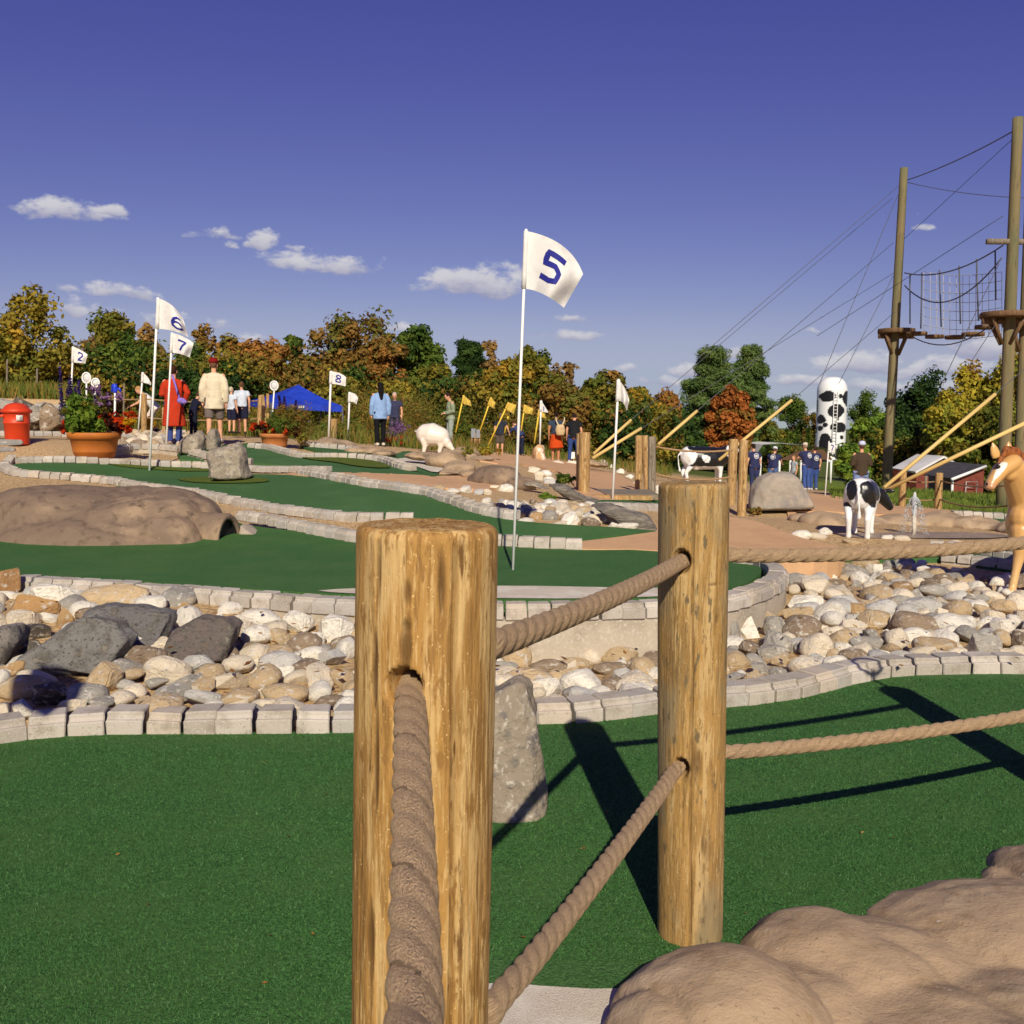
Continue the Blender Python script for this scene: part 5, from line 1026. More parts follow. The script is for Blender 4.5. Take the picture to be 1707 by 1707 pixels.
def foal():
    b = at(1692, 992, 8.85); W = lambda px, py, Y: at(px, py, Y)
    L = [capsule([W(1686, 772, 8.80), W(1668, 784, 8.76), W(1652, 806, 8.70)], [.092, .082, .050], 14, [.075, .066, .048]), ell(W(1684, 788, 8.80), (.075, .06, .075)), ell(W(1650, 811, 8.69), (.048, .05, .036)),
         capsule([W(1692, 785, 8.83), W(1706, 815, 8.92), W(1722, 846, 9.02)], [.115, .15, .20], 16, [.085, .11, .15]),
         ell(W(1718, 872, 9.04), (.20, .24, .23)), ell(W(1706, 862, 8.96), (.13, .14, .15)), ell(W(1713, 850, 8.99), (.16, .18, .21))]
    c0 = W(1722, 866, 9.08); bk_ = Vector((.80, .52, .0)); L.append(capsule([c0, c0 + bk_ * .5, c0 + bk_], [.215, .215, .21], 16, [.19, .19, .2]))
    f1 = [W(1703, 886, 8.93), W(1701, 905, 8.90), W(1699, 928, 8.88), W(1694, 950, 8.86), W(1688, 978, 8.84), W(1686, 988, 8.82)]; L.append(capsule(f1, [.105, .075, .050, .036, .034, .044], 12))
    sd2 = Vector((.14, -.24, 0)); L.append(capsule([p + Vector((.17, .05, 0)) + Vector((.02 * i, 0, 0)) for i, p in enumerate(f1)], [.105, .075, .050, .036, .034, .044], 12))
    for sgn in (-1, 1):
        h = c0 + bk_ * .98 + Vector((-.52, .80, 0)) * .10 * sgn; z0 = b.z; q = bk_.normalized()
        pts = [Vector((h.x, h.y, z0 + .60)), Vector((h.x, h.y, z0 + .5)) - q * .06, Vector((h.x, h.y, z0 + .34)) + q * .12, Vector((h.x, h.y, z0 + .08)) + q * .06, Vector((h.x, h.y, z0 + .03)) + q * .05]
        L.append(capsule(pts, [.15, .11, .05, .035, .045], 12))
    for (bx, by), (tx, ty), yy in (((1661, 764), (1654, 736), 8.72), ((1682, 762), (1681, 734), 8.84)):
        a, t = W(bx, by, yy), W(tx, ty, yy); L.append(tube([a, a.lerp(t, .3), a.lerp(t, .65), t], [.034, .044, .034, .006], 10, [.02, .024, .018, .004]))
    def col(A):
        P = A + np.array(b); base = np.array(S(204, 158, 96)); c = np.tile(base, (len(A), 1)) * (1 + .12 * fbm(A, 3, 2))[:, None]
        bl = [np.array(W(1672, 772, 8.70)), np.array(W(1656, 800, 8.63))]; d = bl[1] - bl[0]; t = np.clip(((P - bl[0]) @ d) / (d @ d), 0, 1); dist = np.linalg.norm(P - (bl[0] + t[:, None] * d), axis=1); c[dist < .028 + .012 * (1 - t)] = (.82, .78, .72)
        mz = np.linalg.norm(P - np.array(W(1649, 811, 8.67)), axis=1); k = np.clip(1.3 - mz / .07, 0, 1)[:, None]; c = c * (1 - k) + np.array(S(190, 140, 105)) * k
        lg = np.clip((b.z + .42 - P[:, 2]) / .3, 0, 1)[:, None]; c = c * (1 - lg * .6) + np.array(S(222, 186, 130)) * lg * .6
        return c
    o = blob('foal_statue', L, .009, M['gloss'], None, b, 9, paint(col), label='golden foal statue with white blaze at the right edge', cat='foal statue')
    e = W(1664, 778, 8.70); put('eye', *ell(e + Vector((.0, -.0, 0)), (.020, .013, .015)), M['eye'], o); put('nostril', *ell(W(1645, 807, 8.645), (.010, .012, .014)), M['eye'], o)
    mn = [W(1676, 752, 8.80), W(1690, 757, 8.83), W(1705, 775, 8.92), W(1722, 800, 9.02)]; 
    put('mane', *capsule(mn, [.03, .045, .05, .05], 10, [.05, .07, .07, .06]), M['mane'], o)
    fl = [W(1676, 752, 8.76), W(1668, 766, 8.70), W(1664, 772, 8.68)]; put('forelock', *capsule(fl, [.02, .022, .006], 8), M['mane'], o)
M['mane'] = material('mane', S(150, 88, 42), .5, [(40, S(110, 60, 28), .45, .65, 3, (1, 1, .2))], (50, .5, .01, 3, (1, 1, .2)))
foal()
# ================================================================== ROPES COURSE, FENCES, BUILDINGS
def simple_post(label, px, yt, yb, w, Y, mat='woodfar', pxb=None, group='timber posts of the far fences', knots=2, seed=0):
    t, b = at(px, yt, Y), at(pxb if pxb is not None else px - 1, yb, Y); r = w * Y / F / 2; rr = random.Random(px + seed)
    kn = [(rr.uniform(-.5, .5), rr.uniform(.2, .85) * (t.z - b.z), r * .35, r * .5) for _ in range(knots)]
    d = (t - b).normalized(); return log_post('fence_post', label, t, b - d * .1, r, M[mat], px * .37 % 13, 40, 40, cracks=[(rr.uniform(-.6, .6), .1, (t.z - b.z), .008, .012)], knots=kn, group=group)
simple_post('stout knotted post at the left of the walkway', 975, 722, 823, 19, 16.5, pxb=973)
simple_post('slimmer post tucked behind the stout walkway post', 967, 724, 815, 12, 17.2, pxb=966)
simple_post('first of the three posts at the right of the walkway, nearest the flag', 1065, 727, 817, 12, 19.6, pxb=1064)
simple_post('leaning middle post of the three at the right of the walkway', 1075, 727, 815, 11, 20.4, pxb=1079)
simple_post('grey weathered post at the right of the walkway', 1087, 729, 829, 13, 18.2, 'woodgrey', pxb=1086)
simple_post('leaning post with knots behind the cow rope', 1223, 733, 850, 15, 18.5, pxb=1218)
simple_post('upright post holding two rope knots beside the grey faux rock', 1240, 735, 861, 15, 17, pxb=1236)
simple_post('fence post beside the water jet on the right path', 1506, 786, 853, 11, 27.5, pxb=1503)
simple_post('taller fence post between the fountain and the red shed', 1566, 789, 859, 12, 27, pxb=1563)
simple_post('fence post half hidden behind the foal chest', 1690, 800, 882, 14, 22, pxb=1687)
simple_post('squared fence post beside the blank pennant', 240, 657, 716, 9, 26, pxb=240)
simple_post('fence post hidden behind the red coat', 273, 680, 724, 6, 25.5, pxb=273)
simple_post('leftmost of the leaning posts by the brown pot', 434, 660, 702, 7, 27.5, pxb=432)
simple_post('second of the leaning posts by the brown pot', 437, 659, 704, 7, 28, pxb=442)
simple_post('third leaning post by the brown pot, under the ball net', 446, 657, 706, 5, 28, pxb=447)
simple_post('low stump post under the blue canopy', 557, 699, 727, 11, 30, pxb=556)
for x, a, b, lab in [(12, 600, 668, 'thin bare stake at the left edge of the flower bank'), (62, 615, 660, 'thin bare stake behind the red bin'), (207, 640, 690, 'thin bare stake beside the blue hand pump')]:
    simple_post(lab, x, a, b, 3, 29, 'woodgrey', knots=0, group='thin stakes in the flower bank')
def cord(label, a, b, d, r=.02, n=8, mat='ropefar', cat='rope', group='ropes of the far fences'):
    p = sag(a, b, n, d); return put('rope', *tube(p, r, 6), M[mat], None, p[0], label=label, cat=cat, group=group)
M['ropefar'] = material('ropefar', (.40, .25, .13), .9, [(60, (.22, .13, .06), .45, .6, 2)])
cord('upper rope slung in front of the cow', at(1090, 744, 18.2), at(1222, 750, 18.2), .06)
cord('lower rope slung under the cow', at(1088, 789, 18.2), at(1219, 795, 18.2), .08)
cord('upper rope from the fountain post to the shed post', at(1506, 801, 27.5), at(1566, 802, 27), .04)
cord('lower rope from the fountain post to the shed post', at(1504, 829, 27.5), at(1564, 832, 27), .06)
cord('upper rope from the shed post towards the foal', at(1567, 801, 27), at(1689, 808, 22), .1)
cord('lower rope from the shed post towards the foal', at(1565, 832, 27), at(1688, 842, 22), .12)
cord('upper fence rope left of the red coat', at(170, 664, 27), at(240, 665, 26), .03)
cord('upper fence rope behind the red coat', at(240, 665, 26), at(434, 668, 27.5), .06)
cord('lower fence rope left of the red coat', at(205, 695, 26.5), at(240, 696, 26), .03)
cord('lower fence rope behind the red coat', at(240, 696, 26), at(433, 698, 27.5), .06)
put('timber_sill', *box((at(985, 829, 16.2) + at(1086, 829, 16.2)) / 2, (101 * 16.2 / F, .18, .07)), M['woodfar'], None, at(1035, 830, 16.2), False, label='pale timber sill across the foot of the walkway', cat='timber')
put('timber_deck', *box((at(990, 815, 18) + at(1082, 818, 18)) / 2 + Vector((0, -.55, -.02)), (95 * 18 / F, 1.3, .05)), M['woodgrey'], None, at(1035, 820, 17.5), False, label='grey boards at the foot of the walkway between the posts', cat='deck')

def pole_thing(label, top, bot, Y, rt, rb):
    t, b = at(*top, Y), at(*bot, Y); root = thing('climbing_pole', label, 'pole', b, 'poles of the ropes course')
    n = 14; put('trunk', *tube([b.lerp(t, i / n) for i in range(n + 1)], [rb + (rt - rb) * i / n for i in range(n + 1)], 16), M['treated'], root); return root, b, t
def platform(root, c, r, th=.14):
    V, Fc = lathe([(r * .97, 0), (r, .02), (r, th), (r * .98, th + .02)], (0, 0, 0), 10); pl = put('platform', [Vector(v) + c for v in V], Fc, M['deck'], root)
    for k in range(4):
        a = k * math.pi / 2 + .5; d = Vector((math.cos(a), math.sin(a), 0)); put('brace', *tube([c + d * r * .8, c + d * .15 - Vector((0, 0, .75))], .06, 6), M['deck'], pl)
    put('joist', *box(c - Vector((0, 0, .1)), (r * 1.9, .12, .16)), M['deck'], pl)
M['deck'] = wood_mat('deckwood', (.15, .085, .04), (.22, .135, .07), (.06, .035, .018))
A_, Ab, At = pole_thing('left pole of the ropes course with one low platform', (1507, 280), (1477, 822), 37, .135, .18)
platform(A_, at(1494, 556, 37), .66)
B_, Bb, Bt = pole_thing('tall pole of the ropes course with a cross beam and platform', (1697, 196), (1670, 862), 30, .145, .185)
platform(B_, at(1678, 530, 30), .74); put('cross_beam', *box(at(1690, 403, 30), (1.55, .16, .14)), M['woodgrey'], B_)
C_, Cb, Ct = pole_thing('pole of the ropes course at the right edge of the picture', (1716, 330), (1696, 860), 32.5, .135, .165)
platform(C_, at(1706, 545, 32.5), .62)
def bridge():
    root = thing('rope_bridge', 'swinging rope bridge of round wooden steps between the two tall poles', 'rope bridge', at(1580, 560, 34))
    for px, py, Y, w in [(1528, 556, 36, 34), (1558, 561, 35, 30), (1592, 562, 34, 32), (1622, 557, 33, 36), (1645, 545, 32, 38)]:
        r = w * Y / F / 2; V, Fc = lathe([(r, -.06), (r, .05)], at(px, py, Y), 12); put('step', V, Fc, M['deck'], root)
    for a, b, dd in [((1508, 455, 37), (1672, 409, 30), .35), ((1508, 476, 37), (1670, 430, 30), .9)]: put('hand_line', *tube(sag(at(*a), at(*b), 16, dd), .022, 5), M['wire'], root)
    put('foot_line', *tube(sag(at(1508, 552, 37), at(1655, 540, 30.5), 12, .55), .02, 5), M['wire'], root)
    for x0, y0, x1, y1, Y in [(1517, 455, 1517, 540, 36.5), (1537, 454, 1535, 548, 35.8), (1566, 450, 1569, 545, 34.8), (1599, 443, 1601, 540, 33.6), (1628, 432, 1631, 535, 32.4), (1659, 418, 1660, 500, 31)]: put('dropper', *tube([at(x0, y0, Y), at(x1, y1, Y)], .024, 5), M['wire'], root)
bridge()
def cargo_net():
    root = thing('cargo_net', 'pale cargo net hanging behind the rope bridge', 'net', at(1600, 505, 38)); V, Fc = [], []
    def P(u, v): return at(1540 + 130 * u, 453 + 6 * math.sin(u * 3.1) + (104 + 2 * math.sin(3 * u)) * v, 38 - 4 * u + .2 * math.sin(5 * u))
    for i in range(13): V, Fc = join((V, Fc), tube([P(i / 12, j / 8) for j in range(9)], .009, 4))
    for j in range(8): V, Fc = join((V, Fc), tube([P(i / 12, j / 7) for i in range(13)], .009, 4))
    put('netting', V, Fc, M['netrope'], root)
flat('netrope', (.55, .52, .46), .9)
cargo_net()
def cable(label, a, b, r=.014, d=0.0): return cord(label, at(*a), at(*b), d, r, 10, 'wire', 'cable', 'cables of the ropes course')
cable('top cable from the left pole up to the tall pole', (1513, 300, 37), (1692, 217, 30), .018, .1)
cable('second cable from the left pole sloping down to the right', (1513, 304, 37), (1712, 330, 32), .012, .1)
cable('crossing thin cable behind the cargo net, high', (1690, 230, 30), (1500, 405, 42), .009)
cable('long thin cable from the tall pole down towards the spotted silo', (1672, 360, 30), (1362, 560, 44), .010)
def guy(label, ground, mid, top, r=.042):
    g, m_, t = at(*ground), at(*mid), at(*top); root = thing('guy_wire', label, 'cable', g, 'guy wires with yellow guards'); put('wire', *tube([g, m_, t], .009, 5), M['wire'], root); put('guard', *tube([g.lerp(m_, .02), m_], r, 8), M['guard'], root)
guy('guy wire with yellow guard ending behind the grey walkway post', (1096, 742, 26), (1162, 685, 26.5), (1490, 404, 36))
guy('guy wire with yellow guard ending behind the knotted post', (1196, 769, 27), (1320, 667, 27.5), (1492, 520, 36))
guy('upper of the two guy wires beside the white walkway flag', (988, 758, 30), (1052, 700, 30.5), (1488, 330, 37), .045)
guy('lower of the two guy wires beside the white walkway flag', (986, 765, 28), (1069, 714, 28.5), (1490, 455, 36), .045)
guy('upper long yellow guard rising from beside the calf', (1470, 816, 23), (1659, 657, 24), (1725, 600, 24.5), .044)
guy('lower long yellow guard rising from beside the calf to the right edge', (1470, 820, 22), (1720, 700, 21), (1900, 612, 20), .042)
for lab, a, b in [('steep thin guy wire left of the left pole', (1499, 320, 37), (1366, 640, 33)), ('steep thin guy wire lower on the left pole', (1489, 460, 37), (1398, 640, 35)), ('thin guy wire between the silo and the left pole', (1665, 440, 30), (1570, 640, 26)), ('thin guy wire just left of the tall pole', (1660, 540, 30), (1621, 600, 27)), ('faint high guy wire reaching far to the left', (1498, 310, 37), (1160, 600, 30))]:
    cable(lab, a, b, .010)

def silo():
    b, t = at(1382, 795, 110), at(1386, 628, 110); b.z = H(b.x, b.y) - .3; root = thing('silo', 'tall white silo painted with black cow patches', 'silo', b); r = 24.5 * 110 / F; zt = t.z - b.z; n, m = 96, 150
    prof = [(r * (1 - .02 * math.sin(i / (m - 20) * 3)) if i < m - 20 else r * math.cos((i - (m - 20)) / 20 * 1.52) ** .75, (zt - r) * i / (m - 20) if i < m - 20 else zt - r + r * math.sin((i - (m - 20)) / 20 * 1.52)) for i in range(m)]
    V, Fc = lathe(prof, b, n); o = put('body', V, Fc, M['gloss'], root)
    A = np.array(V) - np.array(b); ang = np.arctan2(A[:, 0], -A[:, 1]); s = ang * r; z = A[:, 2]
    k = 110 / F; blk = np.zeros(len(A), bool); wob = .25 * vnoise(A * 1.3) + .15 * vnoise(A * 3 + 4)
    for px, py, w, h in [(1368, 661, 26, 18), (1391, 660, 8, 9), (1406, 662, 16, 26), (1386, 685, 30, 22), (1378, 683, 14, 16), (1362, 700, 10, 16), (1388, 698, 4, 6), (1368, 708, 8, 8), (1392, 713, 36, 18), (1362, 714, 6, 10), (1368, 738, 20, 30), (1390, 757, 16, 18), (1364, 770, 18, 14), (1377, 775, 12, 10), (1396, 729, 9, 9), (1403, 745, 4, 4), (1402, 752, 3, 4), (1375, 790, 18, 10), (1398, 775, 10, 12)]:
        sx = math.asin(max(-.97, min(.97, (px - 1384) / 24.5))) * r; zz = at(px, py, 110 - r).z - b.z
        fx = max(.35, math.cos(sx / r)); blk |= ((s - sx) / (w * k / 2 / fx)) ** 2 + ((z - zz) / (h * k / 2)) ** 2 < .95 + wob * 1.4
    back = (np.abs(ang) > 1.4) & (vnoise(A * .8 + 9) > .15) & (z < zt - r); blk = (blk | back) & (z < zt - r * .95)
    set_cols(o.data, np.where(blk[:, None], np.array([[.012, .012, .012]]), np.array([[.80, .80, .79]])))
    lx = (1382 - 1384) * k; 
    for sx in (-.2, .2): put('ladder_rail', *tube([b + Vector((lx + sx, -r - .15, 1)), b + Vector((lx + sx, -r - .15, zt - r))], .04, 5), M['white'], root)
    V, Fc = [], []
    for i in range(18): V, Fc = join((V, Fc), box(b + Vector((lx, -r - .15, 1.2 + i * (zt - r - 1.4) / 18)), (.4, .04, .05)))
    put('ladder_rungs', V, Fc, M['white'], root, kind='stuff')
silo()

M['redwall'] = material('redwall', (.22, .055, .035), .85, [(4, (.17, .04, .028), .4, .7, 4)], (6, .5, .04, 2, (.1, .1, 30)))
M['darkroof'] = material('darkroof', (.05, .05, .055), .8, [(3, (.075, .07, .07), .4, .7, 5)]); M['whiteroof'] = material('whiteroof', (.72, .71, .68), .6, [(1.2, (.62, .60, .57), .4, .7, 3)])
def slab(pts, th):
    P = [Vector(p) for p in pts]; n = (P[1] - P[0]).cross(P[2] - P[1]).normalized(); n = n if n.z > 0 else -n; k = len(P)
    return P + [p - n * th for p in P], [tuple(range(k)), tuple(range(2 * k - 1, k - 1, -1))] + [(i, i + k, (i + 1) % k + k, (i + 1) % k) for i in range(k)]
def shed_b():
    b = at(1590, 838, 47); root = thing('red_shed', 'small red shed with a dark sloping roof behind the rope fence', 'shed', b)
    a, c, d, e = at(1540, 791, 48.6), at(1586, 797, 46.4), at(1643, 775, 47.6), at(1582, 769, 50); put('roof', *slab([a, c, d, e], .06), M['darkroof'], root, smooth=False)
    put('roof_trim', *tube([c + Vector((0, -.03, -.06)), d + Vector((0, -.03, -.06))], .07, 6), M['white'], root)
    n, r_ = at(1589, 798, 46.8), at(1641, 777, 47.8); g = lambda p: Vector((p.x, p.y, H(p.x, p.y) - .2))
    V = [g(n), g(r_), r_, n]; V += [v + Vector((.05, 1.9, 0)) for v in V[:2]] + [e + Vector((.9, .0, -.05)), a + Vector((1.3, .3, 0))]
    put('wall', V, [(0, 1, 2, 3), (1, 5, 6, 2)], M['redwall'], root, smooth=False)
    put('corner_post', *tube([g(n) + Vector((-.05, -.06, 0)), n + Vector((-.05, -.06, 0))], .06, 6), M['white'], root)
    q = at(1544, 793, 48.2); put('side_post', *tube([g(q), q], .06, 6), M['woodgrey'], root); put('back_wall', [g(at(1548, 800, 50)), g(at(1588, 800, 49)), at(1588, 793, 49), at(1548, 790, 50)], [(0, 1, 2, 3)], M['woodgrey'], root, smooth=False)
    x0, x1 = at(1610, 812, 47.0), at(1628, 812, 47.3)
    put('gate', *join(tube([g(x0), x0 + Vector((0, 0, .25)), x1 + Vector((0, 0, .25)), g(x1)], .025, 6), tube([x0, x1], .02, 6)), M['pipe'], root)
flat('pipe', (.45, .46, .46), .5, .5)
def shed_a():
    b = at(1530, 825, 54); root = thing('red_barn', 'low red barn with a white roof behind the dark roofed shed', 'barn', b); g = lambda p: Vector((p.x, p.y, H(p.x, p.y) - .2))
    a, c, d, e = at(1486, 780, 54), at(1526, 786, 51.5), at(1574, 760, 52.5), at(1528, 757, 56); put('roof', *slab([a, c, d, e], .1), M['whiteroof'], root, smooth=False)
    f2 = at(1602, 776, 53); put('roof_slope', *slab([d + Vector((.02, 0, 0)), f2, f2 + Vector((-.6, 3, 0)), e + Vector((.1, 0, 0))], .1), M['whiteroof'], root, smooth=False)
    n, r_, tp = at(1528, 787, 51.8), at(1599, 778, 53), at(1573, 762, 52.8); put('wall', [g(n), g(r_), r_, tp, n], [(0, 1, 2, 3, 4)], M['redwall'], root, smooth=False)
    l = at(1489, 782, 53.6); put('side_wall', [g(l), g(n), n, l], [(0, 1, 2, 3)], M['redwall'], root, smooth=False)
shed_b(); shed_a()
def little_barn():
    Y = 58; b = at(886, 752, Y); root = thing('striped_hut', 'small red and white striped hut behind the blotched boulder', 'hut', b); g = lambda p: p
    l, r_, tp = at(868, 742, Y), at(901, 741, Y), at(885, 731, Y); put('roof', *join(slab([l, tp, tp + Vector((0, 2, 0)), l + Vector((0, 2, 0))], .06), slab([tp, r_, r_ + Vector((0, 2, 0)), tp + Vector((0, 2, 0))], .06)), M['whiteroof'], root, smooth=False)
    for i in range(5):
        x0, x1 = 870 + i * 6, 876 + i * 6; top = lambda x: 732 + abs(x - 885) * .65 + 1
        put('panel', [at(x0, 753, Y), at(x1, 753, Y), at(x1, top(x1), Y), at(x0, top(x0), Y)], [(0, 1, 2, 3)], M['redbright'] if i in (1, 2) else M['white'], root, smooth=False)
flat('redbright', S(196, 74, 44), .7)
little_barn()
def canopy():
    c = at(497, 700, 36); c.z = H(c.x, c.y); root = thing('canopy_tent', 'blue pop up canopy behind the brown flower pot', 'canopy', c)
    P = at(497, 641, 36); K = [at(452, 671, 34.6), at(571, 677, 35.2), at(534, 668, 37.8), at(415, 668, 37.2)]; V = []; n = 8
    V, Fc = [], []
    for a, b in zip(K, K[1:] + K[:1]):
        o = len(V)
        for j in range(n + 1):
            for i in range(n + 1):
                q = a.lerp(b, i / n).lerp(P, j / n); q = q - Vector((0, 0, .05 * math.sin(math.pi * j / n))); V.append(q)
        for j in range(n):
            for i in range(n): p = o + j * (n + 1) + i; Fc.append((p, p + 1, p + n + 2, p + n + 1))
    put('roof', V, Fc, M['bluecloth'], root)
    V, Fc = [], []
    for a, b in zip(K, K[1:] + K[:1]): o = len(V); V += [a, b, b - Vector((0, 0, .20)), a - Vector((0, 0, .20))]; Fc.append((o, o + 1, o + 2, o + 3))
    put('valance', V, Fc, M['bluecloth'], root, smooth=False)
    for k in K: put('leg', *tube([Vector((k.x, k.y, H(k.x, k.y))), k], .03, 6), M['wire'], root)
    q = K[0].lerp(K[1], .42) - Vector((0, .03, .10)); put('tag', *box(q, (.20, .01, .08), .05), M['white'], root)
M['bluecloth'] = material('bluecloth', S(34, 66, 190), .75, [(3, S(28, 54, 165), .4, .7)], (5, .2, .05), transl=.15)
canopy()
def banner():
    root = thing('banner', 'dark blue banner with white stars hanging under the canopy', 'banner', at(547, 692, 36)); a = [at(541, 677, 36), at(554, 677, 36), at(554, 691, 36), at(541, 691, 36)]
    put('cloth', [a[0], a[1], a[2], a[3]], [(0, 1, 2, 3)], M['navy'], root, smooth=False)
    for x, y in ((544, 680), (550, 681), (545, 686), (551, 688)):
        c = at(x, y, 35.98); V = [c + Vector((math.cos(i * math.pi / 5 + math.pi / 2) * (.035 if i % 2 == 0 else .015), 0, math.sin(i * math.pi / 5 + math.pi / 2) * (.035 if i % 2 == 0 else .015))) for i in range(10)]; put('star', V, [tuple(range(10))], M['white'], root, smooth=False)
flat('navy', S(34, 40, 92), .8)
banner()
def tent2():
    Y = 60; b = at(1325, 800, Y); b.z = H(b.x, b.y); root = thing('market_tent', 'long white topped tent with brown sides behind the navy shirts', 'tent', b)
    K = [(1262, 756), (1272, 741), (1300, 739), (1345, 742), (1375, 747), (1392, 762)]; V, Fc = [], []
    for yy in (Y, Y + 5): V += [at(x, y, Y) + Vector((0, yy - Y, 0)) for x, y in K]
    for i in range(5): Fc.append((i, i + 1, i + 7, i + 6))
    put('roof', V, Fc, M['whiteroof'], root, smooth=False)
    lo_ = [at(1298, 767, Y + .1), at(1388, 766, Y + .1), at(1372, 749, Y + .1), at(1330, 752, Y + .1)]; put('side_curtain', lo_, [(0, 1, 2, 3)], M['brownc'], root, smooth=False)
    for x in (1268, 1300, 1318, 1336, 1386): p = at(x, 760, Y + .2); put('leg', *tube([Vector((p.x, p.y, b.z - .3)), p], .07, 6), M['white'], root)
flat('brownc', S(92, 66, 50), .85)
tent2()
def trailer():
    Y = 62; c = at(1006, 755, Y); root = thing('trailer', 'white trailer parked beyond the walkway posts', 'trailer', c)
    put('body', *box(c + Vector((0, 0, .35)), (1.5, 3, .9), .3), M['whiteroof'], root, smooth=False); put('roof', *box(c + Vector((0, 0, .84)), (1.6, 3.1, .08), .3), M['darkroof'], root, smooth=False)
    put('window', *box(c + Vector((-.1, -1.62, .5)), (.7, .05, .35), .3), M['black'], root, smooth=False)
    for s in (-.5, .5): put('wheel', *tube([c + Vector((s, -1.6, -.2)), c + Vector((s, -1.4, -.2))], .22, 12), M['black'], root)
trailer()
def sign_board(label, px, py, w, h, Y, col):
    c = at(px, py, Y); k = Y / F; root = thing('sign_board', label, 'sign', c); put('board', *box(c, (w * k, .04, h * k)), M[col], root, smooth=False)
    for s in (-.35, .35): put('leg', *tube([c + Vector((s * w * k, .05, 0)), c + Vector((s * w * k, .05, -h * k * 1.2))], .035, 6), M['woodfar'], root)
flat('greyboard', (.24, .25, .28), .7)
sign_board('left grey board on posts by the yellow flags', 789, 722, 7, 15, 33, 'greyboard'); sign_board('right grey board on posts by the yellow flags', 797, 723, 6, 14, 33, 'greyboard')
sign_board('white board leaning behind the black t-shirt man', 953, 759, 10, 11, 40, 'white')
def pump():
    b, t = at(191, 712, 24), at(192, 652, 24); root = thing('hand_pump', 'blue hand pump on a white pipe behind the purple flowers', 'hand pump', b)
    put('pipe', *tube([b, t], .025, 8), M['white'], root); put('body', *capsule([t, t + Vector((0, 0, .12))], .055), M['blueplastic'], root); put('spout', *tube([t + Vector((0, 0, .03)), t + Vector((.1, 0, .06)), t + Vector((.13, 0, -.02))], .028, 8), M['blueplastic'], root); put('handle', *tube([t + Vector((0, 0, .16)), t + Vector((-.06, 0, .14)), t + Vector((-.08, 0, -.02))], .02, 8), M['blueplastic'], root)
flat('blueplastic', S(28, 60, 200), .4, .5)
pump()
def bin_():
    Y = 20; b = at(29, 741, Y); k = Y / F; root = thing('trash_bin', 'red plastic bin with a domed lid on the mulch', 'bin', b); rt, rb_ = 21 * k, 18 * k; h = 55 * k
    V, Fc = lathe([(rb_, 0), (rb_ * 1.02, .02), (rb_ + (rt - rb_) * .62, h * .62), (rb_ + (rt - rb_) * .63 + .012, h * .63), (rb_ + (rt - rb_) * .67 + .012, h * .67), (rb_ + (rt - rb_) * .68, h * .69), (rt, h * .97), (rt + .02, h * .98), (rt + .02, h)], b, 32); put('body', V, Fc, M['redplastic'], root)
    V, Fc = lathe([(rt + .035, h - .03), (rt + .04, h + .02), (rt * .97, h + .05), (rt * .75, h + .12), (rt * .4, h + .155), (.01, h + .165)], b, 32); put('lid', V, Fc, M['redplastic'], root)
    put('handle', *box(b + Vector((-rt * .75, -rt * .70, h * .86)), (.11, .08, .06), .8), M['redplastic'], root); put('label', *box(b + Vector((rt * .62, -rt * .80, h * .80)), (.12, .006, .11), .65), M['sticker'], root)
M['redplastic'] = material('redplastic', S(206, 62, 26), .5, [(3, S(196, 54, 22), .4, .7)], spec=.4); M['sticker'] = material('sticker', (.68, .66, .62), .6, [(40, (.2, .2, .2), .56, .6, 2)])
bin_()
def stone_wall():
    root = thing('rock_wall', 'rough dark rock retaining wall behind the red bin', 'rock wall', at(50, 725, 25)); r = random.Random(3)
    for px, py, w, h, c in [(12, 678, 60, 22, 'g'), (40, 676, 40, 20, 'd'), (8, 705, 40, 30, 'd'), (38, 700, 36, 34, 'd'), (62, 690, 36, 26, 'g'), (58, 712, 26, 30, 'd'), (88, 700, 46, 50, 'b'), (102, 685, 40, 26, 'g'), (118, 700, 30, 30, 'd'), (78, 680, 30, 18, 'g'), (-20, 690, 40, 40, 'd'), (132, 705, 26, 26, 'g'), (0, 722, 40, 14, 'd')]:
        Y = 25 + r.uniform(-.2, .2); k = Y / F; inst('stone', r.choice(AS + SL[:2]), root, at(px, py, Y), (r.uniform(-.3, .3), r.uniform(-.3, .3), r.uniform(-.4, .4)), (w * k * .55, .45, h * k * .6), STC[c])
    for px, py, w, h, Y in [(8, 737, 60, 9, 17), (2, 749, 46, 8, 16.8)]: 
        k = Y / F; o = inst('stone_slab', AS[3], None, at(px, py, Y), (0, 0, .2), (w * k * .55, .4, h * k * .7), STC['g']); settag(o, 'flat grey stone slab on the mulch, ' + ('upper' if py < 740 else 'lower') + ' of two at the left edge', 'rock', 'flat slabs at the left edge')
stone_wall()

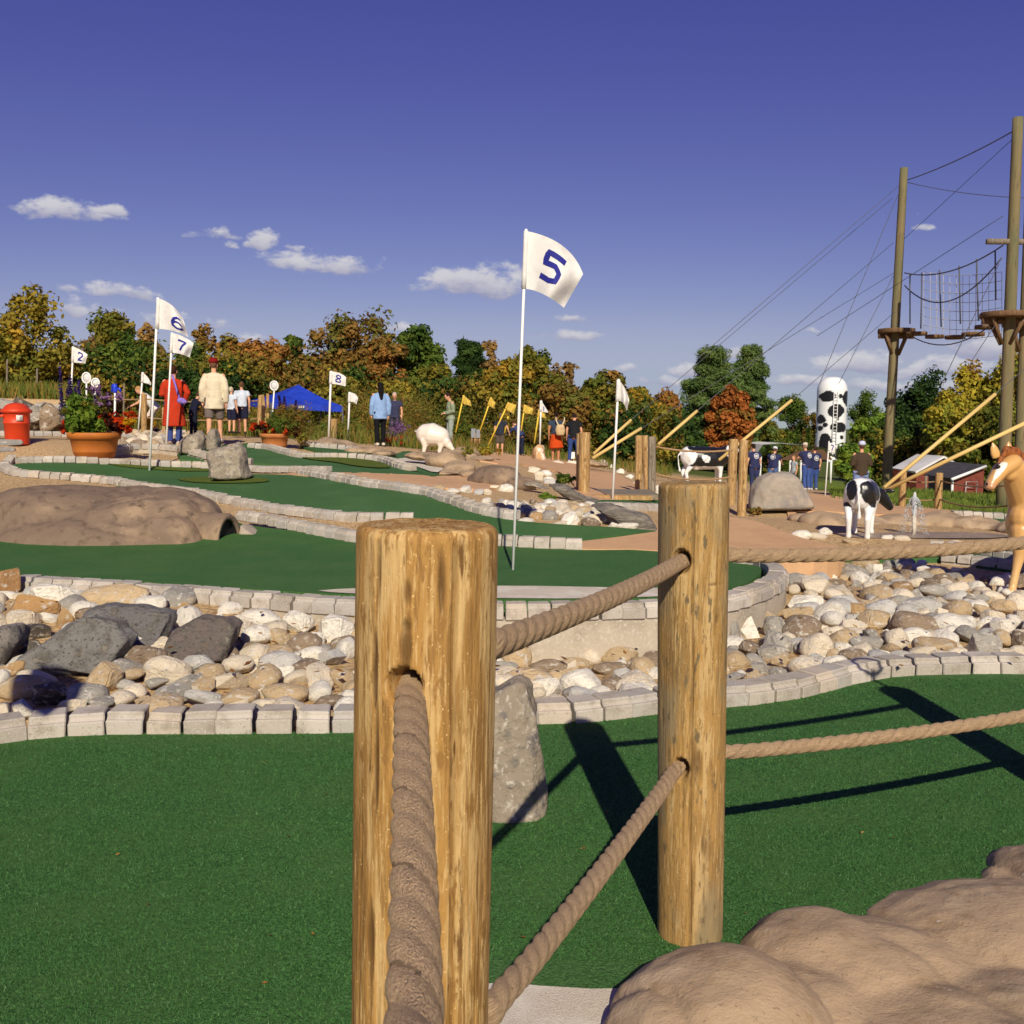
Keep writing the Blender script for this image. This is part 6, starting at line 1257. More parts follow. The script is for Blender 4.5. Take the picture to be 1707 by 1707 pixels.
# ================================================================== FOLIAGE
def leaf_arrays(C, Rr, n, size, cols, r, asp=.62, up=.3, shell=.35, flatz=1.0):
    """n leaf faces in each clump (centre C, radius Rr); returns V, Q, colours"""
    K = len(C); c = np.repeat(C, n, 0); rad = np.repeat(Rr, n); N = len(c)
    d = r.normal(size=(N, 3)); an = np.repeat(r.uniform(.7, 1.35, (K, 3)), n, 0); ln = np.linalg.norm(d, axis=1); d = d * np.minimum(1, 2.1 / ln)[:, None]
    p = c + d * an * (rad * .52)[:, None] * np.array([1, 1, flatz]); d = d / np.linalg.norm(d, axis=1)[:, None]
    nrm = d + r.normal(size=(N, 3)) * .55; nrm[:, 2] += up; nrm /= np.linalg.norm(nrm, axis=1)[:, None]
    t = np.cross(nrm, r.normal(size=(N, 3))); t /= np.linalg.norm(t, axis=1)[:, None] + 1e-9; b = np.cross(nrm, t)
    s = (size * r.uniform(.6, 1.3, N))[:, None]
    V = np.stack([p - t * s, p - b * s * asp, p + t * s, p + b * s * asp], 1).reshape(-1, 3)
    ci = np.repeat(r.integers(0, len(cols), K), n); sw = r.random(N) < .12; ci[sw] = r.integers(0, len(cols), sw.sum())
    col = np.array(cols)[ci] * r.uniform(.75, 1.25, N)[:, None]
    return V, np.arange(4 * N).reshape(N, 4), np.repeat(col, 4, 0)
PAL = dict(yel=[S(130, 114, 40), S(118, 110, 40), S(146, 118, 40), S(96, 98, 38)], grn=[S(74, 92, 34), S(58, 78, 30), S(92, 104, 38)], dk=[S(46, 66, 28), S(38, 56, 26), S(60, 80, 32)], org=[S(132, 94, 44), S(140, 98, 46), S(112, 88, 42), S(104, 94, 42)], brn=[S(116, 90, 42), S(124, 94, 44), S(98, 90, 38), S(90, 90, 38)],
           olv=[S(96, 94, 34), S(80, 88, 32), S(116, 104, 38)], pine=[S(88, 106, 56), S(100, 116, 60), S(74, 94, 48)], map=[S(150, 90, 42), S(160, 98, 46), S(126, 76, 36), S(120, 92, 40)], brt=[S(98, 120, 40), S(112, 128, 44), S(80, 104, 36)], yg=[S(136, 130, 44), S(150, 136, 44), S(112, 116, 42), S(128, 100, 40)], bare=[S(140, 110, 60), S(120, 96, 56)])
PAL = {nm: [tuple(min(.9, c * 1.5) for c in q) for q in v] for nm, v in PAL.items()}
def tree(label, px, yt, w, Y, pal, kind='round', dens=1.0, seed=None, low=.12, group='trees of the tree line', leaf=.135):
    r = np.random.default_rng(seed if seed is not None else int(px * 7 + yt)); rr = random.Random(int(px + yt))
    x = at(px, 700, Y).x; zb = H(x, Y) - .2; h = (at(px, yt, Y).z - zb) * 1.07; W = w * Y / F / 2; b = Vector((x, Y, zb)); root = thing('tree', label, 'tree', b, group)
    cz = zb + h * (low + (1 - low) * .5); hz = h * (1 - low) * .5
    K = int((46 if kind == 'round' else 120 if kind == 'pine' else 60) * max(1, W / 2.2) ** 1.3); cols = PAL[pal]
    d = r.normal(size=(K, 3)); d /= np.linalg.norm(d, axis=1)[:, None]; q = (r.random(K) ** .38)[:, None]
    if kind == 'pine':
        v = r.random(K) ** .8; a = r.uniform(0, 6.28, K); rad = W * np.clip(1.04 - v, .10, 1) ** .5 * np.sqrt(r.random(K)) ; C = np.stack([x + np.cos(a) * rad, Y + np.sin(a) * rad * .8, zb + h * (.08 + .88 * v)], -1); Rr = r.uniform(.15, .24, K) * W
    elif kind == 'cone':
        v = r.random(K) ** .9; a = r.uniform(0, 6.28, K); rad = W * np.clip(1.02 - v, .05, 1) * np.sqrt(r.random(K)); C = np.stack([x + np.cos(a) * rad, Y + np.sin(a) * rad * .8, zb + h * (.06 + .9 * v)], -1); Rr = r.uniform(.18, .3, K) * W * np.clip(1.2 - v, .3, 1)
    else:
        C = np.stack([x + d[:, 0] * q[:, 0] * W * .92, Y + d[:, 1] * q[:, 0] * W * .75, cz + d[:, 2] * q[:, 0] * hz * .92], -1); Rr = r.uniform(.18, .36, K) * min(W, hz * 1.1)
        for i in range(3): C[i] = (x + rr.uniform(-.25, .25) * W, Y, zb + h * (.88 - .06 * i)); Rr[i] = .26 * min(W, hz)
    n = int((190 if kind != 'pine' else 130) * dens)
    if kind == 'pine': V, Q, Cc = leaf_arrays(C, Rr, n, leaf * 1.5, cols, r, .16, .5, .2, .7)
    else: V, Q, Cc = leaf_arrays(C, Rr, n, leaf, cols, r)
    tr = zb + h * (.5 if kind == 'round' else .9); hw = max(.08, W * .07)
    pts = [b + Vector((0, 0, -.1)), b + Vector((rr.uniform(-.1, .1), 0, (tr - zb) * .4)), Vector((x + rr.uniform(-.2, .2), Y, tr))]; tk = tube(pts, [hw * 1.3, hw, hw * .45], 8)
    limbs = [tk]
    for i in range(9 if dens > .5 else 18):
        c = C[rr.randrange(K)]; s0 = pts[1].lerp(pts[2], rr.uniform(0, .9)); e = Vector(c); limbs.append(tube([s0, s0.lerp(e, .5) + Vector((0, 0, .15)), e], [hw * .4, hw * .25, hw * .08], 5))
    put('trunk', *join(*limbs), M['bark'], root); me = fast_mesh(V - np.array(b), Q, Cc, False, 'crown'); put_me('crown', me, M['leaf'], root, b)
    return root
TR = [(-30, 520, 150, 52, 'olv', 'round', .8, 'olive tree cut by the left edge of the tree line'), (62, 500, 128, 50, 'yel', 'round', .55, 'tall airy yellow green tree behind the red bin'), (10, 560, 110, 56, 'yel', 'round', .7, 'yellow green tree low at the left edge'), (128, 575, 80, 55, 'brn', 'round', .9, 'brown tree behind the number 2 flag'),
      (160, 555, 60, 60, 'bare', 'round', .25, 'thin nearly bare tree left of the green maple'), (197, 522, 92, 54, 'olv', 'round', .9, 'olive tree with a pointed top left of the number 6 flag'), (215, 570, 120, 52, 'grn', 'round', 1.1, 'dense green tree behind the number 6 flag'), (252, 545, 50, 58, 'bare', 'round', .3, 'sparse tree just right of the number 6 flag'),
      (318, 575, 100, 54, 'grn', 'round', 1.1, 'dark green tree above the cream jacket'), (345, 545, 60, 60, 'brn', 'round', .4, 'sparse brown tree top behind the cream jacket'), (385, 560, 80, 58, 'org', 'round', .8, 'rust tree right of the cream jacket'), (300, 620, 90, 50, 'dk', 'round', 1.2, 'low dark green tree behind the red coat'), (372, 610, 80, 50, 'dk', 'round', 1.1, 'low dark green tree right of the red cap'),
      (440, 575, 105, 54, 'org', 'round', 1.1, 'rust coloured tree left of the blue canopy'), (492, 555, 56, 60, 'grn', 'round', .9, 'green tree top peeking left of the big brown tree'), (505, 600, 90, 53, 'brn', 'round', 1.1, 'brown tree right behind the canopy peak'), (585, 530, 165, 56, 'brn', 'round', 1.15, 'biggest brown and olive tree in the middle of the tree line'), (640, 560, 80, 55, 'org', 'round', 1.1, 'rust tree at the right shoulder of the biggest tree'),
      (695, 549, 96, 57, 'grn', 'round', 1.15, 'round green tree right of the biggest brown tree'), (560, 630, 110, 50, 'olv', 'round', 1.1, 'olive tree low behind the number 8 flag'), (655, 645, 95, 46, 'yel', 'round', 1.1, 'bright yellow shrub tree behind the blue shirt'), (725, 605, 60, 54, 'olv', 'round', 1, 'olive tree left of the dark conifer'), (782, 576, 86, 54, 'dk', 'pine', 1.5, 'dark green conifer above the yellow flags'),
      (815, 566, 50, 58, 'bare', 'round', .3, 'bare pale tree right of the dark conifer'), (850, 600, 80, 52, 'yel', 'round', 1, 'yellow tree left of the number 5 pole'), (892, 588, 90, 55, 'olv', 'round', .8, 'airy olive tree right of the number 5 pole'), (945, 605, 70, 58, 'bare', 'round', .35, 'bare branching tree above the orange skirt'), (930, 645, 110, 50, 'brn', 'round', 1.1, 'brown tree behind the orange skirt and backpack'),
      (985, 640, 70, 54, 'olv', 'round', 1, 'olive tree left of the walkway flag'), (1018, 625, 60, 56, 'brn', 'round', 1, 'brown tree behind the walkway flag'), (1062, 648, 80, 54, 'yel', 'round', 1, 'golden tree right of the walkway flag'), (1105, 655, 70, 58, 'org', 'round', 1, 'rust tree left of the big pines'), (1040, 690, 80, 50, 'dk', 'round', 1.1, 'dark green shrub tree above the yellow guards'),
      (1184, 594, 136, 66, 'pine', 'pine', 1.8, 'left of the two big feathery pines'), (1246, 587, 108, 68, 'pine', 'pine', 1.8, 'right of the two big feathery pines'), (1218, 654, 84, 60, 'map', 'round', 1.3, 'orange maple in front of the two pines'), (1150, 690, 80, 60, 'dk', 'round', 1.1, 'dark low tree at the foot of the left pine'), (1285, 705, 60, 70, 'olv', 'round', 1, 'olive shrub right of the orange maple'), (1322, 662, 62, 125, 'grn', 'round', 1, 'green tree left of the spotted silo'),
      (1312, 720, 14, 70, 'grn', 'cone', 1.3, 'left small cypress behind the white tent'), (1348, 718, 12, 70, 'grn', 'cone', 1.3, 'right small cypress behind the white tent'), (1362, 690, 60, 122, 'brn', 'round', .9, 'brown tree hidden behind the silo'), (1440, 655, 60, 125, 'grn', 'round', 1, 'far green tree just right of the silo'), (1456, 695, 84, 66, 'brt', 'round', 1.3, 'bright green tree right of the silo'), (1535, 632, 120, 70, 'dk', 'round', 1.4, 'big dark green tree behind the left climbing pole'),
      (1480, 700, 60, 64, 'grn', 'round', 1.2, 'green tree at the foot of the left climbing pole'), (1510, 715, 70, 62, 'dk', 'round', 1.2, 'dark green tree above the white barn roof'), (1625, 605, 130, 58, 'yg', 'round', 1.2, 'large yellow green tree behind the tall pole'), (1700, 590, 110, 56, 'yg', 'round', 1.1, 'yellow green tree cut by the right edge'), (1580, 660, 90, 56, 'yg', 'round', 1.1, 'yellow green tree left of the tall pole'), (1660, 690, 120, 54, 'olv', 'round', 1.1, 'olive tree above the red shed')]
for px, yt, w, Y, pal, kind, dens, lab in TR: tree(lab, px, yt, w, Y, pal, kind, dens)
tree('young pale green sapling behind the man with folded arms', 1425, 742, 60, 31, 'brt', 'round', .7, leaf=.07, group='saplings', low=.25)
def mass(name, label, spans, size, n, pal, seed, flatz=.8, asp=.62):
    """low growth nobody could count: clumps of leaves along a strip; spans (px0, px1, Y0, Y1, height, clumps)"""
    r = np.random.default_rng(seed); Cs, Rs = [], []
    for a, b, y0, y1, h, k in spans:
        px = r.uniform(a, b, k); yy = r.uniform(y0, y1, k); X_ = (px - 853.5) / F * yy; zz = Hs(X_, yy); v = r.random(k) ** 1.2
        Cs.append(np.stack([X_, yy, zz + h * v], -1)); Rs.append(h * r.uniform(.2, .38, k))
    C = np.concatenate(Cs); Rr = np.concatenate(Rs); cols = sum([PAL[p] for p in pal], [])
    V, Q, Cc = leaf_arrays(C, Rr, n, size, cols, r, asp, .2, .2, flatz); loc = Vector(C.mean(0)); me = fast_mesh(V - np.array(loc), Q, Cc, False, name)
    return put_me(name, me, M['leaf'], None, loc, label=label, cat='undergrowth', kind='stuff')
mass('undergrowth', 'dense undergrowth at the foot of the tree line', [(-80, 1130, 50, 58, 3.0, 420), (-80, 460, 50, 54, 3.4, 110), (1120, 1330, 70, 85, 2.0, 110), (1440, 1760, 60, 66, 3.2, 180)], .11, 170, ['brn', 'dk', 'olv', 'grn', 'yel'], 21)
mass('wildflower_bed', 'wild brown and green flower bed behind the far holes', [(530, 740, 31, 35, .6, 140), (200, 440, 29, 33, .7, 120), (580, 740, 37, 42, 1.6, 110), (740, 900, 44, 50, 2.0, 70)], .06, 80, ['olv', 'brn', 'grn', 'brn'], 22, 1.0, .3)
PAL['lawn'] = [S(112, 128, 50), S(96, 116, 42), S(128, 136, 60), S(84, 104, 40)]
PAL['reed'] = [S(120, 122, 50), S(98, 110, 44), S(150, 120, 60), S(86, 100, 40)]
def reeds(name, label, px0, px1, Y0, Y1, h, n, seed, pal='reed', w=.012):
    r = np.random.default_rng(seed); px = r.uniform(px0, px1, n); yy = r.uniform(Y0, Y1, n); X_ = (px - 853.5) / F * yy; z = Hs(X_, yy); hh = h * r.uniform(.45, 1.1, n); lean = r.normal(size=(n, 2)) * .28 * hh[:, None]; a = r.uniform(0, 6.28, n); w_ = w * r.uniform(.7, 1.4, n)
    b0 = np.stack([X_ - np.cos(a) * w_, yy - np.sin(a) * w_, z], -1); b1 = np.stack([X_ + np.cos(a) * w_, yy + np.sin(a) * w_, z], -1); m0 = np.stack([X_ + lean[:, 0] * .35 - np.cos(a) * w_ * .8, yy + lean[:, 1] * .35, z + hh * .6], -1); m1 = m0 + np.stack([np.cos(a) * w_ * 1.6, 0 * a, 0 * a], -1); tp = np.stack([X_ + lean[:, 0], yy + lean[:, 1], z + hh], -1)
    V = np.stack([b0, b1, m1, m0, tp], 1).reshape(-1, 3); i5 = np.arange(n) * 5; Q = np.concatenate([np.stack([i5, i5 + 1, i5 + 2, i5 + 3], -1), np.stack([i5 + 3, i5 + 2, i5 + 4, i5 + 4], -1)])
    T = np.concatenate([np.stack([i5, i5 + 1, i5 + 2], -1), np.stack([i5, i5 + 2, i5 + 3], -1), np.stack([i5 + 3, i5 + 2, i5 + 4], -1)])
    col = np.repeat(np.array(PAL[pal])[r.integers(0, len(PAL[pal]), n)] * r.uniform(.8, 1.2, n)[:, None], 5, 0); loc = Vector(V.mean(0)); me = fast_mesh(V - np.array(loc), T, col, False, name); return put_me(name, me, M['leaf'], None, loc, label=label, cat='grass', kind='stuff')
def raise_bank():
    x0 = at(-60, 700, 27).x; x1 = at(150, 700, 27).x; V, Fc = [], []
    for i in range(13):
        x = x0 + (x1 - x0) * i / 12
        for y, dz in ((25.2, .05), (25.5, .80), (27.5, .95), (31, .75), (33, .1)): V.append((x, y, H(x, y) + dz))
    for i in range(12):
        for k in range(4): a = i * 5 + k; Fc.append((a, a + 5, a + 6, a + 1))
    put('bank', V, Fc, M['mulch'], kind='structure', label='earth bank held by the dark rock wall')
raise_bank()
_Hs = Hs
def Hs(x, y): return _Hs(x, y) + np.where((np.asarray(y) > 25.4) & (np.asarray(y) < 31) & (np.asarray(x) < -10.3), .85, 0.0)
reeds('tall_grass', 'tall grassy iris leaves on the bank behind the red bin', -60, 135, 26, 30, .5, 1800, 31, w=.018)
Hs = _Hs
reeds('lawn_grass', 'long sunlit grass along the right path', 1385, 1760, 28, 45, .22, 9000, 32, 'lawn', w=.012)
reeds('weeds', 'dry weeds along the garden fence', 200, 760, 28.5, 34, .55, 3000, 33, w=.011)
reeds('weeds', 'dry weeds beside the far path', 760, 1120, 40, 55, .5, 2000, 34, w=.014)
def tuft(label, px, py, w, h, Y, pal, seed, size=.05):
    c = at(px, py, Y); k = Y / F; r = np.random.default_rng(seed); C = np.array(c) + r.normal(size=(14, 3)) * np.array([w * k * .28, .15, h * k * .25]); V, Q, Cc = leaf_arrays(C, np.full(14, h * k * .35), 40, size, PAL[pal], r, .4); me = fast_mesh(V - np.array(c), Q, Cc, False, 'plant'); put_me('plant', me, M['leaf'], None, c, label=label, cat='plant', group='small plants among the rocks')
tuft('yellow green creeping plant below the grey sign boards', 812, 752, 34, 14, 27, 'yg', 1); tuft('small dark plant on the tan rock bank', 782, 753, 16, 8, 26.5, 'olv', 2); tuft('small weed in the mulch beside the number 5 pole', 912, 828, 14, 8, 14, 'brt', 3, .03); tuft('low weed growing by the walkway edge', 938, 798, 30, 12, 18, 'grn', 4, .04); tuft('little weed on the near edging below the number 6 flag', 207, 812, 8, 7, 15, 'brt', 5, .03); tuft('dry weed at the foot of the knotted post', 1262, 852, 26, 10, 17.2, 'reed', 6, .04)
# planters
PAL['basil'] = [S(96, 124, 40), S(76, 106, 34), S(118, 140, 48)]; PAL['red'] = [S(200, 60, 20), S(214, 80, 24), S(176, 44, 18)]; PAL['pur'] = [S(60, 44, 104), S(76, 54, 120), S(48, 34, 84)]; PAL['gold'] = [S(216, 176, 30), S(200, 150, 28)]; PAL['dkred'] = [S(70, 28, 20), S(54, 30, 18)]; PAL['lil'] = [S(150, 110, 150), S(130, 96, 140)]
def planter(label, px, yb, Y, rt_px, h_px, groups, spikes, mat, seed):
    b = at(px, yb, Y); k = Y / F; rt = rt_px * k; h = h_px * k; root = thing('planter', label, 'planter', b, 'large flower planters')
    V, Fc = lathe([(rt * .66, 0), (rt * .70, h * .02), (rt * .78, h * .22), (rt * .795, h * .24), (rt * .79, h * .27), (rt * .88, h * .74), (rt * .97, h * .76), (rt * 1.0, h * .98), (rt * .98, h), (rt * .90, h), (rt * .88, h * .85)], b, 40, False); put('pot', V, Fc, mat, root)
    V, Fc = lathe([(rt * .88, h * .86), (.02, h * .9)], b, 24); put('soil', V, Fc, M['soil'], root)
    r = np.random.default_rng(seed)
    for nm, pal, items, n, size, asp in groups:
        C, Rr = [], []
        for gx_, gy_, w, hh, kk in items:
            c = np.array(at(gx_, gy_, Y)); q = r.normal(size=(kk, 3)) * .5; C.append(c + q * np.array([w * k * .45, rt * .55, hh * k * .45])); Rr.append(np.full(kk, max(.05, min(w, hh) * k * .22)))
        C = np.concatenate(C); Rr = np.concatenate(Rr); V, Q, Cc = leaf_arrays(C, Rr, n, size, PAL[pal], r, asp, .2, .3); me = fast_mesh(V - np.array(b), Q, Cc, False, nm); put_me(nm, me, M['leaf'], root, b, kind='stuff')
    rr = random.Random(seed)
    for sx, sy0, sy1 in spikes:
        a, t = at(sx + rr.uniform(-3, 3), sy0, Y), at(sx, sy1, Y); t.y += rr.uniform(-.2, .2); C = np.array([a.lerp(t, i / 14) for i in range(15)]); V, Q, Cc = leaf_arrays(C, np.linspace(.045, .012, 15), 14, .022, PAL['pur'], r, .7); me = fast_mesh(V - np.array(b), Q, Cc, False, 'flower_spike'); put_me('flower_spike', me, M['leaf'], root, b)
M['soil'] = material('soil', (.06, .045, .03), .95); M['terracotta'] = material('terracotta', S(186, 110, 44), .6, [(2, S(172, 98, 40), .4, .7, 3)], spec=.3); M['brownpot'] = material('brownpot', S(184, 118, 66), .7, [(3, S(168, 104, 56), .4, .7, 3)])
planter('terracotta pot with purple spikes and red flowers by the brick edge', 158, 763, 17.5, 43, 42, [('foliage', 'basil', [(142, 688, 56, 60, 60), (128, 708, 34, 30, 22), (165, 704, 30, 26, 18), (142, 722, 40, 16, 14)], 30, .055, .7), ('dark_foliage', 'dkred', [(180, 700, 30, 30, 16), (195, 712, 26, 14, 8), (110, 712, 12, 14, 4)], 30, .035, .5), ('red_flowers', 'red', [(195, 703, 36, 16, 16), (205, 715, 26, 10, 8), (106, 704, 8, 12, 3), (178, 695, 20, 14, 6), (110, 716, 10, 8, 3)], 16, .03, .8), ('yellow_flowers', 'gold', [(216, 702, 12, 12, 6)], 22, .03, .6), ('lilac_flowers', 'lil', [(175, 665, 30, 24, 12), (160, 650, 26, 16, 8), (200, 662, 12, 6, 4)], 12, .025, .8), ('stems', 'olv', [(165, 675, 40, 30, 18), (120, 680, 20, 30, 8)], 30, .03, .25)],
        [(104, 690, 607), (110, 690, 625), (114, 690, 640), (120, 690, 632), (124, 690, 645), (129, 690, 634), (133, 690, 650), (108, 690, 650), (163, 700, 660), (158, 700, 672), (176, 700, 668), (117, 690, 655), (126, 690, 660)], M['terracotta'], 41)
planter('brown tapered pot with orange flowers and wispy grasses', 458, 749, 22, 25, 26, [('foliage', 'grn', [(466, 704, 50, 34, 40), (485, 700, 40, 30, 24)], 50, .04, .3), ('wispy_stems', 'brn', [(485, 696, 60, 40, 46), (502, 714, 40, 44, 34), (474, 684, 44, 24, 16)], 40, .045, .16), ('trailing_foliage', 'dkred', [(495, 720, 20, 24, 12), (440, 712, 20, 16, 8)], 30, .04, .4), ('orange_flowers', 'red', [(440, 708, 14, 10, 7), (482, 716, 16, 10, 8), (460, 718, 20, 8, 5), (424, 710, 8, 16, 5), (445, 722, 10, 6, 3)], 18, .035, .8), ('yellow_leaves', 'yg', [(505, 730, 16, 14, 8), (450, 715, 10, 10, 4), (468, 718, 8, 8, 3)], 22, .035, .5)],
        [(468, 680, 660), (476, 680, 662), (492, 690, 668)], M['brownpot'], 42)
tuft('purple aster clump in front of the grey haired man', 668, 712, 34, 30, 30, 'lil', 7, .04); tuft('orange flowers at the foot of the garden by the blue shirt', 655, 733, 34, 8, 30, 'red', 8, .04); tuft('orange flowers behind the squared fence post', 222, 692, 30, 8, 29, 'red', 9, .04); tuft('yellow flowers beside the squared fence post', 248, 706, 6, 18, 26.5, 'gold', 10, .04)

def leaf_litter():
    """a few dry leaves and bits blown onto the stones and the turf"""
    r = np.random.default_rng(99); n = 170; px = r.uniform(0, 1707, n); py = np.where(r.random(n) < .8, r.uniform(1000, 1120, n), r.uniform(1240, 1650, n)); V, Q = [], []
    for i in range(n):
        turf = py[i] > 1205 or False; p = on_z(px[i], py[i], .024) if turf else gp(px[i], py[i], .13); s = r.uniform(.004, .009) if turf else r.uniform(.012, .03); a = r.uniform(0, 6.28); u = Vector((math.cos(a), math.sin(a), r.uniform(-.2, .4))); w = Vector((-math.sin(a), math.cos(a), r.uniform(-.3, .3))) * .55
        V += [p - u * s, p - w * s + Vector((0, 0, .002)), p + u * s, p + w * s + Vector((0, 0, .002))]
    V = np.array([tuple(v) for v in V]); c = np.array([S(150, 104, 52), S(178, 130, 66), S(112, 74, 40), S(190, 160, 90)])[r.integers(0, 4, n)]
    me = fast_mesh(V, np.arange(4 * n).reshape(n, 4), np.repeat(c, 4, 0), False, 'leaf_litter'); put_me('leaf_litter', me, M['leaf'], label='dry fallen leaves blown over the stones and turf', cat='leaf litter', kind='stuff')
leaf_litter()
# ================================================================== PEOPLE
SK = dict(l=S(214, 160, 128), m=S(186, 128, 96), d=S(120, 78, 56))
_cm = {}
def cmat(c, bumpy=True, pat=None):
    key = (c, pat)
    if key not in _cm:
        d = tuple(v * .72 for v in c); ly = [(7, d, .45, .75, 3)]
        m_ = material('cloth_%d' % len(_cm), c, .85, ly, (9, .5, .04, 3), spec=.12)
        if pat == 'plaid':
            nt = m_.node_tree; N = nt.nodes; L = nt.links; b = N['Principled BSDF']; src = b.inputs['Base Color'].links[0].from_socket; tc = N.new('ShaderNodeTexCoord'); col = src
            for ax in ('X', 'Z'):
                w = N.new('ShaderNodeTexWave'); w.bands_direction = ax; w.inputs['Scale'].default_value = 3.6; L.new(tc.outputs['Object'], w.inputs['Vector']); mr = N.new('ShaderNodeMapRange'); mr.inputs[1].default_value = .86; mr.inputs[2].default_value = .97; L.new(w.outputs['Fac'], mr.inputs[0])
                mx = N.new('ShaderNodeMix'); mx.data_type = 'RGBA'; L.new(mr.outputs[0], mx.inputs[0]); L.new(col, mx.inputs[6]); mx.inputs[7].default_value = (.36, .045, .02, 1); col = mx.outputs[2]
            L.new(col, b.inputs['Base Color'])
        _cm[key] = m_
    return _cm[key]
def person(label, px, py, Y, Hh, face, top, bottom, hair, skin='l', lean=0, bow=0, arms=('down', 'down'), stride=0.0, sleeve=1.0, hem=.86, coat=False, leg='trousers', legend=.1, shoes=S(60, 55, 52), hat=None, longhair=False, vox=.014, fat=1.0, crouch=0.0, pat=None, extra=None, group='visitors on the course', spread=.0):
    s = Hh / 1.75; b = at(px, py, Y); root0 = b
    R3 = Matrix.Rotation(math.radians(face), 3, 'Z'); lr = Matrix.Rotation(-math.radians(lean), 3, 'X'); br = Matrix.Rotation(-math.radians(bow), 3, 'X')
    hipc = Vector((0, 0, .95 - crouch))
    def G(p): return b + R3 @ (Vector(p) * s)
    def U(p):                                               # upper body, bent at the hips
        p = Vector(p) - Vector((0, 0, .95)); return hipc + lr @ p
    nk = Vector((0, 0, 1.47))
    def Hd(p): return U(nk + br @ (Vector(p) - nk))
    L = []
    def cap(pts, r, ry=None): L.append(capsule([G(p) for p in pts], [q * s for q in r], 12, [q * s for q in ry] if ry else None, R3 @ Vector((1, 0, 0))))
    def el(c, r, rot=None): L.append(ell(G(c), [q * s for q in r], R3 @ (rot or Matrix.Identity(3))))
    tor = [(0, 0, .96), (0, .0, 1.10), (0, .01, 1.28), (0, 0, 1.38)]; trx = [.15 * fat, .135 * fat, .160 * fat, .10]; tryy = [.105 * fat, .10 * fat, .115 * fat, .075]
    cap([U(p) for p in tor], trx, tryy); cap([U((0, 0, 1.42)), Hd((0, .02, 1.55))], [.055, .052])
    hr = lr @ br; el(Hd((0, .025, 1.645)), (.076, .095, .115), hr); el(Hd((0, .06, 1.58)), (.052, .05, .055), hr); el(Hd((0, .125, 1.625)), (.013, .02, .022), hr)
    for sx in (-1, 1): el(Hd((sx * .078, .01, 1.63)), (.014, .025, .034), hr)
    J = {}
    for sx, mode in zip((-1, 1), arms):
        sh = U((sx * .185 * (fat * .3 + .7), 0, 1.405))
        e, w = {'down': ((.06, -.03, -.28), (.0, .06, -.25)), 'front': ((.07, -.02, -.27), (-.13, .20, -.06)), 'reach': ((.05, .16, -.22), (0, .2, -.10)), 'out': ((.12, .02, -.25), (.05, .1, -.22)), 'hip': ((.14, -.06, -.24), (-.10, .08, -.2)), 'up': ((.12, .12, -.14), (-.10, .12, .10))}[mode]
        el_ = sh + Vector((sx * e[0], e[1], e[2])); wr = el_ + Vector((sx * w[0], w[1], w[2])); J[sx] = (sh, el_, wr)
        cap([sh, el_, wr], [.054, .041, .029]); d = (wr - el_).normalized(); pm = wr + d * .055; el(pm, (.032, .024, .045)) if abs(d.z) > .6 else el(pm, (.034, .045, .026))
        sv = Vector((0, 1, 0)) if abs(d.x) > .5 or abs(d.z) > .6 else Vector((1, 0, 0)); q = d.cross(sv).normalized()
        for i, ln in enumerate((.055, .07, .075, .065)):
            o = pm + d * .03 + sv * ((i - 1.5) * .018); cap([o, o + d * ln * .55 + q * .006, o + d * ln + q * .02], [.0095, .009, .008])
        o = wr + d * .02 + sv * .03; cap([o, o + d * .035 + sv * .022, o + d * .06 + sv * .026], [.011, .010, .009])
    K = {}
    for sx in (-1, 1):
        st = stride * sx; hp = Vector((sx * .095 * fat, 0, .93 - crouch)); an = Vector((sx * (.10 + spread), st * .5, .085)); kn = Vector((sx * (.10 + spread * .6), st * .28 + .03 + crouch * .75, .50 - crouch * .45)); K[sx] = (hp, kn, an)
        cap([hp, kn, an], [.090 * fat, .058, .041]); cap([an + Vector((0, -.03, -.04)), an + Vector((sx * .01, .10, -.052)), an + Vector((sx * .015, .16, -.058))], [.042, .038, .028])
    body = blob('person', L, vox, cmat(SK[skin]), None, b, 2, None, label=label, cat='person', group=group)
    # ---- clothing, each piece a child
    def garment(name, parts, mat, v=None): return blob(name, parts, v or vox * 1.15, mat, body, None, 3)
    gs = []
    t = .022 + (.010 if coat else 0)
    pts = [U((0, 0, 1.44)), U((0, .005, 1.28)), U((0, 0, 1.10)), U((0, 0, .96))]; rx = [.125 + t, .165 * fat + t, .145 * fat + t, .155 * fat + t]; ry = [.075 + t, .115 * fat + t, .105 * fat + t, .112 * fat + t]
    if hem < .93: pts.append(hipc + Vector((0, 0, hem - .95)) if lean < 25 else U((0, 0, hem))); rx.append((.165 + (.045 if hem < .7 else .01)) * fat + t); ry.append((.12 + (.04 if hem < .7 else .01)) * fat + t)
    gs.append(tube([G(p) for p in pts], [q * s for q in rx], 18, [q * s for q in ry], True, R3 @ Vector((1, 0, 0)))); gs.append(ell(G(U((0, 0, 1.43))), [q * s for q in (.13 + t * .5, .075 + t * .6, .05)], R3 @ lr))
    for sx in (-1, 1):
        sh, e_, w_ = J[sx]; k = t * .7
        if sleeve >= 1: gs.append(capsule([G(sh + Vector((-sx * .02, 0, -.02))), G(sh.lerp(e_, .4)), G(e_), G(e_.lerp(w_, .93))], [(.062 + k * .35) * s, (.060 + k * .7) * s, (.048 + k) * s, (.040 + k) * s], 12))
        elif sleeve > 0: gs.append(tube([G(sh + (sh - e_) * .2), G(sh + (sh - e_) * .12), G(sh), G(sh.lerp(e_, sleeve))], [.02 * s, .05 * s, (.064 + k * .6) * s, (.066 + k) * s], 12))
    garment('coat' if coat else 'shirt', gs, cmat(top, pat=pat))
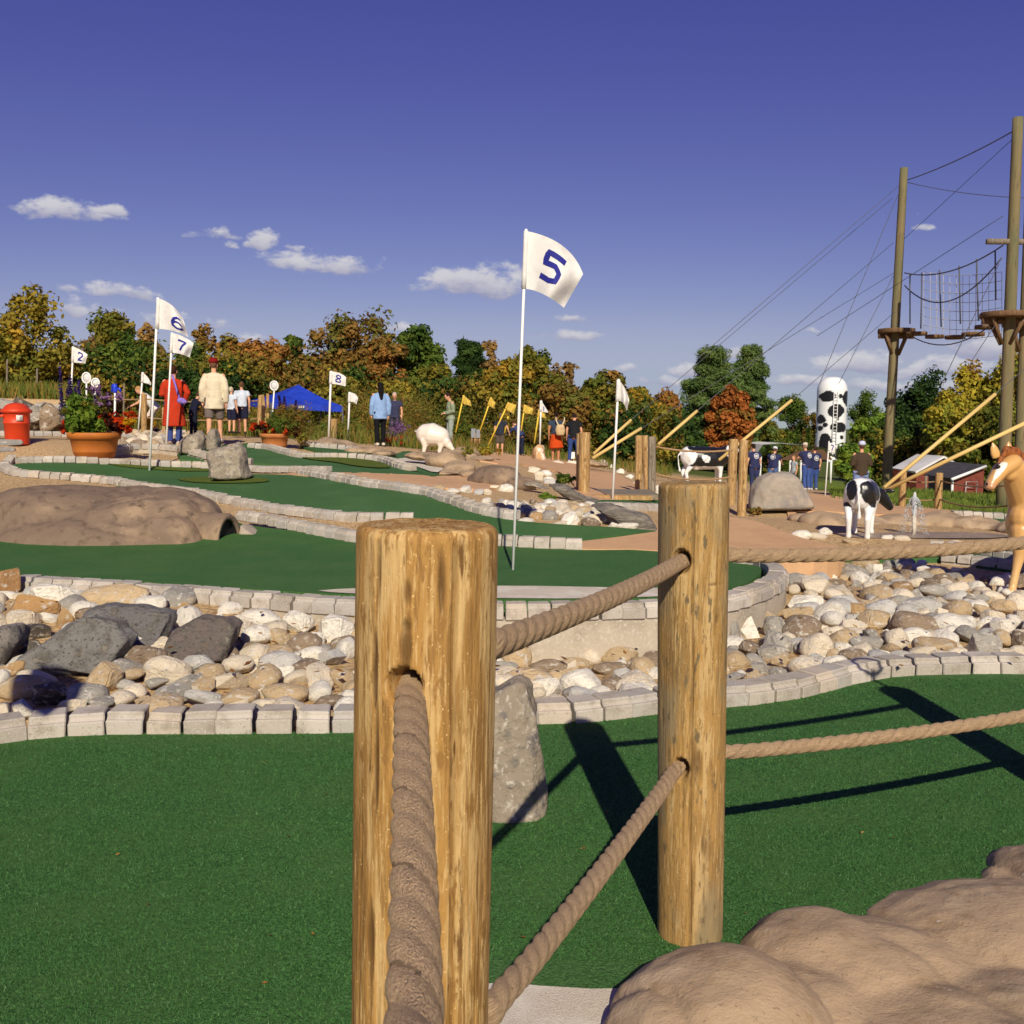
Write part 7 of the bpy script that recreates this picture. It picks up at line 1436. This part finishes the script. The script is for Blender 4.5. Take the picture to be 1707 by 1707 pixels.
    ls = []; wst = tube([G(U((0, 0, 1.04))), G(hipc + Vector((0, 0, .0))), G(hipc + Vector((0, 0, -.07)))], [.155 * fat * s, .168 * fat * s, .165 * fat * s], 16, [.118 * fat * s, .128 * fat * s, .125 * fat * s], True, R3 @ Vector((1, 0, 0))); ls.append(wst)
    if leg == 'skirt':
        ls.append(tube([G(hipc + Vector((0, 0, .05))), G(hipc + Vector((0, 0, -.2))), G(hipc + Vector((.02, -.02, legend - .95)))], [.165 * s, .21 * s, .27 * s], 18, [.125 * s, .17 * s, .22 * s], True, R3 @ Vector((1, 0, 0))))
    else:
        for sx in (-1, 1):
            hp, kn, an = K[sx]
            if leg == 'shorts': ls.append(tube([G(hp + Vector((0, 0, .02))), G(hp.lerp(kn, .5)), G(hp.lerp(kn, .98))], [.105 * fat * s, .10 * fat * s, .095 * s], 14))
            else: ls.append(tube([G(hp + Vector((0, 0, .02))), G(hp.lerp(kn, .5)), G(kn), G(an + Vector((0, 0, .0)))], [.106 * fat * s, .092 * fat * s, .074 * s, .064 * s], 14))
    garment('skirt' if leg == 'skirt' else 'shorts' if leg == 'shorts' else 'trousers', ls, cmat(bottom))
    for sx in (-1, 1):
        an = K[sx][2]; put('shoe', *capsule([G(an + Vector((0, -.04, -.045))), G(an + Vector((sx * .01, .08, -.05))), G(an + Vector((sx * .018, .17, -.055)))], [.05 * s, .047 * s, .036 * s], 12, [.042 * s, .04 * s, .03 * s], R3 @ Vector((1, 0, 0))), cmat(shoes), body)
    hp_ = [ell(G(Hd((0, .0, 1.665))), [q * s for q in (.086, .098, .108)], R3 @ hr)]
    if longhair: hp_.append(capsule([G(Hd((0, -.05, 1.64))), G(Hd((0, -.085, 1.5))), G(U((0, -.12, 1.30)))], [.085 * s, .085 * s, .05 * s], 12, [.06 * s, .055 * s, .035 * s], R3 @ Vector((1, 0, 0))))
    garment('hair', hp_, cmat(hair), .012)
    if hat:
        V, Fc = lathe([(.095, 0), (.096, .05), (.082, .09), (.045, .115), (.005, .12)], (0, 0, 0), 18); tf = lambda v: G(Hd(Vector((v[0], v[1] * 1.12 + .005, v[2] + 1.675)))); o = put('cap', [tf(v) for v in V], Fc, cmat(hat), body)
        V, Fc = ell((0, .13, .012), (.072, .075, .008)); put('brim', [tf(v) for v in V], Fc, cmat(hat), o)
    if abs(face) > 60:
        for sx in (-1, 1): put('eye', *ell(G(Hd((sx * .032, .108, 1.65))), (.010 * s, .008 * s, .007 * s)), M['eye'], body)
    if extra: extra(body, G, U, s, J)
    return body
def wrist(c): return lambda body, G, U, s, J: put('wristband', *tube([G(J[-1][2]), G(J[-1][2] - (J[-1][2] - J[-1][1]).normalized() * .03)], .045 * s, 10), cmat(c), body)
def backprint(body, G, U, s, J):
    V, Fc = [], []
    ring = [G(U((.085 * math.cos(a), -.165, 1.27 + .095 * math.sin(a)))) for a in [i * math.pi / 8 for i in range(17)]]
    put('back_print', *join(tube(ring, .016 * s, 6, cap=False), ell(G(U((0, -.165, 1.27))), (.05 * s, .012, .05 * s))), cmat(S(205, 205, 210)), body)
navy = S(46, 50, 84)
person('person in a long red plaid coat and blue jeans by the number 7 flag', 291, 742, 22, 1.68, 0, S(186, 52, 24), S(62, 78, 136), S(58, 32, 22), coat=True, hem=.42, arms=('front', 'hip'), longhair=False, fat=1.12, pat='plaid', shoes=S(205, 200, 195))
def shoulder_bag():
    p = at(302, 668, 21.55); root = thing('shoulder_bag', 'small lilac shoulder bag worn across the red coat', 'bag', p)
    blob('pouch', [ell(p, (.095, .055, .065)), ell(p + Vector((.05, 0, -.02)), (.075, .05, .05))], .012, cmat(S(140, 118, 196)), root); a, c = at(287, 625, 21.68), at(296, 655, 21.62)
    put('strap', *tube([a, a.lerp(c, .5), c, p + Vector((-.04, .02, .04))], .024, 6, .008), cmat(S(132, 112, 190)), root)
shoulder_bag()
person('person in a cream jacket, grey shorts and red cap seen from behind', 358, 737, 21.8, 1.74, 6, S(214, 200, 172), S(110, 100, 94), S(110, 80, 60), sleeve=1, hem=.70, coat=True, leg='shorts', legend=.5, hat=S(130, 26, 24), stride=.25, fat=1.05, extra=wrist(S(120, 200, 40)), shoes=S(200, 195, 190))
person('child in a dark navy jacket bending beside the red coat', 322, 728, 23.5, 1.05, -30, S(26, 28, 48), S(30, 32, 48), S(74, 48, 34), lean=22, bow=10, arms=('reach', 'reach'), shoes=S(70, 70, 74))
gt = S(196, 204, 216)
person('left of two youngsters in pale grey t-shirts and navy shorts', 386, 722, 26.5, 1.18, -20, gt, S(34, 36, 58), S(190, 176, 150), sleeve=.5, leg='shorts', hem=.9, vox=.016)
person('right of two youngsters in pale grey t-shirts and navy shorts', 404, 723, 27, 1.36, 20, gt, S(34, 36, 58), S(92, 64, 44), sleeve=.5, leg='shorts', hem=.9, lean=8, vox=.016)
person('crouching person in a white top half hidden behind the squared post', 259, 719, 27, 1.5, 100, S(220, 214, 206), S(205, 190, 176), S(170, 128, 84), sleeve=.45, leg='shorts', lean=40, crouch=.22, arms=('reach', 'down'), vox=.016)
person('person with long black hair in a loose light blue shirt and black trousers', 634, 743, 27.5, 1.68, 22, S(136, 166, 208), S(22, 22, 26), S(22, 18, 18), hem=.74, coat=True, longhair=True, stride=.12, fat=1.0, shoes=S(205, 198, 186))
person('person with grey hair in a navy t-shirt among the purple asters', 658, 738, 34, 1.66, 180, S(56, 58, 84), S(60, 60, 70), S(170, 164, 158), sleeve=.5, vox=.018, bow=18)
person('person in a sage green jacket looking down beside a yellow flag', 751, 744, 31, 1.62, 110, S(138, 148, 120), S(150, 160, 150), S(52, 36, 30), arms=('front', 'front'), bow=30, vox=.017, coat=True)
person('person in a dark t-shirt and shorts leaning forward near the long yellow pole', 833, 759, 40, 1.62, -12, S(44, 48, 60), S(88, 78, 70), S(120, 96, 80), sleeve=.5, leg='shorts', lean=14, arms=('down', 'out'), vox=.02, hat=S(110, 92, 84))
person('person in navy clothes with a white strap stooping behind the number 5 pole', 868, 761, 40, 1.55, 40, S(52, 62, 104), S(36, 40, 66), S(76, 52, 40), lean=40, bow=10, arms=('reach', 'reach'), vox=.02)
person('person in a short orange skirt and blue t-shirt with a straw backpack', 926, 770, 35.5, 1.72, -5, S(54, 66, 84), S(190, 70, 24), S(36, 24, 20), sleeve=.42, leg='skirt', legend=.48, skin='m', vox=.017, hem=.95, shoes=S(215, 210, 205))
def backpack():
    p = at(934, 716, 35.15); root = thing('backpack', 'beige straw backpack on the shoulders above the orange skirt', 'backpack', p); V, Fc = lathe([(.10, -.2), (.15, -.17), (.17, -.02), (.14, .12), (.11, .17)], p, 16); put('sack', [Vector((v[0], p.y + (v[1] - p.y) * .6, v[2])) for v in V], Fc, cmat(S(196, 170, 130)), root)
    for sx in (-1, 1): put('strap', *tube([p + Vector((sx * .05, .0, .12)), p + Vector((sx * .14, .12, .30)), p + Vector((sx * .15, .25, .42))], .022, 6), cmat(S(214, 196, 160)), root)
backpack()
person('person in a black t-shirt and blue jeans bending over beside the walkway post', 956, 771, 35.5, 1.74, -6, S(32, 32, 36), S(54, 74, 130), S(40, 30, 26), sleeve=.55, lean=16, bow=25, arms=('down', 'down'), fat=1.15, vox=.017, spread=.05, shoes=S(200, 200, 200))
person('leftmost of the people in navy t-shirts with a white back print', 1257, 819, 37, 1.72, 15, navy, S(50, 56, 92), S(44, 32, 26), sleeve=.55, fat=1.15, lean=12, vox=.02, extra=backprint)
person('second person in a navy t-shirt, leaning forward in a white cap', 1287, 819, 38, 1.70, -25, navy, S(80, 104, 150), S(90, 70, 60), sleeve=.55, fat=1.1, lean=26, arms=('reach', 'reach'), hat=S(210, 212, 222), vox=.02, extra=backprint)
person('fair haired child in a grey top between the navy t-shirts', 1322, 817, 38, 1.28, 110, S(160, 168, 172), S(90, 96, 110), S(150, 104, 66), sleeve=.5, vox=.02)
person('third person in a navy t-shirt and jeans with a tan cap, arms forward', 1344, 817, 38, 1.74, 30, navy, S(66, 88, 150), S(150, 130, 110), sleeve=.55, fat=1.2, lean=10, arms=('reach', 'reach'), hat=S(205, 190, 170), vox=.02, extra=backprint, shoes=S(200, 200, 200))
person('fourth person in a navy t-shirt and jeans close behind the tan cap', 1356, 817, 39.5, 1.70, 10, navy, S(60, 80, 140), S(60, 44, 36), sleeve=.55, fat=1.1, vox=.02, extra=backprint, shoes=S(200, 200, 200))
person('person in a dark brown vest and pale cap with folded arms behind the calf', 1433, 842, 29, 1.78, 0, S(70, 58, 46), S(128, 146, 190), S(90, 66, 50), sleeve=1, arms=('front', 'front'), hat=S(196, 204, 226), fat=1.15, vox=.016)
finish_blobs()
